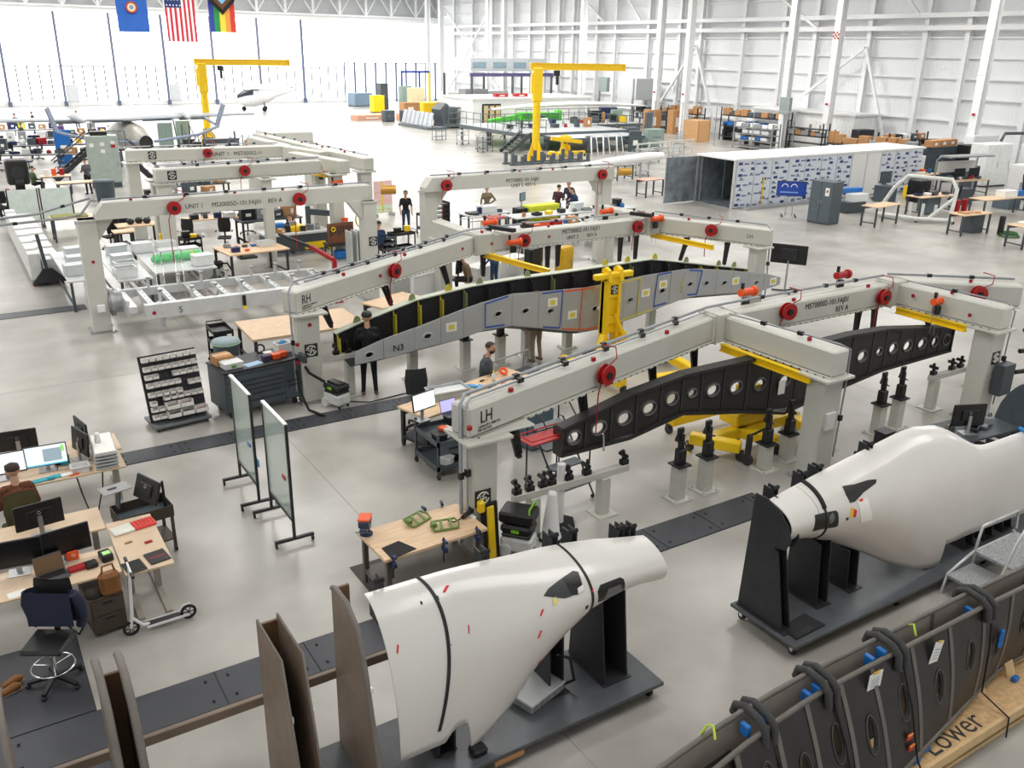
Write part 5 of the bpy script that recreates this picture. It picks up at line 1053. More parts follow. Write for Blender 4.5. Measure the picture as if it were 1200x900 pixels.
for ri, (z, nn, bw, ci, (a, c)) in enumerate(rows):
    for j in range(a, c):
        x = -.52+bw*(j+.5); m = R @ Matrix.Translation((x, -.06, z-.05)) @ Matrix.Rotation(.1, 4, 'X'); big = bw > .2
        w, d, hh = bw-.012, (.2 if big else .12), (.13 if big else .09)
        if big not in mesh_bin:
            b = MB(); b.box(-w/2, w/2, -d, .0, 0, .008); b.box(-w/2, -w/2+.008, -d, 0, 0, hh); b.box(w/2-.008, w/2, -d, 0, 0, hh); b.box(-w/2, w/2, -.008, 0, 0, hh); b.box(-w/2, w/2, -d, -d+.008, 0, hh*.6)
            o = b.build('parts_bin', M('bin_white', 'ecebe6', .5), t); mesh_bin[big] = o.data
        else: o = bpy.data.objects.new('parts_bin', mesh_bin[big]); C.objects.link(o); o.parent = t
        o.matrix_local = m
        k = MB(); k.box(-w/2+.01, w/2-.01, -d+.01, -.01, .008, hh*.45); k = k.build('bin_contents', cols[(ri*3+j) % 4 if ri != 1 else 0], o)
t = thing('waste_bin', 'round grey waste bin with folded lid behind the tool chest', 'bin', (4.72, 19.35, 0)); MB().lathe([(.001, .02), (.24, .02), (.29, .75), (.31, .75), (.31, .79)], n=22).build('drum', BIN, t); MB().lathe([(.31, .79), (.3, .83), (.1, .86), (.001, .86)], n=22).build('lid', M('lid_grey', '8fa0a6', .5), t); MB().torus((0, 0, .77), .31, .014, 'z', 22, 6).build('bag_edge', M('bag_green', 'a9c9a0', .5), t)
cart('black tube handled cart behind the round waste bin', 4.82, 20.2, 1.57, .7, .45, .9, BLACK, (.2, .5, .8))
bench('wide pale plywood table left of the RH post', 6.6, 19.75, 2.7, 1.6, .85, -.03, top=M('ply_pale', 'dcc0a2', .6, var=.07), leg=DKSTEEL, tth=.06)
extractor('white and black dust extractor at the foot of the RH post', 6.15, 16.4, .3)
o = MB().tube([(5.6, 16.95, .95), (5.7, 16.7, .7), (5.95, 16.5, .52)], .03, 8).build('vacuum_hose', RUBBER); tag(o, 'black hose from the RH post to the dust extractor', 'hose')
o = MB().tube([(5.45, 16.75, .8), (5.43, 16.6, .4), (5.5, 16.3, .06), (5.68, 15.92, .03)], .028, 8).build('vacuum_hose', RUBBER); tag(o, 'black hose drooping beside the tool chest to the trench lids', 'hose')
MB().box(5.52, 5.6, 16.5, 16.8, 1.0, 1.15).build('x', CHAR).name = 'valve_box'; tag(bpy.data.objects['valve_box'], 'small dark valve box clamped on the RH post pipes', 'box')
o = MB().tube([(6.35, 16.5, .02), (6.8, 16.2, .012), (8.5, 16.4, .012), (10.2, 16.0, .012), (11.5, 15.7, .012), (11.9, 15.4, .05)], .012, 6).build('floor_cable', BLACK); tag(o, 'thin black cable trailing over the floor toward the yellow mast', 'cable')
# glass whiteboards
for i, (x, y0, y1, l) in enumerate(((3.42, 12.9, 13.95, 'rolling glass board seen edge on, nearer the parts bins'), (3.52, 11.5, 12.58, 'rolling glass board seen edge on, nearer the desks'))):
    t = thing('glass_board', l, 'whiteboard', (x, (y0+y1)/2, 0), world=True)
    MB().box(x-.01, x+.01, y0+.03, y1-.03, .42, 1.92).build('glass_pane', GLASS, t)
    for y in (y0, y1):
        MB().box(x-.02, x+.02, y-.02, y+.02, .08, 1.95).build('upright', DKSTEEL, t); f = MB().bar((x-.3, y, .1), (x+.3, y, .1), .05, .04).build('foot', DKSTEEL, t)
        for s in (-.28, .28): MB().cyl((x+s-.015, y, .035), (x+s+.015, y, .035), .035, n=8).build('caster', BLACK, f)
    MB().box(x-.03, x+.03, y0, y1, 1.92, 1.96, .005).build('top_rail', ALU, t); MB().box(x-.02, x+.02, y0, y1, .38, .42).build('bottom_rail', DKSTEEL, t)
    MB().box(x-.03, x-.012, y0+.15, y0+.3, 1.0, 1.05, .004).build('pen_holder', RED if i else BLUE, t)
    if i == 0: MB().box(x+.02, x+.05, y0-.05, y0+.15, .72, .85, .01).build('blue_cloth', M('glove_blue', '5aa7e0'), t)
# ================================================================== desks at lower left
def desk(label, x0, x1, y0, y1, h=.75):
    t = thing('desk', label, 'desk', ((x0+x1)/2, (y0+y1)/2, 0), world=True)
    MB().box(x0, x1, y0, y1, h-.03, h, .004).build('desktop', PALEWOOD, t)
    for x in (x0+.12, x1-.12):
        l = MB().box(x-.04, x+.04, (y0+y1)/2-.03, (y0+y1)/2+.03, .03, h-.03).build('leg', M('desk_leg', 'a39d94', .5), t); MB().box(x-.04, x+.04, y0+.06, y1-.06, 0, .03).build('foot', M('desk_leg', 'a39d94'), l)
desk('pale wood desk with bright screens, farthest of the left desks', -1.5, 1.66, 13.9, 14.62); desk('pale wood desk back to back behind the bright screens', -1.5, 1.72, 14.63, 15.35)
desk('pale wood desk carrying the monitor seen from behind with a badge', -1.5, 1.06, 12.0, 12.7); desk('pale wood desk carrying the brown screened laptop, nearest of the left desks', -1.5, 1.05, 10.75, 11.45); desk('small pale wood side desk with tablets and red tray', 1.07, 1.66, 10.62, 12.12)
SW = glowmat('screen_white', 'e4edf2', .75)
monitor('bright white screen at the left frame edge on the farthest desk', .05, 14.3, .75, 0, .54, .33, SW, tilt=-.25, arm=.1)
m = monitor('bright screen with drawing and green corner on the farthest desk', .6, 14.32, .75, -.08, .6, .33, SW, tilt=-.25, arm=.1); k = [o for o in C.objects if o.parent == m and o.name.startswith('housing')][0]; R = Matrix.Translation((0, 0, .265)) @ Matrix.Rotation(-.25, 4, 'X')
for nm, dx, dz, w, h, mt in (('drawing_window', .09, .0, .26, .2, glowmat('screen_steel', '9fb4bf', .5)), ('green_corner', .24, .08, .05, .1, glowmat('screen_green', '9be07a', .6)), ('task_bar', 0, -.14, .56, .02, glowmat('screen_cyan', '5fc3e6', .6))): b = MB(); b.obox(R @ Matrix.Translation((dx, -.021, dz)), w, .002, h); b.build(nm, mt, k)
monitor('black monitor seen from behind across the bright screens', .28, 15.1, .75, PI-.1, .56, .34); monitor('black monitor edge on at the desk end, left of the paper trays', 1.12, 14.5, .75, PI/2+.3, .55, .38, tilt=.1); monitor('black monitor edge on behind the other edge on monitor', 1.2, 15.0, .75, PI/2+.2, .55, .36)
monitor('black monitor with round badge seen from behind, middle of the left desks', .3, 12.25, .75, PI+.12, .6, .36); monitor('dark switched off monitor left of pair on the nearest desk', -.05, 11.32, .75, -.12, .6, .36, tilt=-.05); monitor('dark switched off monitor right of pair on the nearest desk', .5, 11.34, .75, .12, .62, .36, tilt=-.05)
laptop('open laptop with brown screen on the nearest left desk', .28, 11.15, .75, .18, M('screen_brown', '7d6248', .4))
MB().box(.08, .16, 10.83, 10.9, 0, .004).build('x', M('note_yellow', 'e6e04a', .8)).name = 'yellow_note'; o = bpy.data.objects['yellow_note']; o.location.z = .771; o.location.x = .02; tag(o, 'small yellow sticky note on the laptop palm rest', 'note')
t = thing('paper_trays', 'stack of grey paper trays at the end of the farthest desk', 'paper tray', (1.42, 14.35, .75), -.05)
for i in range(5): MB().box(-.17, .17, -.42, .42, .0+i*.055, .03+i*.055, .006).build('tray', M('tray_grey', 'b9bcbd', .5), t)
MB().box(-.15, .15, -.4, .4, .255, .28).build('paper_pile', PAPER, t)
o = MB().lathe([(.001, 0), (.045, 0), (.04, .16), (.001, .16)], n=12).build('paper_cup', WHITE); o.location = (1.36, 14.4, 1.03); tag(o, 'white cup on top of the paper trays', 'cup')
t = bin_tote('clear plastic tub on the farthest desk', 1.02, 14.08, .75, .24, .18, .1, CLEARP); 
for x, y, sx, sy, sz, m, n, l, c in ((.5, 14.0, .5, .12, .02, M('teal', '3ea6b8', .6), 'keyboard_tray', 'teal strip shelf below the bright screens', 'shelf'), (.85, 14.45, .14, .1, .16, M('teal', '3ea6b8'), 'pencil_box', 'teal pencil box right of the bright screens', 'box'), (.78, 14.5, .16, .12, .2, BLACK, 'desk_phone', 'small black device right of the bright screens', 'phone'), (.82, 14.0, .16, .1, .03, PAPER, 'paper_pad', 'crumpled white paper on the farthest desk', 'paper'), (.92, 13.96, .14, .05, .02, ORANGE, 'orange_scraper', 'orange tool on the farthest desk front edge', 'tool'), (.6, 13.97, .1, .07, .05, M('teal', '3ea6b8'), 'teal_mouse', 'teal mouse on the farthest desk', 'mouse'), (.12, 13.98, .3, .2, .01, M('paper_lilac', 'd5d8f0', .7), 'notebook', 'open lilac notebook before the seated worker', 'notebook'),
    (1.52, 11.84, .3, .24, .035, M('tray_red2', 'e2473f', .6), 'red_tray', 'red gridded tray on the small side desk', 'tray'), (1.24, 11.8, .28, .24, .03, M('tray_white', 'e4e4da', .5), 'white_tray', 'white tray next to the red tray on the side desk', 'tray'), (1.5, 10.86, .26, .3, .02, BLACK, 'closed_laptop', 'closed black laptop with red stripe on the side desk', 'laptop'), (1.2, 10.76, .24, .3, .02, M('tablet_dark', '2c2d30', .3), 'tablet', 'dark tablet on the side desk corner near the scooter', 'tablet'), (1.48, 11.3, .1, .05, .02, RED, 'red_scissors', 'red handled scissors on the side desk', 'scissors'), (1.25, 11.42, .1, .03, .02, CARD, 'tape_roll', 'small brown block on the side desk', 'block'),
    (.93, 11.15, .14, .2, .1, BLACK, 'label_printer', 'black label printer with green screen on the nearest desk', 'printer'), (.6, 11.07, .26, .12, .05, M('pouch_red', 'a8202c', .8), 'red_pouch', 'red zip pouch on the nearest desk', 'pouch'), (.74, 11.05, .14, .13, .07, BLACK, 'black_case', 'black round cornered case beside the red pouch', 'case'), (.56, 11.36, .14, .12, .14, ORANGE, 'orange_box', 'orange cube box under the dark monitors', 'box'), (-.12, 10.85, .2, .14, .006, PAPER, 'paper_sheet', 'white paper sheet on the nearest desk at the frame edge', 'paper')):
    o = thing(n, l, c, (x, y, .75), .15); MB().box(-sx/2, sx/2, -sy/2, sy/2, 0, sz, min(.012, sz*.3)).build('body', m, o)
    if n == 'label_printer': MB().box(-.04, .05, -.06, .02, .1, .104).build('display', glowmat('screen_green', '9be07a', .6), o)
    if n == 'closed_laptop': MB().box(-.1, .1, -.02, 0, .02, .021).build('stripe', RED, o)
    if n == 'tablet': MB().box(-.1, .1, -.13, .13, .02, .021).build('screen', SCREEN, o)
    if n == 'orange_box': MB().sphere((0, -.06, .08), .035, 10, 6).build('round_face', M('salmon', 'd98a6a', .6), o)
    if n == 'red_tray':
        k = MB()
        for i in range(6): k.box(-.14+i*.05, -.135+i*.05, -.11, .11, .035, .042)
        tag(k.build('grid', M('tray_red3', 'c23a34', .6), o), kind='stuff')
t = thing('tool_cart', 'dark brown steel cart with screen arm behind the side desk', 'cart', (1.6, 12.4, 0), .12)
BR = M('bronze_steel', '4a4138', .5, .3); MB().box(-.36, .36, -.24, .24, .6, .62).build('tray_floor', SLATE, t)
for a in ((-.36, .36, -.25, -.24), (-.36, .36, .24, .25), (-.37, -.36, -.25, .25), (.36, .37, -.25, .25)): MB().box(*a, .58, .76).build('tray_side', BR, t)
MB().box(-.36, .36, -.24, .24, .2, .22).build('shelf', BR, t)
for sx in (-.34, .34):
    for sy in (-.22, .22): l = MB().box(sx-.02, sx+.02, sy-.02, sy+.02, .08, .6).build('post', BR, t); MB().cyl((sx-.02, sy, .04), (sx+.02, sy, .04), .04, n=8).build('caster', BLACK, l)
MB().tube([(.3, -.1, .62), (.3, -.1, 1.1)], .02, 8).build('screen_pole', BLACK, t)
monitor('black screen on an arm above the dark brown cart', 1.68, 12.2, .92, 1.95, .55, .34, stand=False, tilt=.35, arm=.0)
t = thing('laptop_stand', 'angled metal stand holding a grey tablet above the brown cart', 'stand', (1.3, 12.5, .76), .2); MB().bar((0, 0, 0), (.05, 0, .3), .14, .02).build('arm', SLATE, t); MB().box(-.2, .2, -.14, .14, .3, .315, .004).build('plate', M('tablet_grey', '9a9c9e', .4), t); MB().box(-.1, .02, -.02, .02, .315, .325).build('pen', BLACK, t)
# seat with down jacket, pedestal with bag, scooter, shoes
t = office_chair('drafting chair with chrome foot ring under a navy down jacket', .1, 9.9, 2.6, BLACK, .62, True)
JK = M('jacket_navy', '272d44', .75, var=.12); R = []
for i in range(15):
    z = 1.16-.032*i; bul = .018*abs(math.sin(i*PI/2*1.0)); w = .26+.03*math.sin(i/14*PI)+(bul*.6)
    R.append([(w*math.cos(a)*1.0, -.17-(.1+bul)*math.sin(a)-.0*i, z) for a in [PI*j/12 for j in range(13)]])
jk = MB(); jk.loft(R); jk.loft([[(w_, -.17+.06, 1.16-.032*i) for w_ in (-.26, 0, .26)] for i in (0, 8, 14)]); jk = jk.build('quilted_jacket', JK); jk.parent = t
JKo = jk; jk.parent = None; jk.location = t.location; jk.rotation_euler = t.rotation_euler; tag(jk, 'navy quilted down jacket hung over the drafting chair back', 'jacket')
for s in (-1, 1):
    o = MB(); o.tube([(s*.26, -.2, 1.1), (s*.3, -.24, .95), (s*.29, -.27, .75), (s*.24, -.28, .62)], [.06, .07, .06, .05], 9); o.build('sleeve', JK, jk)
t = thing('drawer_pedestal', 'dark brown drawer pedestal below the nearest desk', 'cabinet', (.78, 10.84, 0), .12)
PD = M('pedestal_brown', '4b4037', .5); MB().box(-.2, .2, -.27, .27, .05, .56, .008).build('carcass', PD, t)
for z0, z1 in ((.08, .3), (.32, .52)): o = MB().box(-.19, .19, -.285, -.27, z0, z1, .004).build('drawer', PD, t); MB().box(-.06, .06, -.295, -.285, z1-.05, z1-.03).build('pull', BLACK, o)
for sx in (-.15, .15):
    for sy in (-.2, .2): MB().cyl((sx-.01, sy, .025), (sx+.01, sy, .025), .025, n=8).build('caster', BLACK, t)
LEA = M('leather_tan', '8a5a2b', .6, var=.15); t = thing('leather_bag', 'tan leather bag standing on the drawer pedestal', 'bag', (.88, 10.62, .56), .1); MB().box(-.12, .12, -.08, .08, 0, .3, .04).build('bag_body', LEA, t); MB().tube([(-.08, 0, .28), (-.06, 0, .4), (.06, 0, .4), (.08, 0, .28)], .014, 6).build('strap', LEA, t); o = MB().lathe([(.1, 0), (.11, .02), (.08, .08), (.001, .1)], n=14).build('felt_cap', M('cap_dark', '2a2420', .8)); o.location = (.68, 10.66, .56); tag(o, 'dark cap lying left of the tan leather bag', 'cap')
t = thing('kick_scooter', 'white kick scooter with black wheels beside the side desk', 'scooter', (1.0, 10.42, 0), .0)
for x, n in ((.02, 'front_wheel'), (.72, 'rear_wheel')):
    o = MB().torus((x, 0, .1), .085, .018, 'y', 24, 8).build(n, RUBBER, t); k = MB()
    for i in range(6): k.bar((x, 0, .1), (x+.085*math.cos(i*PI/3), 0, .1+.085*math.sin(i*PI/3)), .012, .01)
    k.build('spokes', BLACK, o)
SCW = M('scooter_white', 'e9e9ea', .35); MB().tube([(.02, 0, .1), (.05, 0, .3), (.1, .0, .95)], [.02, .024, .018], 9).build('steering_tube', SCW, t); MB().tube([(.05, 0, .24), (.16, 0, .1), (.24, 0, .09)], .022, 8).build('neck', SCW, t); MB().box(.22, .62, -.06, .06, .075, .1, .01).build('deck', DKSTEEL, t)
for s in (-.065, .065): MB().bar((.2, s, .088), (.72, s, .1), .012, .03).build('deck_rail', SCW, t)
b = MB(); b.tube([(.1, -.26, .97), (.1, 0, .95), (.1, .24, .97)], .014, 8); b.build('handlebar', SCW, t)
for y0, y1 in ((-.28, -.15), (.14, .26)): MB().tube([(.1, y0, .972), (.1, y1, .962)], .02, 8).build('grip', BLACK, t)
MB().tube([(.6, 0, .14), (.66, 0, .22), (.76, 0, .22)], .012, 6).build('mudguard', SCW, t)
for i, (x, y) in enumerate(((-.36, 10.0), (-.33, 10.14))):
    b = MB(); b.tube([(-.12, 0, .035), (-.03, 0, .05), (.05, 0, .06), (.1, 0, .05)], [.035, .045, .05, .03], 9); o = b.build('tan_shoe', LEA); o.location = (x, y, 0); o.rotation_euler = (0, 0, .3); tag(o, 'tan shoe on the floor mat, %s one at the left edge' % ('nearer', 'farther')[i], 'shoe', 'pair of tan shoes'); MB().box(-.15, .12, -.045, .045, 0, .018, .008).build('sole', BROWNTINT, o)
o = MB().tube([(.95, 14.3, .7), (1.0, 14.2, .3), (1.05, 14.1, .03), (.85, 13.9, .02), (1.1, 13.75, .02), (.9, 13.6, .02), (1.15, 13.9, .04), (1.3, 14.1, .4), (1.35, 14.2, .7)], .012, 6).build('cable_tangle', BLACK); tag(o, 'black cable tangle on the floor under the farthest desk', 'cable')
o = MB().tube([(.2, 11.0, .7), (.25, 10.8, .3), (.45, 10.75, .02), (.7, 11.3, .02), (.62, 11.2, .1)], .012, 6).build('cable_tangle', BLACK); tag(o, 'black cables hanging below the nearest desk', 'cable')
# ================================================================== people
def capsule(b, p0, p1, r0, r1, n=10):
    p0, p1 = Vector(p0), Vector(p1); d = (p1-p0); L = d.length; d = d/L if L > 1e-6 else Vector((0, 0, 1)); pts = []; rs = []
    for i in range(4): a = PI/2*(1-i/4); pts.append(p0-d*r0*math.sin(a)); rs.append(max(.001, r0*math.cos(a)))
    pts.append(p0); rs.append(r0); pts.append(p1); rs.append(r1)
    for i in range(1, 5): a = PI/2*i/4; pts.append(p1+d*r1*math.sin(a)); rs.append(max(.001, r1*math.cos(a)))
    b.tube(pts, rs, n)
def person(label, x, y, rz, h=1.78, top=DKCLOTH, legs=DKCLOTH, hair=HAIRB, skin=FLESH, pose='stand', shoes=None, arms=None, z=0., cap=None, head_turn=0., lean=0., sleeves=True, voxel=.013, beard=False, legmul=1., twist=0.):
    # faces local +Y; built at 1.78 m and scaled; remeshed to one continuous body
    t = thing('person', label, 'person', (x, y, z), rz); s = h/1.78
    def V(*p): return Vector(p)
    sit = pose == 'sit'; hipz = .5 if sit else .93
    def up(p):    # torso lean about the hips
        p = Vector(p); d = p-V(0, 0, hipz); c, sn = math.cos(lean), math.sin(lean); return V(d.x, d.y*c+d.z*sn, hipz-d.y*sn+d.z*c)
    dz = hipz-.93; bones = []
    def cap_(p, q, a, c, m): bones.append((Vector(p)*s, Vector(q)*s, a*s, c*s, m))
    cap_(V(-.07, 0, hipz), V(.07, 0, hipz), .115, .115, 'L'); cap_(V(0, .0, hipz+.04), up((0, .0, 1.15+dz)), .13, .125, 'T'); cap_(up((0, -.01, 1.15+dz)), up((0, -.01, 1.32+dz)), .135, .14, 'T')
    cap_(up((-.1, -.01, 1.3+dz)), up((.1, -.01, 1.3+dz)), .125, .125, 'T'); cap_(up((-.16, -.01, 1.42+dz)), up((.16, -.01, 1.42+dz)), .068, .068, 'T'); cap_(up((0, -.01, 1.42+dz)), up((0, .015, 1.56+dz)), .06, .055, 'S')
    hc = up((0, .03, 1.66+dz)); ca, sa = math.cos(head_turn), math.sin(head_turn)
    def hd(px, py, pz): return hc+V(px*ca-py*sa, px*sa+py*ca, pz)
    cap_(hd(0, -.012, .03), hd(0, .0, .035), .09, .088, 'S'); cap_(hd(0, .015, -.02), hd(0, .02, -.06), .073, .055, 'S'); cap_(hd(0, .088, .005), hd(0, .104, -.02), .012, .016, 'S'); cap_(hd(-.02, .074, -.055), hd(.02, .074, -.055), .014, .014, 'S')
    for sx in (-1, 1): cap_(hd(sx*.085, -.005, .01), hd(sx*.088, -.01, -.02), .018, .014, 'S')
    A = arms or [((-.24, -.0, 1.14), (-.25, .07, .9)), ((.24, .0, 1.14), (.25, .07, .9))]
    hands = []
    for sx, (el, wr) in zip((-1, 1), A):
        sh = up((sx*.185, -.01, 1.41+dz)); el = up((el[0], el[1], el[2]+dz)); wr = up((wr[0], wr[1], wr[2]+dz))
        cap_(sh, el, .056, .043, 'T'); cap_(el, wr, .042, .03, 'T' if sleeves else 'S'); d = (wr-el).normalized(); hands.append((sx, wr, d))
        sd = d.cross(V(1, 0, 0)*sx); sd = sd.normalized() if sd.length > .1 else V(0, 1, 0); w_ = sd.cross(d).normalized()
        cap_(wr+d*.02, wr+d*.085, .03, .034, 'S')
        for i, (o, L) in enumerate(((-.027, .07), (-.009, .082), (.009, .077), (.027, .06))):
            k = wr+d*.1+sd*o; m = k+d*L*.5+w_*-.01*sx; cap_(k, m, .0095, .009, 'S'); cap_(m, m+(d-w_*.5*sx).normalized()*L*.5, .009, .008, 'S')
        k = wr+d*.04+sd*-.035; cap_(k, k+(d*.7-sd*.7).normalized()*.05, .012, .01, 'S'); cap_(k+(d*.7-sd*.7).normalized()*.05, k+(d*.9-sd*.3).normalized()*.085, .01, .009, 'S')
    if sit: LG = [((-.1, 0, .5), (-.13, .42, .5), (-.13, .4, .09)), ((.1, 0, .5), (.13, .42, .5), (.13, .36, .09))]
    elif pose == 'walk': LG = [((-.09, 0, .93), (-.1, .08, .5), (-.1, -.04, .09)), ((.09, 0, .93), (.1, .0, .5), (.1, -.16, .12))]
    else: LG = [((-.09, 0, .93), (-.11, .02, .5), (-.13, -.02, .09)), ((.09, 0, .93), (.11, .02, .5), (.13, -.02, .09))]
    for a, k, f in LG: cap_(a, k, .088, .06, 'L'); cap_(k, f, .058, .045, 'L'); cap_((f[0], f[1]-.03, .06), (f[0]*1.12, f[1]+.14, .045), .045, .036, 'F')
    b = MB()
    for p, q, r0, r1, m in bones: capsule(b, p, q, r0, r1)
    o = b.build('body', [skin, top, legs, shoes or BLACK], t)
    rm = o.modifiers.new('r', 'REMESH'); rm.mode = 'VOXEL'; rm.voxel_size = voxel*s; rm.use_smooth_shade = True
    sm = o.modifiers.new('s', 'SMOOTH'); sm.iterations = 3; sm.factor = .5
    dg = bpy.context.evaluated_depsgraph_get(); me = bpy.data.meshes.new_from_object(o.evaluated_get(dg)); o.modifiers.clear(); o.data = me
    me.materials.clear()
    for m in (skin, top, legs, shoes or BLACK): me.materials.append(m)
    ix = {'S': 0, 'T': 1, 'L': 2, 'F': 3}; import numpy as np
    n = len(me.polygons); ctr = np.empty(n*3); me.polygons.foreach_get('center', ctr); ctr = ctr.reshape(-1, 3); best = np.full(n, 9.); mi = np.zeros(n, dtype=np.int32)
    for p, q, r0, r1, m in bones:
        p, q = np.array(p), np.array(q); d = q-p; L2 = max(1e-9, d @ d); tt = np.clip(((ctr-p) @ d)/L2, 0, 1); ds = np.linalg.norm(ctr-(p+tt[:, None]*d), axis=1)-(r0+(r1-r0)*tt); u = ds < best; best[u] = ds[u]; mi[u] = ix[m]
    me.polygons.foreach_set('material_index', mi); me.polygons.foreach_set('use_smooth', [True]*n); me.update()
    hh = MB(); R = []
    for i in range(9):
        a = PI/2-i*.2; rr = max(.002, math.cos(a)); R.append([hd(.1*rr*math.cos(f), -.008+.104*rr*math.sin(f), .045+.1*math.sin(a)+(.06 if math.sin(f) > .35 and i > 5 else 0)*((i-5)/3))*s for f in [2*PI*j/16 for j in range(17)]])
    hh.loft(R); hh.build('hair', hair, t)
    ey = MB()
    for sx in (-1, 1): ey.sphere(hd(sx*.032, .078, .012)*s, .011*s, 7, 5)
    tag(ey.build('eyes', BLACK, t), kind=None)
    if cap:
        c = MB(); c.loft([[hd(.108*r*math.cos(f), -.005+.112*r*math.sin(f), .05+zz)*s for f in [2*PI*j/16 for j in range(17)]] for r, zz in ((1, 0), (1, .04), (.8, .085), (.4, .105), (.02, .11))]); k = [hd(.075*math.cos(f), .1+.085*math.sin(f), .05)*s for f in [PI*j/8 for j in range(9)]]; c.add(k+[v-V(0, 0, .008) for v in k], [tuple(range(9)), tuple(range(17, 8, -1))]); c.build('cap', cap, t)
    if beard:
        c = MB(); c.loft([[hd(r*math.cos(f), .0+r*1.22*math.sin(f), zz)*s for f in [PI*(-.05+1.1*j/12) for j in range(13)]] for r, zz in ((.082, -.03), (.077, -.06), (.06, -.1), (.02, -.118))]); c.build('beard', hair, t)
    return t
DOWN = [((-.25, .0, 1.14), (-.24, .1, .92)), ((.25, .0, 1.14), (.24, .1, .92))]
FWD = [((-.25, .05, 1.14), (-.12, .3, 1.12)), ((.25, .05, 1.14), (.12, .3, 1.12))]
HIP = [((-.25, .02, 1.15), (-.24, .12, .92)), ((.36, -.1, 1.18), (.2, .04, 1.02))]
BROWNSHOE = M('shoe_brown', '6b4a33', .7)
person('man in black shirt, trousers and cap standing inside the wing, seen from behind', 6.98, 16.62, -.35, 1.83, M('cloth_black', '15161a', .9), M('trouser_black', '17181c', .9), BLACK, cap=BLACK, arms=[((-.25, .08, 1.16), (-.16, .32, 1.12)), ((.25, .08, 1.16), (.2, .34, 1.1))], shoes=BROWNSHOE, voxel=.011)
person('bearded man in dark vest over grey sleeves seated at his work at the bench', 8.72, 14.72, -2.0, 1.8, M('cloth_slate', '454c52', .9), M('trouser_dark', '23262b', .9), pose='sit', z=.08, beard=True, arms=[((-.22, .14, 1.12), (-.08, .36, 1.02)), ((.22, .14, 1.12), (.08, .38, 1.02))], head_turn=-.2, lean=.12, voxel=.011)
o = MB().torus((0, 0, 0), .07, .03, 'z', 16, 7).build('orange_tape_roll', ORANGE); o.location = (8.95, 14.36, .9); o.rotation_euler = (.6, 0, 0); tag(o, 'orange ring tool held in the hands of the bearded man', 'tool')
person('person in khaki trousers standing behind the grey wing, only legs in view', 11.3, 16.66, .2, 1.74, M('cloth_olive', '4f5143', .9), KHAKI, shoes=BROWNSHOE)
person('man in black T-shirt and jeans standing alone behind the middle gantry', 15.48, 32.4, 2.9, 1.7, DKCLOTH, JEAN, sleeves=False, arms=DOWN, head_turn=-.2, shoes=M('shoe_grey', '6c7480', .8))
person('person in tan jacket and jeans walking away, hand on hip', 19.2, 32.3, -.3, 1.68, M('cloth_tan', '80705a', .9), JEAN, arms=HIP, pose='walk')
person('seated person in navy T-shirt at the small carts by the column', 12.6, 28.6, -.6, 1.74, M('cloth_navy', '22385a', .9), DKCLOTH, pose='sit', arms=[((-.22, .1, 1.14), (-.14, .34, 1.05)), ((.22, .1, 1.14), (.14, .34, 1.05))], sleeves=False, z=.02)
person('person in burgundy sweater at the white table, left of three', 22.05, 31.2, -1.0, 1.68, M('cloth_burgundy', '4a2b33', .9), JEAN, arms=FWD, lean=.15)
person('person in navy sweater bent over the white table, front of three', 22.35, 30.2, .6, 1.72, M('cloth_navy', '22385a'), JEAN, arms=FWD, lean=.35)
person('person in dark striped shirt leaning in behind two others at the white table', 23.0, 31.6, 2.2, 1.8, M('cloth_indigo', '3b3f57', .9), JEAN, arms=FWD, lean=.3)
person('seated man in brown plaid shirt at the bright screens, seen from behind', .12, 13.35, .1, 1.76, M('cloth_plaid', '6b3f2c', .9, var=.45, scale=26), DKCLOTH, pose='sit', arms=FWD, z=.02, lean=.08, voxel=.011)
office_chair('office chair under an olive coat behind the plaid shirted man', .1, 13.2, .1, M('coat_olive', '4d4a2e', .9, var=.2), .48)
person('seated person in green shirt beside the tan table, far left', 3.75, 49.8, -1.2, 1.74, M('cloth_green', '47583c', .9), DKCLOTH, pose='sit', arms=FWD, voxel=.018)
person('standing person in dark grey shirt left of the grey electrical cabinet', 6.0, 48.4, .5, 1.74, M('cloth_grey', '55555d', .9), DKCLOTH, arms=FWD, sleeves=False, voxel=.018)
person('seated person with reddish hair at the left frame edge', 2.2, 42.5, 1.0, 1.7, M('cloth_black', '15161a'), DKCLOTH, M('hair_red', '9b6a63', .8), pose='sit', voxel=.018)
person('seated man in dark clothes bent at the dark machine under UNIT 1', 10.6, 31.8, 2.4, 1.7, M('cloth_grey2', '3d4046', .9), DKCLOTH, pose='sit', arms=FWD, lean=.3, voxel=.018)
person('seated person in brown coat under the RH beam, seen behind the spar', 13.0, 22.9, 1.2, 1.7, M('cloth_brown', '7d6650', .9), DKCLOTH, pose='sit', lean=.3, voxel=.016)
person('person in blue jeans bending under the RH beam behind the spar', 13.9, 22.9, .4, 1.7, M('cloth_slate2', '4b5a68', .9), JEAN, lean=.8, arms=[((-.2, .2, 1.2), (-.1, .45, 1.15)), ((.2, .2, 1.2), (.1, .45, 1.15))], voxel=.016)

t = thing('work_stool', 'dark stool under the bearded worker', 'stool', (8.72, 14.72, 0)); MB().cyl((0, 0, .4), (0, 0, .45), .17, n=16).build('seat', BLACK, t)
for a in range(4): MB().bar((0, 0, .38), (.2*math.cos(a*PI/2), .2*math.sin(a*PI/2), 0), .03, .03).build('leg', DKSTEEL, t)
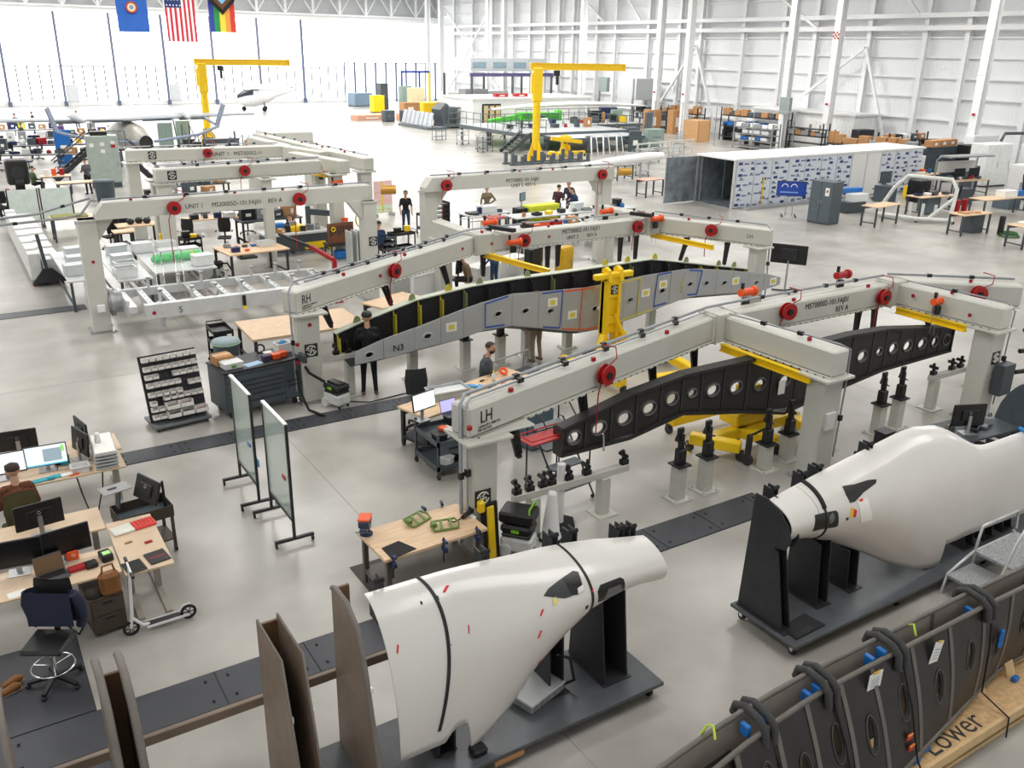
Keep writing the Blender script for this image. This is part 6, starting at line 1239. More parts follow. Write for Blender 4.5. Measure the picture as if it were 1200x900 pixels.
# ================================================================== left bay behind the UNIT 1 gantry
t = thing('assembly_frame', 'white metal assembly frame numbered 5 pivoting on the UNIT 1 gantry', 'frame', (6.0, 24.2, 0), world=True)
WAL = M('white_alu', 'd6d8d9', .4, .25, var=.05)
f = MB().box(3.75, 8.9, 23.15, 23.35, .45, .82, .01).build('front_beam', WAL, t); MB().box(3.5, 8.9, 25.0, 25.15, .6, .82, .01).build('rear_beam', WAL, t); MB().box(3.4, 3.6, 23.3, 25.1, .6, .78, .01).build('end_beam', WAL, t)
text('5', .22, (4.55, 23.145, .53), (1, 0, 0), (0, 0, 1), INK, f); text('3', .18, (7.6, 23.145, .53), (1, 0, 0), (0, 0, 1), INK, f)
MB().cyl((3.95, 23.14, .6), (3.95, 23.15, .6), .05, n=10).build('red_dot', RED, f)
for x in (3.95, 4.5, 5.2, 5.9, 6.6, 7.3, 8.0, 8.7):
    c = MB().box(x-.07, x+.07, 23.35, 25.0, .68, .8, .008).build('cross_member', WAL, t); k = MB()
    for y in (23.55, 23.85, 24.2, 24.55, 24.85): k.box(x-.03, x+.03, y-.04, y+.04, .8, .812)
    tag(k.build('drilled_pad', STEEL, c), kind='stuff')
for x in (4.2, 5.0, 5.6, 6.3, 7.0, 7.7, 8.4):
    for y in (23.5, 24.95):
        u = MB().box(x-.035, x+.035, y-.035, y+.035, .8, 1.12, .006).build('locator_post', WAL, t); MB().box(x-.05, x+.05, y-.14, y+.02, 1.08, 1.14, .01).build('locator_arm', STEEL, u)
b = MB(); b.cyl((3.05, 24.3, .72), (3.4, 24.3, .72), .28, n=20); b.cyl((3.1, 24.3, .72), (3.2, 24.3, .72), .36, n=20); b.build('pivot_bearing', STEEL, t); MB().box(3.38, 3.45, 23.5, 25.0, .5, .9).build('pivot_plate', WAL, t)
for x in (4.3, 8.5): MB().box(x-.05, x+.05, 23.9, 24.3, 0, .6).build('prop_leg', WAL, t)
b = MB(); b.box(6.2, 6.28, 23.1, 23.15, .5, .78); o = b.build('hand_wheel', BLACK, t); MB().box(6.19, 6.29, 23.09, 23.14, .42, .5).build('tab', YELLOW, o)
t = thing('red_jib_arm', 'small red jib arm with black boom beside the assembly frame', 'jib', (9.15, 24.0, 0)); MB().box(-.06, .06, -.06, .06, 0, 1.25, .01).build('red_post', RED, t); MB().box(-.16, .16, -.16, .16, 0, .03).build('foot_plate', RED, t); MB().bar((0, 0, 1.25), (-.35, .9, 1.5), .1, .12, .01).build('red_boom', RED, t); MB().bar((-.35, .9, 1.5), (-.9, 2.1, 1.72), .07, .08).build('black_boom', BLACK, t)
# racks of white panels
t = thing('panel_rack', 'long wheeled rack of white panels with a dark sloping end brace, left edge', 'rack', (2.45, 34, 0), world=True)
MB().box(1.75, 2.7, 30.0, 38.6, .12, .2, .01).build('base', TOTE, t)
for i in range(14):
    y = 30.05+i*.62
    for x0, x1, z in ((1.75, 2.08, 1.0), (2.12, 2.62, .8)): MB().box(x0, x1, y, y+.54, .2, z+.05*(i % 2), .02).build('white_panel', M('panel_white', 'dddedd', .5), t)
b = MB(); b.prism([(1.75, .12), (2.75, .12), (2.35, .55), (2.1, .55)], 'xz', 29.85, 29.92); b.build('end_plate', DKSTEEL, t); MB().bar((2.2, 29.9, .5), (2.08, 29.9, 1.6), .1, .06).build('end_brace', CHAR, t)
for y in (30.1, 38.4):
    for x in (1.8, 2.6): MB().cyl((x-.03, y, .06), (x+.03, y, .06), .06, n=10).build('caster', RED, t)
for i, (x0, x1, l) in enumerate(((2.0, 3.08, 'pale green white board at the left edge, left of pair'), (3.16, 4.3, 'pale green white board at the left edge, right of pair'))):
    t = thing('white_board', l, 'whiteboard', ((x0+x1)/2, 40.3, 0), world=True); MB().box(x0+.02, x1-.02, 40.28, 40.31, .25, 1.52).build('board', M('board_green', 'cfdad4', .35), t)
    for x in (x0, x1): u = MB().box(x-.025, x+.025, 40.27, 40.33, .06, 1.55).build('upright', DKSTEEL, t); MB().box(x-.03, x+.03, 40.05, 40.55, .03, .08).build('foot', DKSTEEL, u)
def wtable(l, x0, x1, y0, y1, top=M('table_white', 'cdd0d1', .4), h=.88): return bench(l, (x0+x1)/2, (y0+y1)/2, x1-x0, y1-y0, h, top=top, leg=CHAR, name='table', cat='table')
wtable('white topped table left of the UNIT 1 post', 2.4, 3.35, 26.4, 30.6); wtable('white topped table loaded with grey totes beside the assembly frame', 3.6, 4.5, 25.8, 30.2); wtable('white topped table under the green wrapped tube', 4.65, 6.4, 26.3, 29.8)
wtable('wood topped table with an olive cloth behind the panel rack', 3.1, 5.2, 36.6, 37.5, PALEWOOD); b = MB(); b.box(3.15, 4.4, 36.7, 37.4, .885, .94, .03); tag(b.build('olive_cloth', M('cloth_olive2', '8a8a4e', .9, var=.15)), 'folded olive cloth on the wood table behind the panel rack', 'cloth')
tt = ((2.7, 27.2, 'closed grey tote on the left white table, nearest us'), (2.9, 28.3, 'closed grey tote on the left white table, middle'), (3.0, 29.6, 'closed grey tote on the left white table, farthest'), (3.85, 26.3, 'open dark tote at the near end of the loaded table'), (4.0, 27.0, 'open dark tote second from the near end of the loaded table'), (4.05, 27.9, 'closed pale tote on the loaded table, third from us'), (4.15, 29.4, 'closed pale tote at the far end of the loaded table'), (4.9, 29.4, 'tall clear tote pair on the tube table, left'), (5.6, 29.3, 'tall clear tote on the tube table, second'), (5.5, 28.5, 'low clear tote behind the green wrapped tube'), (6.1, 28.5, 'low clear tote right behind the green wrapped tube'), (6.1, 26.8, 'clear tote in front of the green wrapped tube end'))
for i, (x, y, l) in enumerate(tt):
    if i in (3, 4): bin_tote(l, x, y, .885, .55, .42, .28, CLEARP, .1, BLACK, name='storage_tote', cat='tote')
    else: cbox(l, x, y, .885, .55, .42, .3 if i not in (9, 10) else .2, M('tote_clear', 'c3c8ca', .4, var=.05) if i < 7 else CLEARP, 'storage_tote', 'tote', .1)
t = thing('wrapped_tube', 'tube wrapped in bright green film lying on the white table', 'tube', (5.55, 27.6, 1.02), .12); GF = M('film_green', '6fd08a', .3, var=.25, scale=14); b = MB(); b.tube([(-.75, 0, 0), (-.7, 0, 0), (0, 0, .02), (.7, 0, 0), (.78, 0, 0)], [.06, .12, .13, .14, .07], 14); b.build('film_wrap', GF, t); MB().tube([(.4, 0, -.01), (.48, 0, -.01)], .155, 12).build('yellow_band', LIME, t)
for x in (4.75, 5.3): o = thing('trolley_stand', 'chrome tube stand holding hoses over the white table, %s' % ('left' if x < 5 else 'right'), 'stand', (x, 26.2, 0)); MB().tube([(-.1, 0, 0), (-.1, 0, 1.5), (.1, 0, 1.5), (.1, 0, 0)], .016, 7).build('hoop', CHROME, o); MB().box(-.12, .12, -.2, .2, 0, .03).build('foot', STEEL, o)
bench('maple topped workbench in two levels behind the assembly frame', 8.0, 28.3, 2.0, 1.5, .92, .1, leg=DKSTEEL)
bin_tote('clear tub on the two level workbench', 8.5, 28.4, .92, .5, .4, .16, CLEARP, .1); cbox('blue clamp block on the two level workbench', 7.4, 27.9, .92, .25, .2, .14, NAVY, 'clamp_block', 'clamp'); cbox('orange tool on the two level workbench', 7.75, 27.85, .92, .14, .08, .06, ORANGE, 'orange_tool', 'tool')
bench('long maple bench far behind the UNIT 1 gantry beam', 9.3, 34.2, 4.2, .8, .95, .02, leg=DKSTEEL); bench('maple bench with black bags left of the UNIT 1 gantry, far', 5.6, 34.0, 1.4, .8, .95, leg=DKSTEEL); bench('small maple bench beside the jacket chair, far left', 5.0, 33.2, .7, .6, .9, leg=DKSTEEL)
for i, (x, y) in enumerate(((5.4, 34.0), (5.7, 34.1), (5.95, 33.95))): o = MB(); o.sphere((0, 0, .1), (.14, .12, .12), 9, 6); o = o.build('black_bag', BLACK); o.location = (x, y, .95); tag(o, 'black bag on the far maple bench, %s of three' % ('left', 'middle', 'right')[i], 'bag')
office_chair('office chair with black jacket on its back behind the panel rack', 4.75, 34.6, .3, DKCLOTH, .5); office_chair('black office chair left of the pale green boards', 1.8, 43.3, .3, DKCLOTH, .5)
t = cart('black tool cart with yellow drill behind the green wrapped tube', 6.6, 30.4, .2, .6, .5, 1.0, BLACK, (.3, .7, .95)); cbox('yellow drill case on the black tool cart', 6.7, 30.3, 1.0, .2, .16, .12, YELLOW, 'drill_case', 'case'); cbox('black tool bag on the black tool cart', 6.5, 30.5, 1.0, .25, .2, .2, BLACK, 'tool_bag', 'bag'); extractor('white dust extractor with coiled hose before the two level bench', 6.9, 28.7, .9)
o = MB().tube([(6.9, 28.5, .45), (7.2, 28.3, .5), (7.35, 28.2, .2), (7.2, 28.0, .04), (7.6, 27.6, .04)], .03, 7).build('vacuum_hose', RUBBER); tag(o, 'black hose on the floor by the two level bench', 'hose')
t = thing('desktop_frame', 'small black A shaped press on the floor left of the grey workstation', 'press', (8.6, 31.0, 0)); MB().box(-.3, .3, -.25, .25, 0, .06).build('base', BLACK, t); MB().bar((-.2, 0, .06), (-.25, 0, .75), .06, .06).build('upright', BLACK, t); MB().bar((-.25, 0, .75), (.25, 0, .4), .06, .06).build('arm', BLACK, t)
t = thing('machining_table', 'grey and yellow machine table with mesh trays under the UNIT 1 beam', 'machine', (10.4, 31.2, 0), .05)
MB().box(-1.1, 1.1, -.5, .5, .1, .7, .01).build('cabinet', CHAR, t); MB().box(-1.2, 1.2, -.55, .55, .7, .78, .01).build('table_top', M('mc_top', 'd7dada', .4), t); MB().box(.2, 1.0, -.54, -.5, .15, .4, .01).build('yellow_cover', YELLOW, t); MB().bar((.6, 0, .78), (.6, 0, 1.6), .14, .14).build('column', SLATE, t); MB().bar((.6, 0, 1.4), (1.5, -.3, 1.3), .16, .2).build('machine_arm', SLATE, t); MB().box(-.2, .4, -.3, .3, .78, .95, .02).build('vise_block', YELLOW, t); MB().cyl((0, 0, .95), (0, 0, 1.1), .12, n=12).build('chuck', STEEL, t)
cbox('yellow bin on the floor end of the machine table', 11.9, 31.2, 0, .5, .4, .4, YELLOW, 'yellow_bin', 'bin'); cbox('blue crate on the machine table far side', 10.0, 31.6, .78, .4, .3, .2, BLUE, 'blue_crate', 'crate')
t = thing('pegboard_cart', 'brown pegboard cart of hanging tools beside the column', 'cart', (11.5, 29.4, 0), .1); MB().box(-.5, .5, -.03, .03, .55, 1.25).build('pegboard', M('pegboard', '7c4f33', .7), t); MB().box(-.55, .55, -.3, .3, .5, .56).build('tray', DKSTEEL, t)
for sx in (-.5, .5):
    for sy in (-.25, .25): MB().box(sx-.02, sx+.02, sy-.02, sy+.02, 0, .5).build('leg', DKSTEEL, t)
k = MB()
for i in range(9): k.box(-.42+i*.1, -.38+i*.1, -.05, -.03, .8+.05*(i % 3), 1.15, .004)
tag(k.build('hung_tools', DKSTEEL, t), kind='stuff'); MB().torus((-.3, -.06, 1.05), .07, .025, 'y', 14, 6).build('tape_ring', YELLOW, t); cbox('orange box on top of the pegboard cart', 11.7, 29.45, 1.27, .2, .15, .12, ORANGE, 'orange_box', 'box'); o = MB().cyl((11.9, 29.0, 0), (11.9, 29.0, .5), .07, n=12).build('gas_bottle', YELLOW); tag(o, 'yellow bottle beside the pegboard cart', 'bottle'); cbox('blue and red tool box under the pegboard cart', 11.5, 29.4, .02, .5, .3, .25, BLUE, 'tool_box', 'box')
for i, x in enumerate((11.15, 11.35, 11.5)): o = MB().box(x, x+.05, 27.6, 28.1, 0, 1.25).build('metal_sheet', M('panel_grey', 'b7bab8', .5)); tag(o, 'grey sheet panel leaning by the post, %s of three' % ('left', 'middle', 'right')[i], 'panel')
t = thing('paper_board', 'tall board covered in pink and yellow notes behind the T-shirt man', 'board', (16.3, 36.4, 0), .1); MB().box(-.45, .45, -.02, .02, .15, 1.55).build('board', PINK, t)
for x0, x1, m in ((-.08, .0, TY), ): MB().box(x0, x1, -.026, -.02, .2, 1.5).build('yellow_strip', m, t)
for r in range(3): MB().box(-.42, .42, -.025, -.02, .3+.38*r, .32+.38*r).build('row_line', M('line_orange', 'e8b38a', .7), t)
MB().box(-.43, .43, -.024, -.02, .18, .5).build('green_area', M('pale_green', 'd3e8c9', .8), t)
for s in (-.42, .42): MB().box(s-.02, s+.02, -.25, .25, 0, .16).build('foot', STEEL, t)
cart('black two level cart of yellow tools in front of the seated navy T-shirt', 13.7, 29.1, .1, .9, .5, .8, BLACK, (.2, .7)); cart('slate drawer cart beside the seated navy T-shirt', 13.0, 28.9, .1, .6, .5, .75, SLATE, (.25, .45, .65), False); cbox('yellow drill on the black two level cart', 13.9, 29.05, .8, .2, .14, .2, YELLOW, 'yellow_drill', 'drill'); cbox('black bag on the black two level cart', 13.55, 29.1, .8, .25, .18, .14, BLACK, 'tool_bag', 'bag')
o = MB().torus((0, 0, 0), .35, .03, 'y', 24, 6).build('lime_hose_coil', LIME); o.location = (13.3, 31.5, .9); tag(o, 'lime hose loop hanging behind the right hand UNIT 1 post', 'hose'); MB().cyl((13.3, 31.6, 0), (13.3, 31.6, 1.3), .03, n=8).build('x', STEEL).name = 'coil_stand'; tag(bpy.data.objects['coil_stand'], 'thin post carrying the lime hose loop', 'post')
t = thing('shelf_rack', 'black wire rack right of the UNIT 2 gantry post', 'rack', (17.2, 32.8, 0)); 
for i in range(6): MB().box(-.35, .35, -.3, .3, .1+i*.18, .13+i*.18).build('shelf', BLACK, t)
for sx in (-.33, .33): MB().box(sx-.02, sx+.02, -.3, .3, 0, 1.1).build('side_frame', BLACK, t)
bin_tote('slate waste bin right of the UNIT 2 gantry post', 15.6, 29.6, 0, .5, .5, .75, SLATE, cat='bin', name='waste_bin')
cart('black stool cart right of the man in black T-shirt', 16.1, 32.0, .2, .5, .4, .85, DKSTEEL, (.2, .75), False)
# white tables with parts behind the RH gantry
wtable('long white table in front of the three people, behind the RH gantry', 18.6, 24.6, 29.0, 30.0); wtable('second long white table nearer the RH gantry', 17.4, 22.6, 26.8, 27.8); wtable('white table of silver trays at the tan jacket person', 17.2, 19.2, 30.4, 31.2)
for x, y, z, sx, sy, sz, m, n, l, c in ((20.8, 30.6, 0, 1.6, .5, 1.05, M('lime_fabric', 'd5dd3a', .7), 'lime_box', 'lime green covered box behind the long white table', 'box'), (19.7, 30.5, 0, .5, .4, 1.0, BLACK, 'black_case', 'black case left of the lime green covered box', 'case'), (21.9, 29.6, .89, .5, .3, .3, M('plastic_film', 'dfe3e6', .3), 'plastic_bag', 'clear bag heap on the long white table', 'bag'), (18.3, 30.8, .89, .7, .5, .25, CLEARP, 'silver_tray', 'clear tub on the silver tray table', 'tub'), (17.6, 30.7, .89, .5, .4, .06, BLACK, 'flat_tray', 'flat black tray on the silver tray table', 'tray'), (18.2, 27.4, .89, .8, .3, .05, ORANGE, 'orange_strip', 'orange tool strip on the second long white table', 'tool'), (19.2, 27.2, .89, .4, .3, .2, RED, 'red_box', 'red box on the second long white table', 'box'), (20.0, 27.3, .89, .4, .3, .25, CARD, 'cardboard_box', 'cardboard box on the second long white table', 'box'), (23.2, 29.4, .89, 1.0, .4, .12, SLATE, 'dark_tray', 'slate tray on the right end of the long white table', 'tray'), (22.4, 28.2, 0, 1.8, .6, .75, CHAR, 'drawer_unit', 'low slate drawer unit between the white tables', 'cabinet'), (17.9, 27.2, .89, .4, .3, .22, BLACK, 'black_box', 'black box on the second long white table left end', 'box'), (20.9, 27.3, .89, .5, .3, .14, WHITE, 'white_box', 'white box on the second long white table', 'box'), (24.0, 29.6, .89, .3, .3, .3, BLACK, 'black_unit', 'black unit on the far right of the long white table', 'device')):
    cbox(l, x, y, z, sx, sy, sz, m, n, c, .05)
monitor('small monitor on a post left of the lime green box', 20.4, 31.4, .9, .5, .5, .35, M('screen_blue', '7a93a8', .3), arm=.2); MB().box(20.35, 20.45, 31.35, 31.45, 0, .9).build('x', CHAR).name = 'monitor_post'; tag(bpy.data.objects['monitor_post'], 'dark post under the small monitor by the lime box', 'post')
t = thing('wheeled_ladder', 'thin white handrail trolley with red top by the UNIT 2 post', 'trolley', (17.1, 29.0, 0)); MB().box(-.9, .9, -.35, .35, .5, .54).build('deck', WHITE, t)
for x in (-.85, -.3, .3, .85):
    for y in (-.33, .33): MB().cyl((x, y, 0), (x, y, 1.0), .018, n=6).build('rail_post', STEEL, t)
for y in (-.33, .33): MB().bar((-.85, y, 1.0), (.85, y, 1.0), .03, .03).build('top_rail', STEEL, t)
MB().box(.1, .85, -.3, .3, 1.0, 1.04).build('red_tray', RED, t)
o = cbox('long white box trolley under the RH beam', 14.6, 23.9, .12, 2.6, .6, .55, M('box_white2', 'dfe0de', .5), 'long_box', 'box', .35)
bin_tote('white open frame tray under the RH beam nearer the bend', 11.4, 22.9, 0, 1.3, .7, .9, WHITE, .3)
bench('pale wood bench just behind the RH beam, left half', 9.4, 20.6, 1.5, .8, .85, .35, leg=DKSTEEL); office_chair('grey office chair behind the spar under the RH beam', 12.6, 23.3, .6, BLACK, .5)
for x, y, m, l, n in ((10.2, 21.9, M('panel_grey', 'b7bab8'), 'grey door panel standing behind the RH beam', 'metal_sheet'), (16.6, 23.0, M('yellow_dew', 'e3b51f', .5), 'yellow power tool stand behind the RH beam', 'tool_stand'), (15.6, 23.3, BLACK, 'black equipment stand behind the RH beam, right of the bending person', 'equipment_stand')): cbox(l, x, y, 0, .6, .3, 1.1, m, n, 'stand' if 'stand' in n else 'panel', .3)
t = thing('stand_monitor', 'black television seen from behind on a floor stand right of the grey wing', 'television', (21.9, 18.4, 0), PI-1.0); MB().cyl((0, 0, .02), (0, 0, 1.0), .035, n=10).build('pole', STEEL, t)
k = MB().box(-.55, .55, -.03, .03, .9, 1.5, .015).build('housing', BLACK, t); MB().box(-.53, .53, -.032, -.03, .92, 1.48).build('screen', SCREEN, k); MB().box(-.25, .25, .03, .08, 1.02, 1.38, .02).build('rear_cover', M('black_back', '232326', .6), k)
for a in range(3): MB().bar((0, 0, .04), (.4*math.cos(a*2.1), .4*math.sin(a*2.1), .03), .05, .04).build('foot', DKSTEEL, t)
# ================================================================== right hand side
t = thing('foil_container', 'long white clad container open at its dark metal end', 'container', (39, 33.0, 0), world=True)
CL = M('clad_board', 'd5dce6', .5, var=.02); FO = M('foil_lining', '98a1a8', .35, .5, var=.35, scale=2.5); NV = M('print_navy', '2e3f78', .6)
MB().box(31.9, 46.6, 30.6, 33.3, 2.26, 2.36, .01).build('roof', WHITE, t); MB().box(32.0, 46.5, 33.2, 33.3, 0, 2.26).build('rear_wall', FO, t); MB().box(46.4, 46.5, 30.7, 33.2, 0, 2.26).build('end_wall', CL, t); MB().box(32.0, 46.4, 30.75, 33.2, 0, .03).build('container_floor', FO, t); MB().box(32.0, 46.4, 30.75, 30.78, .03, 2.26).build('inner_lining', FO, t)
for x in (31.95,): MB().box(x-.05, x+.05, 30.62, 30.75, 0, 2.3).build('door_post', ALU, t); MB().box(x-.05, x+.05, 33.2, 33.3, 0, 2.3).build('door_post', ALU, t)
d = MB(); d.box(29.9, 32.0, 33.22, 33.28, .05, 2.25); d.build('open_door', FO, t)
for i in range(8): MB().box(32.2+i*1.6, 32.24+i*1.6, 33.17, 33.2, .03, 2.26).build('lining_seam', ALU, t)
random.seed(3)
for i in range(12):
    x0 = 32.05+i*1.2; m = WHITE if i in (7, 8) else CL; p = MB().box(x0+.02, x0+1.18, 30.66, 30.74, .04, 2.25).build('clad_panel', m, t)
    if m is CL:
        k = MB()
        for r in range(9):
            for c in range(3):
                xx = x0+.08+c*.38+random.uniform(-.05, .05)+(.12 if r % 2 else 0); zz = .1+r*.24+random.uniform(-.04, .04); kind = (r*2+c+i) % 4
                if xx > x0+.95: continue
                if kind == 0: k.box(xx, xx+.27, 30.655, 30.66, zz, zz+.13)
                elif kind == 1:
                    for q in range(4): k.box(xx+q*.08, xx+.055+q*.08, 30.655, 30.66, zz, zz+.08)
                elif kind == 2: k.box(xx, xx+.34, 30.655, 30.66, zz, zz+.03); k.box(xx+.05, xx+.2, 30.655, 30.66, zz+.05, zz+.12)
        if k.v: tag(k.build('printed_mark', NV, p), kind='stuff')
    MB().box(x0-.015, x0+.015, 30.64, 30.67, .04, 2.25).build('panel_joint', ALU, t)
MB().box(33.9, 33.98, 30.63, 30.65, .1, 1.4).build('yellow_strap', YELLOW, t)
o = MB().box(32.3, 37.5, 30.0, 30.35, 0, .12).build('sill_beam', STEEL); tag(o, 'long grey sill plank on the floor before the container', 'beam')
t = thing('steel_cabinet', 'slate grey two door steel cabinet with a white notice', 'cabinet', (32.95, 26.1, 0), -1.45); MB().box(-.55, .55, -.35, .45, 0, 1.85, .015).build('carcass', SLATE, t)
for s in (-1, 1): o = MB().box(.01*s, .54*s, -.37, -.35, .08, 1.8, .008).build('door', M('slate_door', '56616a', .45), t); MB().box(s*.05, s*.07, -.39, -.37, .9, 1.05).build('handle', CHROME, o)
MB().box(.2, .4, -.375, -.37, 1.25, 1.6).build('notice', PAPER, t); MB().box(.26, .34, -.38, -.375, 1.4, 1.5).build('notice_mark', RED, t)
t = thing('display_stand', 'dark blue display on a wheeled stand left of the slate cabinet', 'display', (32.8, 27.9, 0), -.75); 
for s in (-.15, .15): MB().cyl((s, 0, .06), (s, 0, 1.3), .025, n=8).build('pole', STEEL, t)
for s in (-.3, .3): f = MB().bar((s, -.35, .06), (s, .35, .06), .05, .05).build('foot', BLACK, t)
k = MB().box(-.65, .65, -.04, .04, .95, 1.62, .01).build('housing', BLACK, t); MB().box(-.62, .62, -.045, -.04, .98, 1.59).build('screen', glowmat('screen_navy', '16337a', .7), k)
for x in (-.3, .1): MB().tube([(x+.13*math.cos(a), -.05, 1.36+.13*math.sin(a)) for a in [PI*j/8 for j in range(9)]], .02, 5).build('dial_arc', PAPER, k)
MB().box(-.5, .3, -.05, -.046, 1.1, 1.15).build('text_bar', M('screen_sky', '8fb5e6', .6), k)
def rt_(l, x, y, L, Wd, rz, top=MAPLE): return bench(l, x, y, L, Wd, .9, rz, top, CHAR, wheels=True)
rt_('empty maple workbench on casters, right of the slate cabinet', 34.9, 24.6, 1.9, .8, .1); rt_('maple workbench of brown boards, before the white hoop frame', 36.5, 21.4, 1.8, .8, -.1); rt_('maple workbench with white sheets at the right frame edge', 36.2, 18.6, 1.9, .9, -.15); rt_('maple workbench inside the white hoop frame', 39.6, 25.3, 2.4, .9, -.1); rt_('long maple workbench with blue clamp, right side', 42.2, 23.4, 3.4, .9, -.1); rt_('maple workstation bench with two dark screens, back right', 46.6, 28.0, 2.8, .9, -.15); rt_('maple bench with pale boxes behind the hoop frame, back right', 46.6, 30.6, 2.0, .8, -.1); rt_('maple bench at the right frame edge under the yellow tray', 46.0, 23.2, 2.4, .9, -.1)
t = thing('hoop_frame', 'white tubular hoop frame on casters among the right workbenches', 'frame', (37.6, 24.4, 0), world=True)
HT = M('hoop_white', 'd9dbd8', .4)
MB().tube([(37.2, 26.4, .1), (37.5, 25.9, 1.3), (37.7, 25.4, 1.9), (38.3, 23.6, 1.9), (38.3, 23.3, 1.5), (38.0, 23.2, .2)], .09, 10).build('hoop', HT, t); MB().tube([(38.2, 23.3, 1.1), (37.5, 23.9, .2)], .08, 10).build('brace', HT, t); MB().tube([(36.6, 25.9, .15), (37.0, 24.2, .15), (38.1, 23.1, .15)], .1, 10).build('base_tube', HT, t)
for x, y in ((37.0, 24.2), (38.1, 23.1), (36.8, 25.8)): MB().cyl((x, y, .06), (x+.05, y, .06), .07, n=8).build('caster', BLACK, t)
for i, y in enumerate((23.9, 24.4, 24.9, 25.4)): MB().cyl((37.9-.2*i, y, .2), (37.9-.2*i, y, .75), .07, n=10).build('receiver_tube', HT, t)
for x, y, z, sx, sy, sz, m, n, l, c in ((36.4, 21.4, .9, 1.0, .4, .05, CARD, 'brown_boards', 'brown boards lying on the maple workbench', 'board'), (36.2, 18.6, .9, 1.1, .6, .08, PAPER, 'white_sheets', 'heap of white sheets on the right edge workbench', 'sheet'), (42.4, 23.3, .9, .9, .5, .3, PAPER, 'white_bags', 'white bag heap on the long right workbench', 'bag'), (43.4, 23.2, .9, .5, .3, .25, BLUE, 'blue_clamp', 'blue clamp base on the long right workbench', 'clamp'), (37.1, 21.6, 0, .7, .6, .75, SLATE, 'slate_drum', 'slate bin under the brown board workbench', 'bin'), (39.6, 25.4, .1, .8, .6, .7, BIN, 'grey_bin', 'grey round edged bin under the hoop bench', 'bin'), (36.6, 27.4, .0, 1.2, .6, .5, CHAR, 'tool_trolley', 'low dark trolley right of the slate cabinet', 'trolley'), (36.9, 27.4, .5, 1.0, .5, .35, CLEARP, 'clear_bin', 'clear bin on the low dark trolley', 'bin'), (36.9, 27.9, .85, 1.5, .3, .2, BLUE, 'blue_tube', 'bright blue roll on the clear bin', 'roll'), (41.0, 28.8, 0, .9, .7, .8, SLATE, 'slate_chest', 'slate chest with raised lid before the container', 'chest'), (47.0, 31.6, 0, .9, .9, 1.0, M('carton_tan', 'c39a6b', .85), 'tall_carton', 'tall tan carton under the white bags, back right', 'carton'), (47.3, 31.7, 1.0, .9, .8, .75, M('bag_white', 'e3e6e8', .5), 'white_bags', 'white wrapped stack on the tall tan carton', 'bag'), (52.5, 33.6, 0, 3.0, .8, 1.9, CHAR, 'dark_cabinet', 'wide dark cabinet behind the tan carton', 'cabinet'), (50.75, 34.6, 0, .45, .8, 1.7, SLATE, 'slate_locker', 'slate locker beside the wide dark cabinet', 'locker'), (51.0, 27.2, 0, 1.3, 1.1, 1.55, WHITE, 'white_fridge', 'white cabinet with a dark knob, right edge', 'cabinet'), (52.0, 30.0, 0, 2.0, 1.2, 2.4, M('white_locker', 'eceeee', .45), 'white_locker', 'big white locker before the right wall', 'locker'), (55.5, 29.0, 0, 2.0, 1.2, 2.3, M('white_locker', 'eceeee'), 'white_locker', 'big white locker at the right frame edge', 'locker'), (53.6, 31.4, 0, .6, .8, 2.2, BLUE, 'blue_locker', 'narrow blue locker between dark shelf and white locker', 'locker'), (54.6, 32.6, 0, 2.2, .8, 2.0, BLACK, 'black_shelf', 'black full shelf before the right wall column', 'shelf'), (46.0, 23.2, .9, 1.8, .8, .35, YELLOW, 'yellow_tray', 'yellow tray of blue film at the right frame edge', 'tray'), (46.0, 23.2, 1.25, 1.5, .7, .12, M('film_blue', '5fc0e6', .5), 'blue_film', 'blue film bundle on the yellow tray', 'film'), (44.9, 24.6, 0, .9, .9, .6, BIN, 'grey_bin', 'grey round bin at the right frame edge', 'bin'), (46.9, 28.3, .9, .6, .4, .05, BLACK, 'sun_hat', 'black cap on the workstation bench', 'cap'), (46.2, 30.6, .9, .8, .4, .12, PAPER, 'parts_boxes', 'pale parts on the bench behind the hoop frame', 'parts'), (43.4, 29.0, 0, .5, .5, .6, YELLOW, 'yellow_stand', 'yellow tool stand behind the hoop frame', 'stand'), (44.4, 22.2, 0, 1.2, .6, .3, CHAR, 'low_trolley', 'low dark trolley of timber offcuts under the long right bench', 'trolley')):
    cbox(l, x, y, z, sx, sy, sz, m, n, c, -.1)
for s in (-.3, .3): pass
MB().cyl((43.6, 23.2, 1.1), (43.4, 23.2, 1.9), .06, n=8).build('x', NAVY).name = 'toggle_clamp'; tag(bpy.data.objects['toggle_clamp'], 'upright blue clamp handle on the long right workbench', 'clamp')
monitor('dark screen on the back right workstation, left of pair', 46.3, 28.2, .9, -.15, .8, .45, logo=False); monitor('dark screen on the back right workstation, right of pair', 47.3, 28.0, .9, -.15, .8, .45, logo=False)
t = thing('workstation_gantry', 'grey overhead frame of the back right workstation', 'frame', (46.6, 28.2, 0), -.15); 
for s in (-1.5, 1.5): MB().tube([(s, .5, 0), (s, .5, 1.9), (s, .2, 2.1), (s, -.4, 2.1)], .05, 8).build('side_post', STEEL, t)
MB().box(-1.6, 1.6, -.5, .3, 2.08, 2.16, .01).build('light_tray', M('tray_steel', '9b9ea0', .4, .4), t); MB().box(-1.4, 1.4, .48, .5, 1.2, 1.8).build('back_board', WHITE, t)
office_chair('dark office chair draped with a charcoal jacket at the right workbenches', 42.2, 25.8, .4, DKCLOTH, .5); t = thing('jack_stands', 'pair of red stand legs under the right workbenches', 'stand', (41.0, 24.6, 0))
for s in (-.3, .3): MB().box(s-.1, s+.1, -.1, .1, 0, .7, .02).build('leg', RED, t)
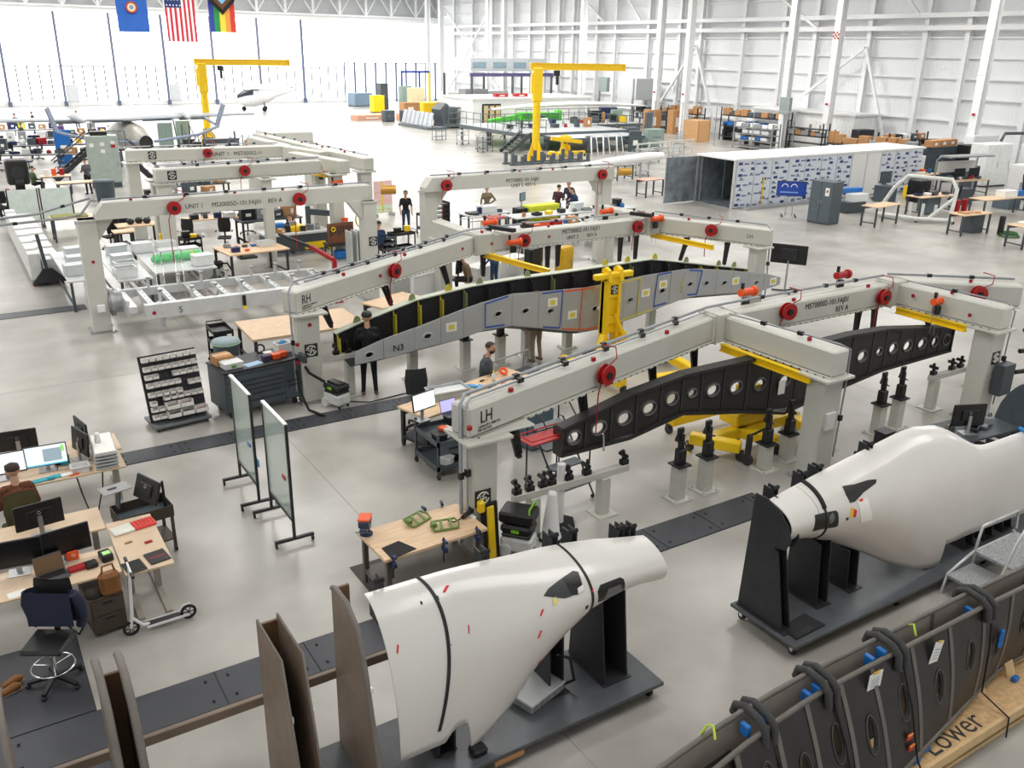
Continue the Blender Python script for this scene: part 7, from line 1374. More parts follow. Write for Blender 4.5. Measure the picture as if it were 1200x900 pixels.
office_chair('slate drafting chair before the container', 41.2, 29.4, .2, SLATE, .6); monitor('dark slate panel screen on the chest before the container', 41.0, 28.9, .8, -.1, .8, .6, SLATE, logo=False)
t = thing('green_hose', 'green hose coil on the floor beside the right workbench', 'hose', (37.6, 20.2, 0)); 
for i in range(3): MB().torus((.1*i, .05*i, .03+.05*i), .4-.06*i, .03, 'z', 20, 6).build('hose_loop', M('hose_green', '3d6b3a', .6), t)
MB().box(-.1, .1, .3, .5, 0, .8, .03).build('tool_head', BLACK, t)
t = cart('silver wire kick trolley cut by the right frame edge', 25.9, 11.9, .4, .7, .5, 1.0, DKSTEEL, (.2,))
# storage racks along the right wall
def rack(l, x, y, L, D, H, n, rz=PI/2, mat=DKSTEEL):
    t = thing('storage_rack', l, 'rack', (x, y, 0), rz)
    for i in range(n): MB().box(-L/2, L/2, -D/2, D/2, H*(i+.35)/n, H*(i+.35)/n+.06).build('shelf', mat, t)
    for sx in (-L/2, L/2):
        for sy in (-D/2+.04, D/2-.04): MB().box(sx-.04, sx+.04, sy-.04, sy+.04, 0, H+.15).build('upright', mat, t)
    return [H*(i+.35)/n+.06 for i in range(n)]
def load(l, x, y, L, z, seed, mats, hmax=.6, rz=PI/2, grp=None):
    random.seed(seed); p = -L/2+.3; i = 0; names = ('first', 'second', 'third', 'fourth', 'fifth', 'sixth', 'seventh', 'eighth', 'ninth', 'tenth')
    while p < L/2-.3:
        w = random.uniform(.4, .8); h = random.uniform(.5, 1)*hmax; m = random.choice(mats)
        kind = 'carton' if m is CARD else 'box'
        col = {CARD.name: 'brown', WHITE.name: 'white', BLACK.name: 'black', BLUE.name: 'blue', SLATE.name: 'slate', TOTE.name: 'grey', RED.name: 'red'}[m.name]
        cbox('%s %s on %s, %s from the far end' % (col, kind, l, names[min(i, 9)]), x-p if rz == 0 else x, y if rz == 0 else y-p, z, *((w, .5) if rz == 0 else (.5, w)), h, m, 'cardboard_box' if m is CARD else 'storage_box', kind, random.uniform(-.1, .1), lid=False, group='boxes on '+l); p += w+.08; i += 1
zs = rack('tall dark pallet rack of cartons beyond the container', 51.0, 37.2, 7.0, 1.0, 2.2, 2); load('the top shelf beyond the container', 51.0, 37.2, 7, zs[1]+.02, 1, [CARD, CARD, WHITE, CARD, TOTE], .8); load('the lower shelf beyond the container', 51.0, 37.2, 7, zs[0]+.02, 2, [BLACK, SLATE, CARD], .7)
zs = rack('black wire rack full of small parts beside the tan carton', 49.0, 34.5, 2.4, .8, 1.7, 5, 0, BLACK)
for zi, z in enumerate(zs):
    for j in range(5): cbox('black bin with white label on the wire rack, shelf %s, place %s' % (('one', 'two', 'three', 'four', 'five')[zi], ('one', 'two', 'three', 'four', 'five')[j]), 48.2+j*.5, 34.3, z, .4, .4, .2, BLACK, 'parts_bin', 'bin', group='labelled bins on the black wire rack'); MB().box(48.1+j*.5, 48.3+j*.5, 34.09, 34.1, z+.06, z+.14).build('x', PAPER).name = 'bin_label_tmp'; o = bpy.data.objects['bin_label_tmp']; o.name = 'bin_label'; pr = [q for q in C.objects if q.name.startswith('parts_bin') and q.type == 'EMPTY'][-1]; pr = max([q for q in C.objects if q.name.startswith('parts_bin') and q.type == 'EMPTY' and abs(q.location.x-(48.2+j*.5)) < .01 and abs(q.location.z-z) < .01], key=lambda q: q.name); o.parent = pr; o.location = (-(48.2+j*.5), -34.3, -z)
zs = rack('open steel rack between the white columns, left of the tall plywood crate', 59.5, 64.5, 5.0, 1.0, 2.2, 3); load('the upper shelf left of the plywood crate', 59.5, 64.5, 5, zs[2]+.02, 4, [CARD, CARD, SLATE], .7); load('the middle shelf left of the plywood crate', 59.5, 64.5, 5, zs[1]+.02, 5, [SLATE, CARD, BLACK, TOTE], .5)
zs = rack('open steel rack behind the tall plywood crate', 58.5, 54.5, 7.0, 1.0, 2.6, 3); load('the upper shelf behind the plywood crate', 58.5, 54.5, 7, zs[2]+.02, 6, [CARD, CARD, SLATE], .6); load('the middle shelf behind the plywood crate', 58.5, 54.5, 7, zs[1]+.02, 7, [BLUE, WHITE, BLACK, CARD], .5); load('the lower shelf behind the plywood crate', 58.5, 54.5, 7, zs[0]+.02, 8, [WHITE, BLACK, TOTE, SLATE], .5)
zs = rack('low silver rack of white tubs right of the plywood crate', 54.5, 50.5, 4.0, .9, 1.9, 4, mat=STEEL); load('the silver rack top', 54.5, 50.5, 4, zs[3]+.02, 9, [WHITE, TOTE, WHITE], .4); load('the silver rack third shelf', 54.5, 50.5, 4, zs[2]+.02, 10, [BLUE, WHITE, BLACK], .35); load('the silver rack second shelf', 54.5, 50.5, 4, zs[1]+.02, 11, [RED, WHITE, BLUE], .35)
zs = rack('black rack with round pots near the white booth', 56.5, 47.2, 3.4, .8, 2.1, 4, mat=BLACK); load('the black rack by the booth', 56.5, 47.2, 3.4, zs[2]+.02, 12, [BLACK, CARD, TOTE], .4)
zs = rack('steel rack far along the right wall', 60.3, 70.0, 4.0, .9, 1.9, 3); load('the far rack top shelf', 60.3, 70, 4, zs[2]+.02, 13, [SLATE, TOTE, BLACK], .5); load('the far rack middle shelf', 60.3, 70, 4, zs[1]+.02, 14, [CARD, WHITE, SLATE], .5)
t = thing('plywood_crate', 'tall pale plywood crate standing before the right wall racks', 'crate', (54.9, 57.6, 0), .1); MB().box(-.8, .8, -.8, .8, 0, 1.75, .01).build('crate_body', M('ply_crate', 'd6a878', .7, var=.08), t)
for s in (-1, 1): MB().box(s*.72-.06, s*.72+.06, -.83, -.8, 0, 1.75).build('corner_batten', M('ply_crate2', 'c4935f', .7), t)
for x, y, sx, sy, sz, m, l, n, c in ((52.0, 65.5, 1.2, 1.0, 1.0, CARD, 'brown carton on the floor before the plywood crate', 'cardboard_box', 'carton'), (50.2, 64.6, .9, .8, .9, SLATE, 'slate box on the floor left of the brown carton', 'storage_box', 'box'), (58.9, 57.6, 1.6, .2, 1.4, BLACK, 'black board among the racks before the white booth', 'black_board', 'board')): cbox(l, x, y, 0, sx, sy, sz, m, n, c)
t = thing('white_booth', 'white booth with double doors at the right wall', 'booth', (60.6, 49.0, 0), world=True); MB().box(59.2, 62.2, 45.2, 55.2, 0, 2.75, .01).build('walls', M('booth_white', 'eff0f0', .5), t); MB().box(59.0, 62.2, 45.0, 55.4, 2.75, 2.88).build('roof', WHITE, t)
for y in (48.2, 49.2): o = MB().box(59.14, 59.2, y-.48, y+.48, .05, 2.2).build('door', WHITE, t); MB().box(59.12, 59.14, y-.12, y+.12, 1.1, 1.9).build('door_window', M('pane_olive', '8f8d6c', .2), o); MB().box(59.1, 59.14, y-.4, y-.34, .95, 1.15).build('handle', STEEL, o)
t = thing('panel_box', 'grey electrical panel on the column by the white booth', 'panel', (57.4, 50.4, 0), world=True); MB().box(57.2, 57.5, 49.9, 50.9, 2.6, 3.9, .02).build('box', M('panel_grey2', '8f9b98', .5), t); MB().cyl((57.4, 50.4, 0), (57.4, 50.4, 2.6), .05, n=8).build('conduit', STEEL, t)
t = thing('display_screen', 'black screen on legs before the racks near the booth', 'screen', (57.0, 53.2, 0), PI/2); MB().box(-.8, .8, -.04, .04, .6, 1.6, .01).build('panel', BLACK, t)
for s in (-.6, .6): MB().box(s-.03, s+.03, -.25, .25, 0, .6).build('leg', DKSTEEL, t)
t = thing('mesh_fence', 'thin silver rail frame fence before the right wall racks', 'fence', (54, 54, 0), world=True)
for y in (46, 50, 54, 58, 61.5): MB().cyl((53.5, y, 0), (53.5, y, 3.1), .035, n=7).build('fence_post', STEEL, t)
MB().bar((53.5, 46, 3.1), (53.5, 61.5, 3.1), .06, .06).build('top_rail', STEEL, t)
for i, (x, y, l) in enumerate(((38.4, 46.5, 'chrome wheeled trolley behind the UNIT 2 gantry, left'), (41.0, 47.4, 'chrome wheeled trolley behind the UNIT 2 gantry, middle'), (44.0, 48.0, 'chrome wheeled trolley behind the UNIT 2 gantry, right'), (36.2, 42.4, 'chrome wheeled trolley near the container door'), (46.4, 52.5, 'chrome wheeled trolley before the plywood crate'))): cart(l, x, y, .3*i, 1.4, .8, .95, STEEL, (.25, .8), tray=False)
t = rt_('rose topped table near the open container door', 31.0, 35.6, 1.4, .8, .1, M('rose_top', 'd8a89a', .6)); t = rt_('grey table right behind the UNIT 2 post', 33.6, 41.2, 1.4, .8, .1, TOTE)
t = thing('white_spar_tube', 'long white tube on stands behind the UNIT 2 beam', 'tube', (31.5, 38.6, 0), world=True); MB().tube([(28.4, 38.2, 1.35), (31, 38.9, 1.4), (34, 39.6, 1.45), (35.4, 39.8, 1.45)], [.16, .24, .27, .2], 14).build('tube_skin', WHITE, t)
for x, y in ((29.5, 38.5), (33.6, 39.5)): MB().cyl((x, y, 0), (x, y, 1.25), .05, n=8).build('stand', STEEL, t)
# ================================================================== far middle: work platform, cranes, booth, frames
def jib_crane(l, x, y, h, L, rz, low=False):
    t = thing('jib_crane', l, 'crane', (x, y, 0), rz)
    MB().tube([(0, 0, 0), (0, 0, h*.72)], .26, 16).build('column', YELLOW, t); b = MB(); b.box(-.32, .32, -.3, .3, h*.62, h-.25, .04); b.box(-.42, -.3, -.2, .2, h*.7, h*.9); b.build('rotating_head', YELLOW, t)
    b = MB(); b.box(-.5, L, -.14, .14, h-.38, h-.3); b.box(-.5, L, -.14, .14, h, h+.06); b.box(-.5, L, -.03, .03, h-.3, h); b.box(L-.06, L, -.16, .16, h-.4, h+.08); b.build('boom', YELLOW, t)
    for a in range(4): b = MB(); b.prism([(.24, 0), (.75, 0), (.24, 1.3)], 'xz', -.03, .03); o = b.build('gusset', YELLOW, t); o.rotation_euler = (0, 0, a*PI/2+.4)
    MB().cyl((0, 0, 0), (0, 0, .06), .8, n=20).build('base_plate', YELLOW, t)
    k = MB().box(1.1, 1.5, -.15, .15, h-.75, h-.4, .03).build('hoist', BLACK, t); MB().cyl((1.35, 0, h-1.3), (1.35, 0, h-.75), .1, n=8).build('hook_block', BLACK, k); return t
jib_crane('yellow jib crane at left, boom toward the right, before the hangar door', 17.3, 69.8, 6.0, 6.4, -.1); jib_crane('yellow jib crane in the middle, boom toward the right wall', 34.5, 51.6, 6.2, 6.0, -.38)
GS = M('steel_grey', '5d666b', .5, .2)
def rail(pts, t, h=1.0, z=0):
    for (x, y), (x2, y2) in zip(pts, pts[1:]):
        n = max(2, int(math.hypot(x2-x, y2-y)/1.1)+1)
        for i in range(n): MB().cyl((x+(x2-x)*i/(n-1), y+(y2-y)*i/(n-1), z), (x+(x2-x)*i/(n-1), y+(y2-y)*i/(n-1), z+h), .03, n=6).build('rail_post', GS, t)
        for zz in (.5, 1): MB().bar((x, y, z+h*zz), (x2, y2, z+h*zz), .05, .05).build('guard_rail', GS, t)
t = thing('work_platform', 'dark grey raised work platform with stairs behind the middle jib crane', 'platform', (42, 58, 0), world=True)
for x0, x1, y0, y1, z in ((36.5, 46.5, 56.5, 61.5, 1.3), (38.5, 46, 53.8, 56.5, 1.1), (36.5, 41, 61.5, 66, 1.3), (42, 52, 61.5, 66, 1.3)):
    MB().box(x0, x1, y0, y1, z-.3, z-.02).build('edge_beam', GS, t); MB().box(x0, x1, y0, y1, z-.02, z).build('deck', M('deck_pale', 'b9bdbf', .4), t)
    for x in (x0+.2, x1-.2):
        for y in (y0+.2, y1-.2): MB().box(x-.08, x+.08, y-.08, y+.08, 0, z-.3).build('leg', GS, t)
rail([(36.6, 66), (36.6, 57)], t, 1, 1.3); rail([(46.4, 56.6), (46.4, 61.4)], t, 1, 1.3); rail([(37, 61.5), (46, 61.5)], t, 1, 1.3); rail([(42, 66), (52, 66), (52, 61.6)], t, 1, 1.3); rail([(38.6, 56.4), (36.6, 56.6)], t, 1, 1.2)
for i in range(6): MB().box(35.0+i*.28, 35.3+i*.28, 55.6+.0, 56.9, .2+i*.21, .24+i*.21).build('tread', M('tread_dark', '3c4246', .6), t)
for y in (55.6, 56.9): MB().bar((34.9, y, .05), (36.8, y, 1.35), .06, .26).build('stringer', M('stringer_dark', '43484c', .5), t); MB().bar((34.9, y, 1.0), (36.8, y, 2.3), .05, .05).build('stair_rail', GS, t)
o = thing('access_lift', 'bright green boom lift behind the middle jib crane', 'lift', (45.5, 68.2, 0), -.25); GR = M('lift_green', '57d435', .4); MB().box(-1.6, 2.2, -.6, .6, .9, 1.9, .05).build('body', GR, o); MB().box(2.0, 2.25, -.7, .7, .4, 2.1, .03).build('end_frame', GR, o); MB().bar((-1.6, 0, 1.5), (-4.4, 0, 1.05), .4, .5, .04).build('boom_arm', GR, o); MB().box(-1.4, 2.0, -.62, -.6, 1.4, 1.85).build('dark_stripe', M('lift_green2', '3ba823', .4), o)
for x in (-1.2, 1.6):
    for y in (-.7, .7): MB().cyl((x, y-.15, .45), (x, y+.15, .45), .45, n=14).build('wheel', RUBBER, o)
t = thing('post_rack', 'row of short dark posts on a floor beam before the jib crane', 'rack', (34, 50.0, 0), world=True); MB().box(31.2, 37.6, 50.35, 50.55, 0, .12).build('floor_beam', GS, t); MB().box(31.2, 37.6, 49.5, 49.7, 0, .12).build('floor_beam', GS, t)
for i in range(9):
    for y in (49.6, 50.45): MB().box(31.3+i*.76, 31.5+i*.76, y-.08, y+.08, .12, .55 if i % 3 else .8).build('post', GS, t)
t = lifter(37.6, 52.6, 1.4, 'small yellow lifting dolly at the foot of the middle jib crane', [((36.2, 52.6), (39.2, 52.3)), ((36.8, 53.2), (36.9, 51.9))]); MB().bar((36.4, 52.5, 1.3), (38.8, 52.2, 1.0), .2, .25).build('yoke', YELLOW, t)
t = thing('white_wing', 'long slender white wing on stands behind the jib crane', 'wing', (50, 70, 0), world=True); R = []
for i in range(11):
    u = i/10; x = 42.6+u*17; y = 71.2-u*1.4; z = 2.0+.35*math.sin(u*PI)+.1*u; c = .25+.75*math.sin(min(1, max(0.05, u*1.0))*PI)**.7; R.append([(x, y+c*.9*math.cos(a), z+c*.22*math.sin(a)) for a in [2*PI*j/12 for j in range(13)]])
MB().loft(R).build('wing_skin', M('wing_white', 'f3f4f4', .35), t)
for x in (47, 53): MB().cyl((x, 70.5, 0), (x, 70.5, 2.0), .08, n=8).build('stand', STEEL, t)
for i, (x, y, sx, sy, sz, m, n, l, c) in enumerate(((48.6, 63.6, 1.0, .6, .95, BLACK, 'tall_case', 'black tall case on the right part of the work platform', 'case'), (50.8, 63.4, .9, .6, 1.0, M('locker_teal', '8fa39a', .5), 'grey_locker', 'grey green locker at the platform', 'locker'), (53.6, 68.2, 1.6, .6, 2.2, NAVY, 'navy_board', 'navy blue board behind the platform', 'board'), (55.6, 72.4, 2.4, .4, 2.3, WHITE, 'white_board', 'white board behind the platform, right of the navy one', 'board'), (44.6, 53.3, 1.0, .24, 1.5, SLATE, 'slate_board', 'slate panel leaning before the work platform', 'panel'), (47.2, 54.2, 1.4, .8, 1.5, M('locker_teal', '8fa39a'), 'grey_cabinet', 'grey green control cabinet right of the platform', 'cabinet'), (49.2, 66.8, 3.0, .3, .7, YELLOW, 'yellow_guard', 'yellow guard rail behind the platform', 'rail'), (57.5, 66.4, 1.4, 1.0, 2.0, CARD, 'cardboard_box', 'big brown carton above the platform, left of pair', 'carton'), (58.4, 64.0, 1.4, 1.0, 2.1, CARD, 'cardboard_box', 'big brown carton above the platform, right of pair', 'carton'), (40.8, 54.0, .4, .4, 1.2, GS, 'steel_pedestal', 'dark pedestal under the platform nose', 'pedestal'), (48.2, 58.2, 1.2, .8, 1.3, GS, 'dark_bench', 'dark machine on the floor right of the platform', 'machine'), (50.4, 58.6, .5, .5, 2.4, GS, 'dark_pillar', 'dark pillar right of the platform', 'pillar'))): cbox(l, x, y, 1.3 if n in ('tall_case', 'grey_locker') else 0, sx, sy, sz, m, n, c, -.2, lid=False)
t = thing('tube_frame_rack', 'white tube frame rack lying right of the work platform', 'rack', (46, 49.6, 0), world=True)
for z in (.25, .6, .95): MB().bar((41.6, 49.6, z), (48.2, 50.8, z), .1, .1).build('rail', M('hoop_white', 'd9dbd8'), t)
for i in range(6): MB().bar((41.8+i*1.26, 49.6+i*.23, 0), (41.8+i*1.26, 49.6+i*.23, 1.05), .1, .1).build('upright', M('hoop_white', 'd9dbd8'), t)
t = thing('white_office', 'white walled office block with dark framed glass door', 'booth', (46.5, 75.5, 0), world=True); MB().box(42.4, 56, 74.0, 80, 0, 2.7, .01).build('walls', M('booth_white', 'eff0f0'), t); MB().box(42.3, 56.1, 73.9, 80.1, 2.7, 2.85).build('roof', WHITE, t)
d = MB(); d.box(43.4, 45.4, 73.94, 74.0, .02, 2.3); d = d.build('door_frame', BLACK, t)
for x in (43.55, 44.2, 44.85): MB().box(x, x+.48, 73.9, 73.94, .2, 2.15).build('door_pane', M('pane_warm', 'd9c39a', .2), d)
MB().box(42.6, 46.4, 72.4, 73.8, 0, .02).build('door_mat', BLACK, t)
for x in (46, 48.2): cbox('red and white pack on the roof of the white office, %s' % ('left' if x < 47 else 'right'), x, 75, 2.86, 1.4, .6, .3, RED, 'red_pack', 'pack', lid=False)
t = thing('sheet_rack', 'row of leaning pale grey panels on a wheeled rack, far middle', 'rack', (39.4, 78, 0), world=True)
MB().box(38.4, 40.4, 75.4, 81.6, 0, .2).build('base', GS, t)
for i in range(7): b = MB(); b.obox(Matrix.Translation((39.0, 75.9+i*.9, .85)) @ Matrix.Rotation(.25, 4, 'Y'), .12, .75, 1.3, .05); b.build('leaning_panel', M('panel_steel', 'b4bac0', .4), t)
for x, y, z in ((39.2, 78.5, 1.6), (39.3, 80.5, 1.5)): pass
t = thing('mould_frame', 'dark grey open mould frames on a base, far middle', 'frame', (42.5, 77.5, 0), world=True); MB().box(40.6, 45.2, 76.2, 78.4, .15, .4, .02).build('base', GS, t)
for i in range(5): MB().box(41+i*.95, 41.15+i*.95, 76.3, 78.3, .4, 1.9).build('frame_upright', GS, t)
for z in (.9, 1.4, 1.85): MB().box(41, 45, 76.25, 76.4, z-.06, z+.06).build('frame_rail', GS, t)
b = MB(); b.prism([(40.6, .4), (41.4, .4), (41.2, 2.1), (40.9, 2.3), (40.3, 1.7)], 'xz', 76.4, 78.2); b.build('curved_mould', M('mould_dark', '4b5257', .5), t)
random.seed(21)
# pallets and benches by the glazed corner
for i, (x, y, sx, sy, sz, m, n, l, c) in enumerate(((38.6, 89, 3.6, 1.4, .5, M('salmon_wood', 'd8a58a', .7), 'timber_stack', 'salmon timber stack by the far glazing, front left', 'timber'), (43.0, 88, 3.0, 1.4, .6, M('salmon_wood', 'd8a58a'), 'timber_stack', 'salmon timber stack by the far glazing, front right', 'timber'), (39.4, 86.0, 1.1, .8, 1.1, SLATE, 'slate_bin', 'slate bin before the far timber stacks, left', 'bin'), (41.2, 85.6, 1.1, .8, 1.1, SLATE, 'slate_bin', 'slate bin before the far timber stacks, right', 'bin'), (44, 99, 1.4, 1, 1.9, YELLOW, 'yellow_machine', 'yellow machine by the far glazing, left', 'machine'), (50, 101, 1.8, 1.2, 2.6, M('machine_cream', 'd9cfa8', .5), 'cream_machine', 'cream machine by the far glazing', 'machine'), (47, 104, 1.0, 1, 3.0, CHAR, 'dark_screen_tower', 'dark tower with screen by the far glazing', 'machine'), (51, 106, 1.4, 1, 2.6, M('locker_teal', '8fa39a'), 'grey_cabinet', 'grey green cabinet by the far glazing', 'cabinet'), (47, 111, 2.5, 2, 1.6, M('blue_grey', '7d95ab', .5), 'blue_grey_machine', 'blue grey machine by the far glazing, far left', 'machine'), (48, 93, 3.2, 1.6, 1.4, YELLOW, 'yellow_bench', 'yellow bench right of the salmon timber', 'bench'), (52, 95, 3, 1.6, 2.4, M('machine_white', 'dcdcd8', .5), 'white_machine', 'white machine right of the yellow bench', 'machine'), (46.5, 84, 2.4, 1.2, 2.6, BLACK, 'dark_mould', 'black shapes above the mould frames', 'seat'), (50.5, 88, 3, 1.4, 3.0, TOTE, 'grey_machine', 'grey machine behind the mould frames', 'machine'), (55.5, 93, 4, 2, 2.6, M('machine_white', 'dcdcd8'), 'white_counter', 'white counter behind the white office', 'counter'), (44.5, 91.5, 2, 1, 1.5, CARD, 'cardboard_box', 'brown carton among the far machines', 'carton'), (56, 96, 1.2, .8, 1.6, RED, 'red_box', 'red box far behind the white office', 'box'))): cbox(l, x, y, 0, sx, sy, sz, m, n, c, .1, lid=False)
t = thing('canopy_frame', 'grey steel canopy with purple edge beam far behind the white office', 'canopy', (52, 86, 0), world=True)
for x in (48, 53, 58):
    for y in (84, 90): MB().box(x-.1, x+.1, y-.1, y+.1, 0, 4.6).build('post', GS, t)
MB().box(47.8, 58.2, 83.8, 84.1, 4.4, 4.75).build('edge_beam', M('beam_purple', '54507a', .5), t); MB().box(48.5, 58, 85, 90, 4.9, 6.2).build('cabin', M('cabin_pale', 'c9ced2', .4), t)
for x in (49.5, 52, 54.5, 57): MB().box(x-.8, x+.8, 84.95, 85, 5.2, 5.8).build('cabin_window', M('pane_cool', '8fa6b3', .2), t)
t = thing('steel_portal', 'blue steel frame by the far glazing', 'frame', (53, 108, 0), world=True)
for x in (51.5, 54): MB().box(x-.1, x+.1, 107.9, 108.1, 0, 4.2).build('post', M('frame_blue', '2e4aa6', .5), t)
MB().box(51.4, 55.4, 107.9, 108.1, 4.1, 4.35).build('beam', M('frame_blue', '2e4aa6'), t); MB().box(55.3, 55.5, 107.9, 108.1, 0, 4.2).build('yellow_post', YELLOW, t)
t = thing('wall_gear', 'grey electrical gear frame on the right wall above the platform', 'cabinet', (60, 72, 0), world=True)
MB().box(58.6, 59.0, 75, 76.4, 3.2, 4.6, .02).build('panel', M('panel_grey2', '8f9b98'), t); MB().box(59.2, 61.8, 71, 74, 2.6, 4.6, .02).build('duct_box', M('duct_pale', 'c9cdcf', .4), t)
for y in (71, 76.4): MB().box(58.7, 58.9, y-.08, y+.08, 0, 4.6).build('post', STEEL, t)
# ================================================================== aircraft
t = thing('helicopter_aircraft', 'small white aircraft parked before the hangar door', 'aircraft', (32.2, 105.4, 0), -.35)
AW = M('aircraft_white', 'f2f3f5', .25, coat=.3)
R = []
for u, r, z in ((-2.6, .05, 1.3), (-2.2, .55, 1.25), (-1.4, .95, 1.35), (-.4, 1.1, 1.5), (.8, .95, 1.7), (2, .55, 2.0), (3.4, .25, 2.2), (4.2, .1, 2.3)): R.append([(u, r*math.cos(a), z+r*.95*math.sin(a)) for a in [2*PI*j/14 for j in range(15)]])
f = MB().loft(R).build('fuselage', AW, t); R = []
for u, r, z in ((-2.35, .5, 1.35), (-1.7, .82, 1.5), (-1.0, .98, 1.62), (-.5, 1.05, 1.66)): R.append([(u, (r+.03)*math.cos(a), z+r*.9*math.sin(a)) for a in [PI*(.05+.9*j/10) for j in range(11)]])
MB().loft(R).build('cockpit_glass', M('cockpit_dark', '30363f', .15), f)
def awing(t, p0, p1, c0, c1, th, mat, nm):
    p0, p1 = Vector(p0), Vector(p1); R = []
    for k in range(6):
        q = p0+(p1-p0)*k/5; c = c0+(c1-c0)*k/5; R.append([(q.x+c*.5*math.cos(a), q.y, q.z+th*c*math.sin(a)) for a in [2*PI*j/10 for j in range(11)]])
    return MB().loft(R).build(nm, mat, t)
awing(t, (0, -6.8, 2.6), (0, 6.8, 2.6), 1.0, 1.0, .07, AW, 'wing'); awing(t, (4.0, -2.2, 2.7), (4.0, 2.2, 2.7), .7, .6, .06, AW, 'tailplane')
for y in (-2.8, 2.8): MB().tube([(-1.4, y, 2.5), (1, y, 2.5), (3.9, y*.6, 2.6)], [.12, .14, .07], 8).build('boom', AW, t); MB().bar((-1.3, y-1.2, 2.72), (-1.3, y+1.2, 2.72), .12, .03).build('rotor_blade', AW, t)
for x, y in ((-1.7, 0), (.6, -1.1), (.6, 1.1)): MB().bar((x, y*.6, 1.0), (x, y, .3), .07, .07).build('gear_leg', DKSTEEL, t); MB().cyl((x, y-.1, .25), (x, y+.1, .25), .25, n=12).build('wheel', RUBBER, t)
t = thing('unpainted_aircraft', 'unpainted grey aircraft with wide wing seen from behind, far left', 'aircraft', (10.3, 58.5, 0), -1.45+PI/2)
AG = M('aircraft_grey', 'b4b9bf', .4, var=.06); R = []
for v, r, z in ((-1.6, .4, 1.55), (-1.2, .48, 1.6), (0, .68, 1.75), (2, .8, 1.8), (4, .65, 1.6), (5.2, .2, 1.4)): R.append([(r*math.cos(a), v, z+r*1.05*math.sin(a)) for a in [2*PI*j/16 for j in range(17)]])
f = MB().loft(R).build('fuselage', M('aircraft_putty', 'a09e95', .45, var=.12, scale=3), t); MB().cyl((0, -1.66, 1.55), (0, -1.58, 1.55), .4, n=16).build('tail_opening', BLACK, f)
W2 = MB(); R = []
for k in range(13):
    u = -1+k/6; c = .95-.35*abs(u); R.append([(u*7.8, 1.2+c*math.cos(a), 2.75+.1*abs(u)+.16*c*math.sin(a)) for a in [2*PI*j/10 for j in range(11)]])
W2.loft(R); w2 = W2.build('wing', AG, t)
for x0, x1 in ((-4.6, -2.8), (-2.3, -.6), (.6, 2.3), (2.8, 4.4)): MB().box(x0, x1, .28, .5, 2.62, 2.72).build('flap_gap', SLATE, w2)
for s in (-1, 1):
    MB().tube([(s*3.2, 2.0, 2.85), (s*3.2, .4, 2.95), (s*3.0, -.8, 2.8)], [.14, .24, .1], 10).build('motor_pod', AG, t); MB().tube([(s*4.4, .6, 2.75), (s*4.6, -1.2, 2.3), (s*3.2, -1.6, 1.9), (s*.5, -1.5, 1.6)], .09, 8).build('tail_strut', M('strut_blue', '8791a8', .4), t)
    MB().bar((s*4.6, -1.0, 2.35), (s*5.0, -1.3, 3.6), .1, .28).build('fin', M('fin_blue', '8f97ab', .4), t); MB().bar((s*2.4, .4, 2.7), (s*2.6, .2, 0), .06, .06).build('prop_stand', GS, t)
for x, y in ((0, 3.6), (-1, .4), (1, .4)): MB().cyl((x, y, 0), (x, y, .9), .08, n=8).build('jack', GS, t)
# access stairs and gear round the grey aircraft
t = thing('access_stairs', 'dark access stairs and platform left of the grey cabinet', 'stairs', (6.8, 54.5, 0), world=True)
for i in range(7): MB().box(5.2+i*.25, 5.5+i*.25, 53.6, 54.6, .2+i*.2, .24+i*.2).build('tread', DKSTEEL, t)
for y in (53.6, 54.6): MB().bar((5.1, y, .05), (7.0, y, 1.6), .06, .25).build('stringer', DKSTEEL, t); MB().bar((5.1, y, 1.0), (7.0, y, 2.5), .05, .05).build('hand_rail', DKSTEEL, t)
MB().box(7.0, 8.8, 53.5, 55, 1.5, 1.6).build('deck', DKSTEEL, t); rail([(7, 53.5), (8.8, 53.5)], t, .95, 1.6)
t = thing('access_stairs', 'dark access stairs right of the grey cabinet', 'stairs', (9.0, 47.2, 0), world=True)
for i in range(6): MB().box(8.0+i*.2, 8.3+i*.2, 47.6-.3*i*.2, 48.4-.3*i*.2, 1.6-.25*i, 1.64-.25*i).build('tread', DKSTEEL, t)
for y in (47.4, 48.4): MB().bar((8.0, y, 1.7), (9.4, y-.3, .1), .06, .22).build('stringer', DKSTEEL, t); MB().bar((8.0, y, 2.6), (9.4, y-.3, 1.0), .05, .05).build('hand_rail', DKSTEEL, t)
t = thing('electrical_cabinet', 'tall grey green electrical cabinet with white and red notices, left', 'cabinet', (7.2, 50.8, 0), -.1); MB().box(-.75, .75, -.4, .4, .25, 2.6, .02).build('carcass', M('cab_green', 'a5b1ab', .5), t); MB().box(-.72, .72, -.42, -.4, .3, 2.55, .01).build('door', M('cab_green2', 'adb9b3', .5), t); MB().box(-.5, .3, -.3, .3, 2.6, 2.8, .02).build('top_fan', BLACK, t); MB().box(-.7, .7, -.38, .38, 0, .25).build('plinth', SLATE, t)
for x, z, m in ((-.5, 2.15, PAPER), (0, 2.2, PAPER), (.5, 2.1, RED), (0, 1.85, PAPER), (.5, 2.25, PAPER)): MB().box(x-.1, x+.1, -.43, -.42, z-.1, z+.08).build('notice', m, t)
MB().box(.6, .64, -.46, -.42, 1.1, 1.3).build('handle', CHROME, t)
t = thing('round_bin', 'round slate bin at the foot of the grey cabinet', 'bin', (6.3, 45.4, 0)); MB().lathe([(.001, 0), (.38, 0), (.45, 1.0), (.48, 1.0), (.48, 1.06), (.001, 1.07)], n=18).build('drum', BIN, t)
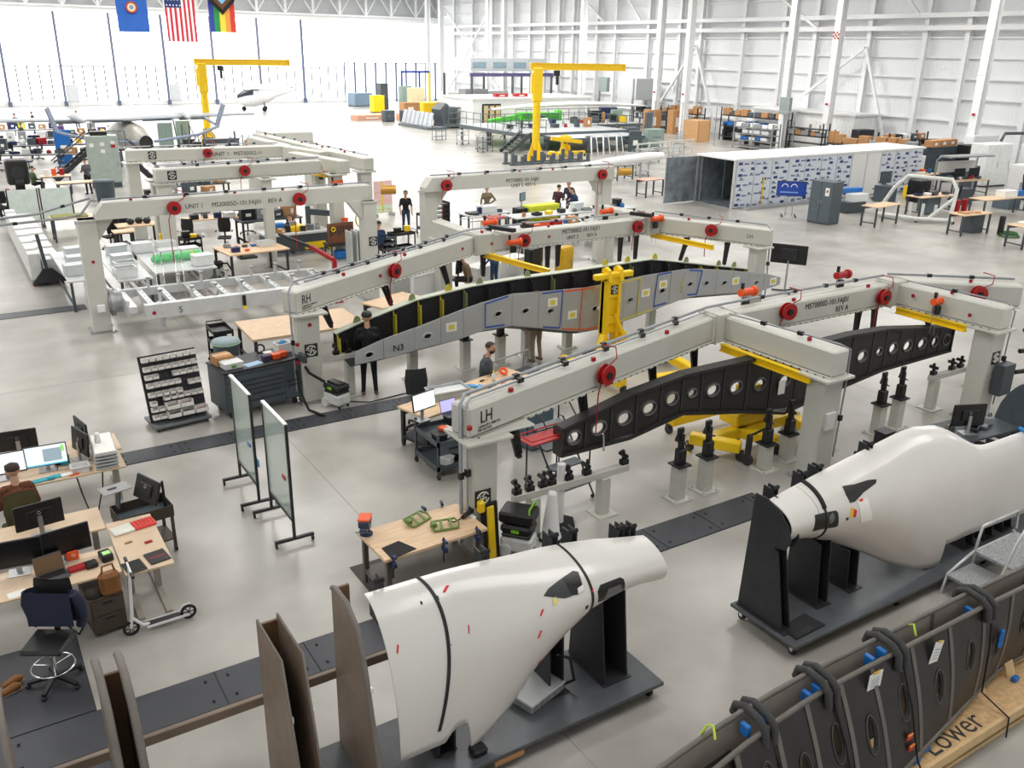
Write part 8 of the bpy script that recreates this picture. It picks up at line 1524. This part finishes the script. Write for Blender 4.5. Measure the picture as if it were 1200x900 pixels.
rt_('tan table of the seated green shirt person, far left', 4.7, 49.3, 1.4, .8, -.1, PALEWOOD); rt_('pale bench in front of the dark grey shirt person', 5.5, 46.6, 2.2, .8, .02, PALEWOOD)
for i in range(3): cbox(('white cup box on the tan table', 'orange bottle pack on the tan table', 'red box on the tan table')[i], 4.3+i*.35, 49.3, .9, .2, .2, .3, (WHITE, ORANGE, RED)[i], 'table_item', 'box')
t = thing('black_bin', 'black wheeled machine left of the green shirt person', 'machine', (3.2, 51.5, 0)); MB().box(-.5, .5, -.5, .5, .3, 1.5, .08).build('hood', BLACK, t); MB().cyl((-.2, -.55, .3), (.2, -.55, .3), .3, n=14).build('wheel', RUBBER, t); MB().cyl((-.0, -.56, .9), (0, -.5, .9), .32, n=14).build('fan_mouth', DKSTEEL, t)
t = rt_('long white bench at the far left frame edge', 2.2, 62.5, 3.2, .9, 0, M('table_white', 'e6e7e6')); rt_('long white bench at the far left, second row', 3.2, 68.0, 4.2, .9, 0, M('table_white', 'e6e7e6')); rt_('white bench row behind the grey aircraft tail', 9.4, 72.5, 4.2, .9, 0, M('table_white', 'e6e7e6')); rt_('white bench row far left, third', 6, 77.5, 4.2, .9, 0, M('table_white', 'e6e7e6'))
random.seed(5)
pl = [(BLACK, 'black'), (SLATE, 'slate'), (CHAR, 'charcoal'), (CARD, 'brown'), (WHITE, 'white'), (NAVY, 'navy'), (TOTE, 'grey'), (LIME, 'lime'), (M('violet_box', '5d4a80', .6), 'violet')]
for bi, (bx, by, L, nm) in enumerate(((2.2, 62.5, 3.0, 'the far left edge bench'), (3.2, 68, 4, 'the second row bench at far left'), (9.4, 72.5, 4, 'the bench behind the aircraft tail'), (6, 77.5, 4, 'the third row bench at far left'))):
    for j in range(6):
        m, cn = pl[(bi*4+j*2+j//3) % len(pl)]; cbox('%s box on %s, %s from the left' % (cn, nm, ('first', 'second', 'third', 'fourth', 'fifth', 'sixth')[j]), bx-L/2+.3+j*(L-.6)/5, by, .9, .45, .4, random.uniform(.25, .7), m, 'storage_box', 'box', random.uniform(-.3, .3), lid=False, group='boxes on '+nm)
for i, (x, y, m, l) in enumerate(((5.6, 82, JEAN, 'slate blue clothes'), (7.0, 84, DKCLOTH, 'black clothes'), (10.3, 84, M('cloth_olive', '4f5143'), 'olive clothes'), (8.0, 74.5, M('cloth_grey', '55555d'), 'grey clothes'), (5.2, 72.2, M('cloth_grey2', '3d4046'), 'charcoal clothes'), (3.4, 70.4, M('cloth_slate2', '4b5a68'), 'slate clothes'))): person('far off person in %s among the benches at far left' % l, x, y, i*1.3, 1.72, m, JEAN, voxel=.03)
for i, (x, y, sx, sy, sz, m, l, n) in enumerate(((6.6, 62.0, .9, .1, 2.0, BLUE, 'bright blue tarp sheet hanging left of the grey aircraft', 'blue_tarp'), (14.2, 69.5, 1.0, .3, 1.7, M('locker_teal', '8fa39a'), 'grey green panel before the left jib crane, left', 'grey_board'), (15.8, 71.0, 1.0, .3, 1.7, M('locker_teal', '8fa39a'), 'grey green panel before the left jib crane, right', 'grey_board'), (12.6, 64.5, 1.6, .8, .5, BLACK, 'low black crate under the grey aircraft wing', 'black_crate'), (17.2, 66, 2.4, .8, .8, CHAR, 'charcoal bench at the left jib crane foot', 'charcoal_bench'), (15.2, 62.2, 1.8, .6, .6, SLATE, 'slate trolley behind the back gantry', 'slate_trolley'))): cbox(l, x, y, 0, sx, sy, sz, m, n, 'panel' if 'board' in n else 'tarp' if 'tarp' in n else 'crate', .1, lid=False)
for i, (x, y, L, l) in enumerate(((8.6, 40.5, 3.2, 'dark machine row seen between the back gantries, left'), (10.2, 33.4, 2.4, 'dark machine bed seen under the second back gantry'), (15.0, 57.0, 4.0, 'cluttered grey trestle bench behind the back gantries'), (10.0, 43.6, 3.0, 'dark bench left of the back gantry post'))):
    t = bench(l, x, y, L, .9, .9, .05, top=CHAR, leg=DKSTEEL)
    for j in range(4): cbox('%s unit on the %s' % (('black', 'grey', 'slate', 'brown')[j], l.split(' seen')[0].split(' behind')[0].split(' left')[0]+' number '+('one', 'two', 'three', 'four')[i]), x-L/2+.4+j*(L-.8)/3, y, .9, .5, .4, .3+.15*((i+j) % 3), (BLACK, TOTE, SLATE, CARD)[j], 'bench_unit', 'device', .2*j, lid=False)
# ================================================================== flags hung from the roof
def flag(l, x, z0, z1, w, y, stripes, name, vert=False):
    t = thing(name, l, 'flag', (x, y, z0), world=True)
    for mat, a, b_, c, d in stripes:
        b = MB(); nu, nv = 6, 8; R = []
        for i in range(nu+1):
            u = a+(b_-a)*i/nu; R.append([(x-w/2+w*u+.0, y+.05*math.sin(u*9)+.06*math.sin(u*5+v*3)*(1-v), z0+(z1-z0)*v) for v in [c+(d-c)*j/nv for j in range(nv+1)]])
        b.loft(R); b.build('cloth', mat, t)
    MB().cyl((x-w/2-.05, y, z1), (x+w/2+.05, y, z1), .03, n=7).build('rod', STEEL, t)
    for s in (-w/2, w/2): MB().cyl((x+s, y, z1), (x+s, y, 14), .008, n=4).build('cable', STEEL, t)
    return t
def fm(n, c): return M(n, c, .8, var=.03)
YF = 60
FB, FR, FW, FN = fm('flag_blue', '2c62b8'), fm('flag_red', 'd22f45'), fm('flag_white', 'f2f2f5'), fm('flag_navy', '2b3f78')
t = flag('blue hanging flag with a round seal, left of the three', 11.2, 7.65, 10.6, 1.75, YF, [(FB, 0, 1, 0, 1)], 'state_flag')
k = MB(); k.cyl((11.15, YF-.16, 9.0), (11.15, YF-.12, 9.0), .3, n=20); k.build('seal', fm('seal_cream', 'e6d6a8'), t); k = MB(); k.torus((11.15, YF-.17, 9.0), .28, .05, 'y', 20, 6); k.build('seal_ring', fm('seal_red', 'b5483c'), t); MB().cyl((11.15, YF-.18, 9.0), (11.15, YF-.165, 9.0), .12, n=12).build('seal_centre', fm('seal_blue', '7a93b8'), t)
S = [(FR if i % 2 == 0 else FW, (i)/13, (i+1)/13, 0, 1 if i > 6 else .5) for i in range(13)]+[(FN, 0, 7/13, .5, 1)]
t = flag('striped red and white flag with starred blue canton, middle of the three', 13.95, 7.15, 11.0, 1.75, YF, S, 'national_flag')
k = MB()
for r in range(6):
    for c in range(5):
        k.lathe([(.045, -.0), (.001, -.01)], (13.17+c*.19+(.09 if r % 2 else 0), YF-.14, 9.2+r*.3), 5, 'y')
tag(k.build('stars', FW, t), kind='stuff')
cols = ['3b4cb0', '2f9a52', 'f0e04a', 'f2a04a', 'd9433c']
t = flag('rainbow striped flag with chevron, right of the three', 16.45, 7.75, 11.2, 1.6, YF, [(fm('flag_c%d' % i, c), i/5, (i+1)/5, 0, 1) for i, c in enumerate(cols)], 'rainbow_flag')
for i, (c, s) in enumerate((('1c1c1e', 0), ('6b4426', .28), ('7fc3e8', .56), ('efb0c4', .84), ('f4f4f6', 1.1))):
    k = MB(); w = .8-.0; y = YF-.16-.008*i; zt = 11.2; zb = 8.75+s*1.1; k.add([(16.45-w, y, zt), (16.45+w, y, zt), (16.45+w, y, zb+w), (16.45, y, zb), (16.45-w, y, zb+w)] if zb+w < zt else [(16.45-(zt-zb), y, zt), (16.45+(zt-zb), y, zt), (16.45, y, zb)], [tuple(range(5)) if zb+w < zt else (0, 1, 2)]); k.build('chevron', fm('chev_%d' % i, c), t)
# black steel tube frame behind the right gantry post and shell beyond
t = thing('tube_barrier', 'black and slate tube frame behind the right gantry post', 'frame', (19, 7.6, 0), world=True)
for z in (.5, 1.0, 1.45, 1.9):
    MB().tube([(17.9, 8.9, z), (19.5, 8.5, z), (23.5, 7.6, z)], .05, 8).build('long_tube', BLACK, t)
for x, y in ((18.4, 8.8), (21.3, 8.1), (23.2, 7.65)): MB().bar((x, y, 0), (x, y, 2.2), .14, .14).build('upright', SLATE, t)
for x0, x1 in ((18.1, 19.8), (20.6, 22.2)): MB().bar((x0+.6, 8.8-.2*(x0-18), .1), (x1+.6, 8.8-.22*(x1-18), 2.0), .08, .08).build('diagonal', SLATE, t)
t = thing('fuselage_shell', 'white shell with dark end plate at the right frame edge, beyond the cockpit shell', 'fuselage', (15.2, 7.0, 0), world=True)
b = MB(); R = []
for x, w, z in ((15.6, .7, 1.75), (17, .8, 1.8), (19, .8, 1.8)): R.append([(x, 7.2-w*math.cos(a), .5+(z-.5)*max(0, math.sin(a))**.7) for a in [PI*j/14 for j in range(15)]])
b.loft(R); b.build('skin', FUSE, t); b = MB(); b.prism([(7.2-.7*math.cos(a), .5+1.22*max(0, math.sin(a))**.7) for a in [PI*j/14 for j in range(15)]], 'yz', 15.5, 15.56); b.build('end_plate', SLATE, t)
for x in (15.7, 18.5): MB().box(x-.08, x+.08, 6.7, 7.7, 0, .55).build('stand', DKSTEEL, t)
monitor('black monitor seen from behind on the bench by the cockpit shell', 14.2, 7.65, .95, PI-.4, .62, .4); bench('dark bench behind the white cockpit shell', 14.2, 7.75, 2.2, .8, .95, -.1, top=CHAR, leg=DKSTEEL)
t = cart('black cart of tools behind the white cockpit shell', 12.3, 7.75, 0, 1.1, .6, 1.0, BLACK, (.3, .9)); cbox('black back pack on the tool cart behind the cockpit shell', 11.95, 7.7, .95, .25, .2, .5, BLACK, 'rucksack', 'bag'); cbox('dark mechanism on the tool cart behind the cockpit shell', 12.45, 7.75, .95, .5, .35, .2, CHAR, 'mechanism', 'machine')

# ================================================================== smaller things that crowd the middle and far bays
NUM = ('first', 'second', 'third', 'fourth', 'fifth', 'sixth', 'seventh', 'eighth', 'ninth', 'tenth')
for i, (x, y, a) in enumerate(((5.2, 35.3, .4), (8.3, 32.6, 2.8), (9.9, 35.2, .3), (7.0, 33.0, 2.5))): office_chair('black office chair among the far benches under UNIT 1, %s from the left' % NUM[i], x, y, a, BLACK, .5, arms=True)
for i, (x, y) in enumerate(((8.0, 34.4), (9.2, 34.4), (10.4, 34.4))): monitor('dark monitor on the long bench under the UNIT 1 beam, %s of three' % ('left', 'middle', 'right')[i], x, y, .95, -.1, .6, .36, (SCREEN, M('screen_blue', '7a93a8'), SCREEN)[i], logo=False)
GREY8 = M('dull_grey', '777b80', .5)
mats8 = [(BLACK, 'black'), (GREY8, 'dull grey'), (SLATE, 'slate'), (CHAR, 'charcoal'), (TOTE, 'pale grey'), (CARD, 'brown'), (NAVY, 'navy'), (ORANGE, 'orange'), (BLACK, 'black'), (WHITE, 'white'), (SLATE, 'slate'), (YELLOW, 'yellow'), (CHAR, 'charcoal'), (BLUE, 'blue'), (DKSTEEL, 'dark'), (RED, 'red')]
random.seed(11)
def strew(where, x0, y0, x1, y1, z, n, hmax, off=0, sc=.3):
    for i in range(n):
        m, c = mats8[(i*3+off) % 16]; t = (i+.5)/n; x, y = x0+(x1-x0)*t, y0+(y1-y0)*t+random.uniform(-.12, .12); w, d, h = sc*random.uniform(.6, 1.3), sc*random.uniform(.5, 1), random.uniform(.3, 1)*hmax; k = (i+off) % 4; r = random.uniform(-.6, .6); g = 'small items on '+where; tail = 'on %s, %s from the left' % (where, NUM[i])
        if k == 0:
            o = thing('tool_case', '%s tool case %s' % (c, tail), 'case', (x, y, z), r, g); MB().box(-w/2, w/2, -d/2, d/2, 0, h, .02).build('case_body', m, o); MB().tube([(-w*.2, 0, h), (-w*.18, 0, h+.06), (w*.18, 0, h+.06), (w*.2, 0, h)], .012, 5).build('handle', BLACK, o)
        elif k == 1:
            o = thing('canister', '%s round canister %s' % (c, tail), 'canister', (x, y, z), r, g); q = min(w, d)*.4; MB().lathe([(.001, 0), (q, 0), (q, h*.8), (q*.4, h*.92), (.001, h*.92)], n=12).build('canister_body', m, o); MB().lathe([(q*.42, h*.9), (q*.42, h), (.001, h)], n=10).build('cap', BLACK, o)
        elif k == 2: bin_tote('%s open tub %s' % (c, tail), x, y, z, w, d, h*.7, m, r, None, g, 'open_tub', 'tub')
        else: cbox('%s lidded box %s' % (c, tail), x, y, z, w, d, h*.8, m, 'lidded_box', 'box', r, group=g)
strew('the long bench under the UNIT 1 beam', 7.4, 34.0, 11.2, 34.1, .95, 9, .3); strew('the machine table', 9.4, 31.0, 11.4, 31.0, .78, 7, .3, 2); strew('the two level workbench', 7.2, 28.5, 8.8, 28.7, .92, 6, .14, 4, .2)
strew('the second long white table', 17.6, 27.5, 22.4, 27.5, .88, 10, .2, 1); strew('the long white table', 18.8, 29.3, 24.4, 29.3, .88, 9, .18, 5); strew('the silver tray table', 17.4, 30.6, 19, 30.6, .88, 4, .25, 3)
strew('the bench behind the cockpit shell', 13.3, 7.85, 15.0, 7.7, .95, 7, .2, 2, .22); strew('the back right workstation', 45.4, 28.3, 47.8, 27.9, .9, 6, .25, 3); strew('the hoop bench', 38.6, 25.4, 40.6, 25.2, .9, 5, .2, 6); strew('the back right bench', 45.8, 30.7, 47.4, 30.5, .9, 5, .3, 1)
for k, (x0, y0, x1, y1, nm) in enumerate(((2.0, 60.4, 8.5, 58.8, 'the far left trestle line'), (3.0, 65.4, 9.0, 65.0, 'the second far left trestle line'), (5, 70.2, 12, 70.0, 'the third far left trestle line'))):
    bench('grey trestle bench, %s of the three trestle lines at far left' % ('nearest', 'middle', 'farthest')[k], (x0+x1)/2, (y0+y1)/2, x1-x0, .9, .9, math.atan2(y1-y0, x1-x0), top=TOTE, leg=DKSTEEL); strew(nm, x0+.3, y0, x1-.3, y1, .9, 10, .5, k*3, .45)
    for j in range(4): office_chair('dark chair at %s, %s from the left' % (nm, NUM[j]), x0+.8+j*1.6, y0-.9+.2*(j % 2), j*1.3, (BLACK, NAVY, SLATE, BLACK)[j], .5)
for i, (x, y) in enumerate(((13.4, 60.5), (14.4, 61.0), (16.3, 60.2), (17.4, 61.2), (18.4, 60.4), (15.2, 66.8), (16.8, 67.4))):
    t = thing('tube_trolley', 'grey tube trolley behind the back gantries, %s from the left' % NUM[i], 'trolley', (x, y, 0), i*.7)
    for s in (-.3, .3): MB().tube([(s, -.3, .05), (s, -.3, 1.4+.2*(i % 3)), (s, .3, .9), (s, .3, .05)], .04, 6).build('side_tube', GS, t)
    MB().box(-.34, .34, -.32, .32, .3, .36).build('shelf', GS, t); MB().box(-.3, .3, -.3, .2, .36, .75).build('load', (SLATE, TOTE, BLACK)[i % 3], t)
# trolleys and stands round the work platform
for i, (x, y, a) in enumerate(((34.0, 57.5, .2), (34.8, 59.4, .8), (35.2, 67.0, .1), (35.2, 63.0, .6), (53.4, 64.0, .4), (49.6, 60.0, 1.2), (51.6, 59.2, .3), (53.0, 61.8, .9), (48.0, 56.0, .2), (50.4, 54.6, 1.0))): cart('grey tube cart near the work platform, %s one counted from the left' % NUM[i], x, y, a, 1.0, .6, 1.1, (GS, STEEL)[i % 2], (.25, .7, 1.0), tray=False)
strew('the work platform deck', 37.5, 60.5, 45.5, 59.8, 1.3, 8, .9, 0, .5); strew('the rear platform deck', 42.6, 63.5, 51.6, 62.8, 1.3, 9, 1.0, 3, .6)
for i, (x, y) in enumerate(((40.2, 52.4), (41.6, 52.8), (43.0, 53.0))):
    t = thing('leaning_chair', 'folded grey seat frame before the platform, %s of three' % ('left', 'middle', 'right')[i], 'seat', (x, y, 0), .3); MB().tube([(-.4, 0, 0), (-.3, .2, 1.3), (.3, .2, 1.3), (.4, 0, 0)], .06, 7).build('bent_frame', M('hoop_white', 'd9dbd8'), t); b = MB(); b.obox(Matrix.Translation((0, .1, .75)) @ Matrix.Rotation(-.2, 4, 'X'), .55, .08, .8, .03); b.build('seat_back', SLATE, t)
# more kit before the right hand wall
for i, (x, y, sx, sy, sz, m, l, n) in enumerate(((56.2, 36.6, 1.6, .9, 1.9, BLACK, 'black cabinet before the wall, left of the dark wide cabinet', 'black_cabinet'), (49.6, 29.6, .8, .6, 1.3, SLATE, 'slate computer cabinet behind the back right workstation', 'slate_cabinet'), (48.8, 25.6, 1.0, .7, .9, TOTE, 'grey drawer block right of the workstation', 'drawer_block'), (44.0, 26.4, .8, .6, .8, CHAR, 'charcoal drawer block under the long right workbench', 'drawer_block'), (42.6, 28.0, .9, .7, 1.1, BLACK, 'black tool cabinet behind the hoop frame', 'tool_cabinet'), (48.4, 32.6, 1.1, .7, .6, TOTE, 'grey pallet box right of the container end', 'pallet_box'), (49.8, 24.4, .6, .6, 1.5, BLUE, 'blue drum by the white cabinet, right edge', 'blue_drum'), (58.8, 41.0, 2.6, .9, 1.6, CHAR, 'charcoal machine behind the container roof', 'charcoal_machine'), (58.8, 44.0, 1.4, .9, 1.9, BLACK, 'black locker behind the container roof', 'black_locker'), (53.0, 41.5, 2.0, .9, 1.2, TOTE, 'grey crate behind the container roof', 'grey_crate'), (58.4, 34.5, 2.4, .7, 2.3, M('booth_white', 'eff0f0'), 'tall white cupboard at the wall behind the dark cabinet', 'white_cupboard'), (55.0, 27.0, 1.8, .8, 1.2, ALU, 'silver bench unit at the right edge wall', 'silver_unit'))): cbox(l, x, y, 0, sx, sy, sz, m, n, 'cabinet', -.1)
zs = rack('dark wire rack of cartons behind the back right workstation', 53.6, 37.0, 4.0, .9, 2.3, 4, 0); load('the dark wire rack third shelf', 53.6, 36.8, 4, zs[2]+.02, 31, [BLACK, CARD, SLATE], .35, 0)
for zi in (1, 3):
    for j in range(5): m, c = ((CARD, 'brown'), (BLACK, 'black'), (WHITE, 'white'), (SLATE, 'slate'), (CARD, 'brown'))[j]; cbox('%s carton on the dark wire rack, %s shelf, %s from the left' % (c, ('', 'second', '', 'top')[zi], NUM[j]), 52.0+j*.8, 36.9, zs[zi]+.0, .6, .5, .35, m, 'storage_box', 'carton', lid=False, group='cartons on the dark wire rack')
for i, (x, y, z) in enumerate(((50.6, 33.4, 1.9), (51.6, 33.5, 1.9), (52.6, 33.6, 1.9))): cbox('brown carton on top of the wide dark cabinet, %s' % ('left', 'middle', 'right')[i], x+.8, y, z, .8, .6, .4, CARD, lid=False)
t = thing('bent_pipe', 'dark bent pipe on top of the shelf at the right edge wall', 'pipe', (55.2, 30.2, 2.35), -.3); MB().tube([(-1.4, 0, .05), (-1.2, 0, .5), (1.0, 0, .5), (1.4, 0, .05)], .09, 8).build('bent_pipe', CHAR, t)
# small electric boxes, hose and paper on the near gantry and floor
o = MB().tube([(8.35, 10.3, 1.2), (8.36, 10.28, .9)], .02, 6).build('air_gun', CHROME); tag(o, 'chrome air fitting on the red hose before the carbon spar', 'fitting')
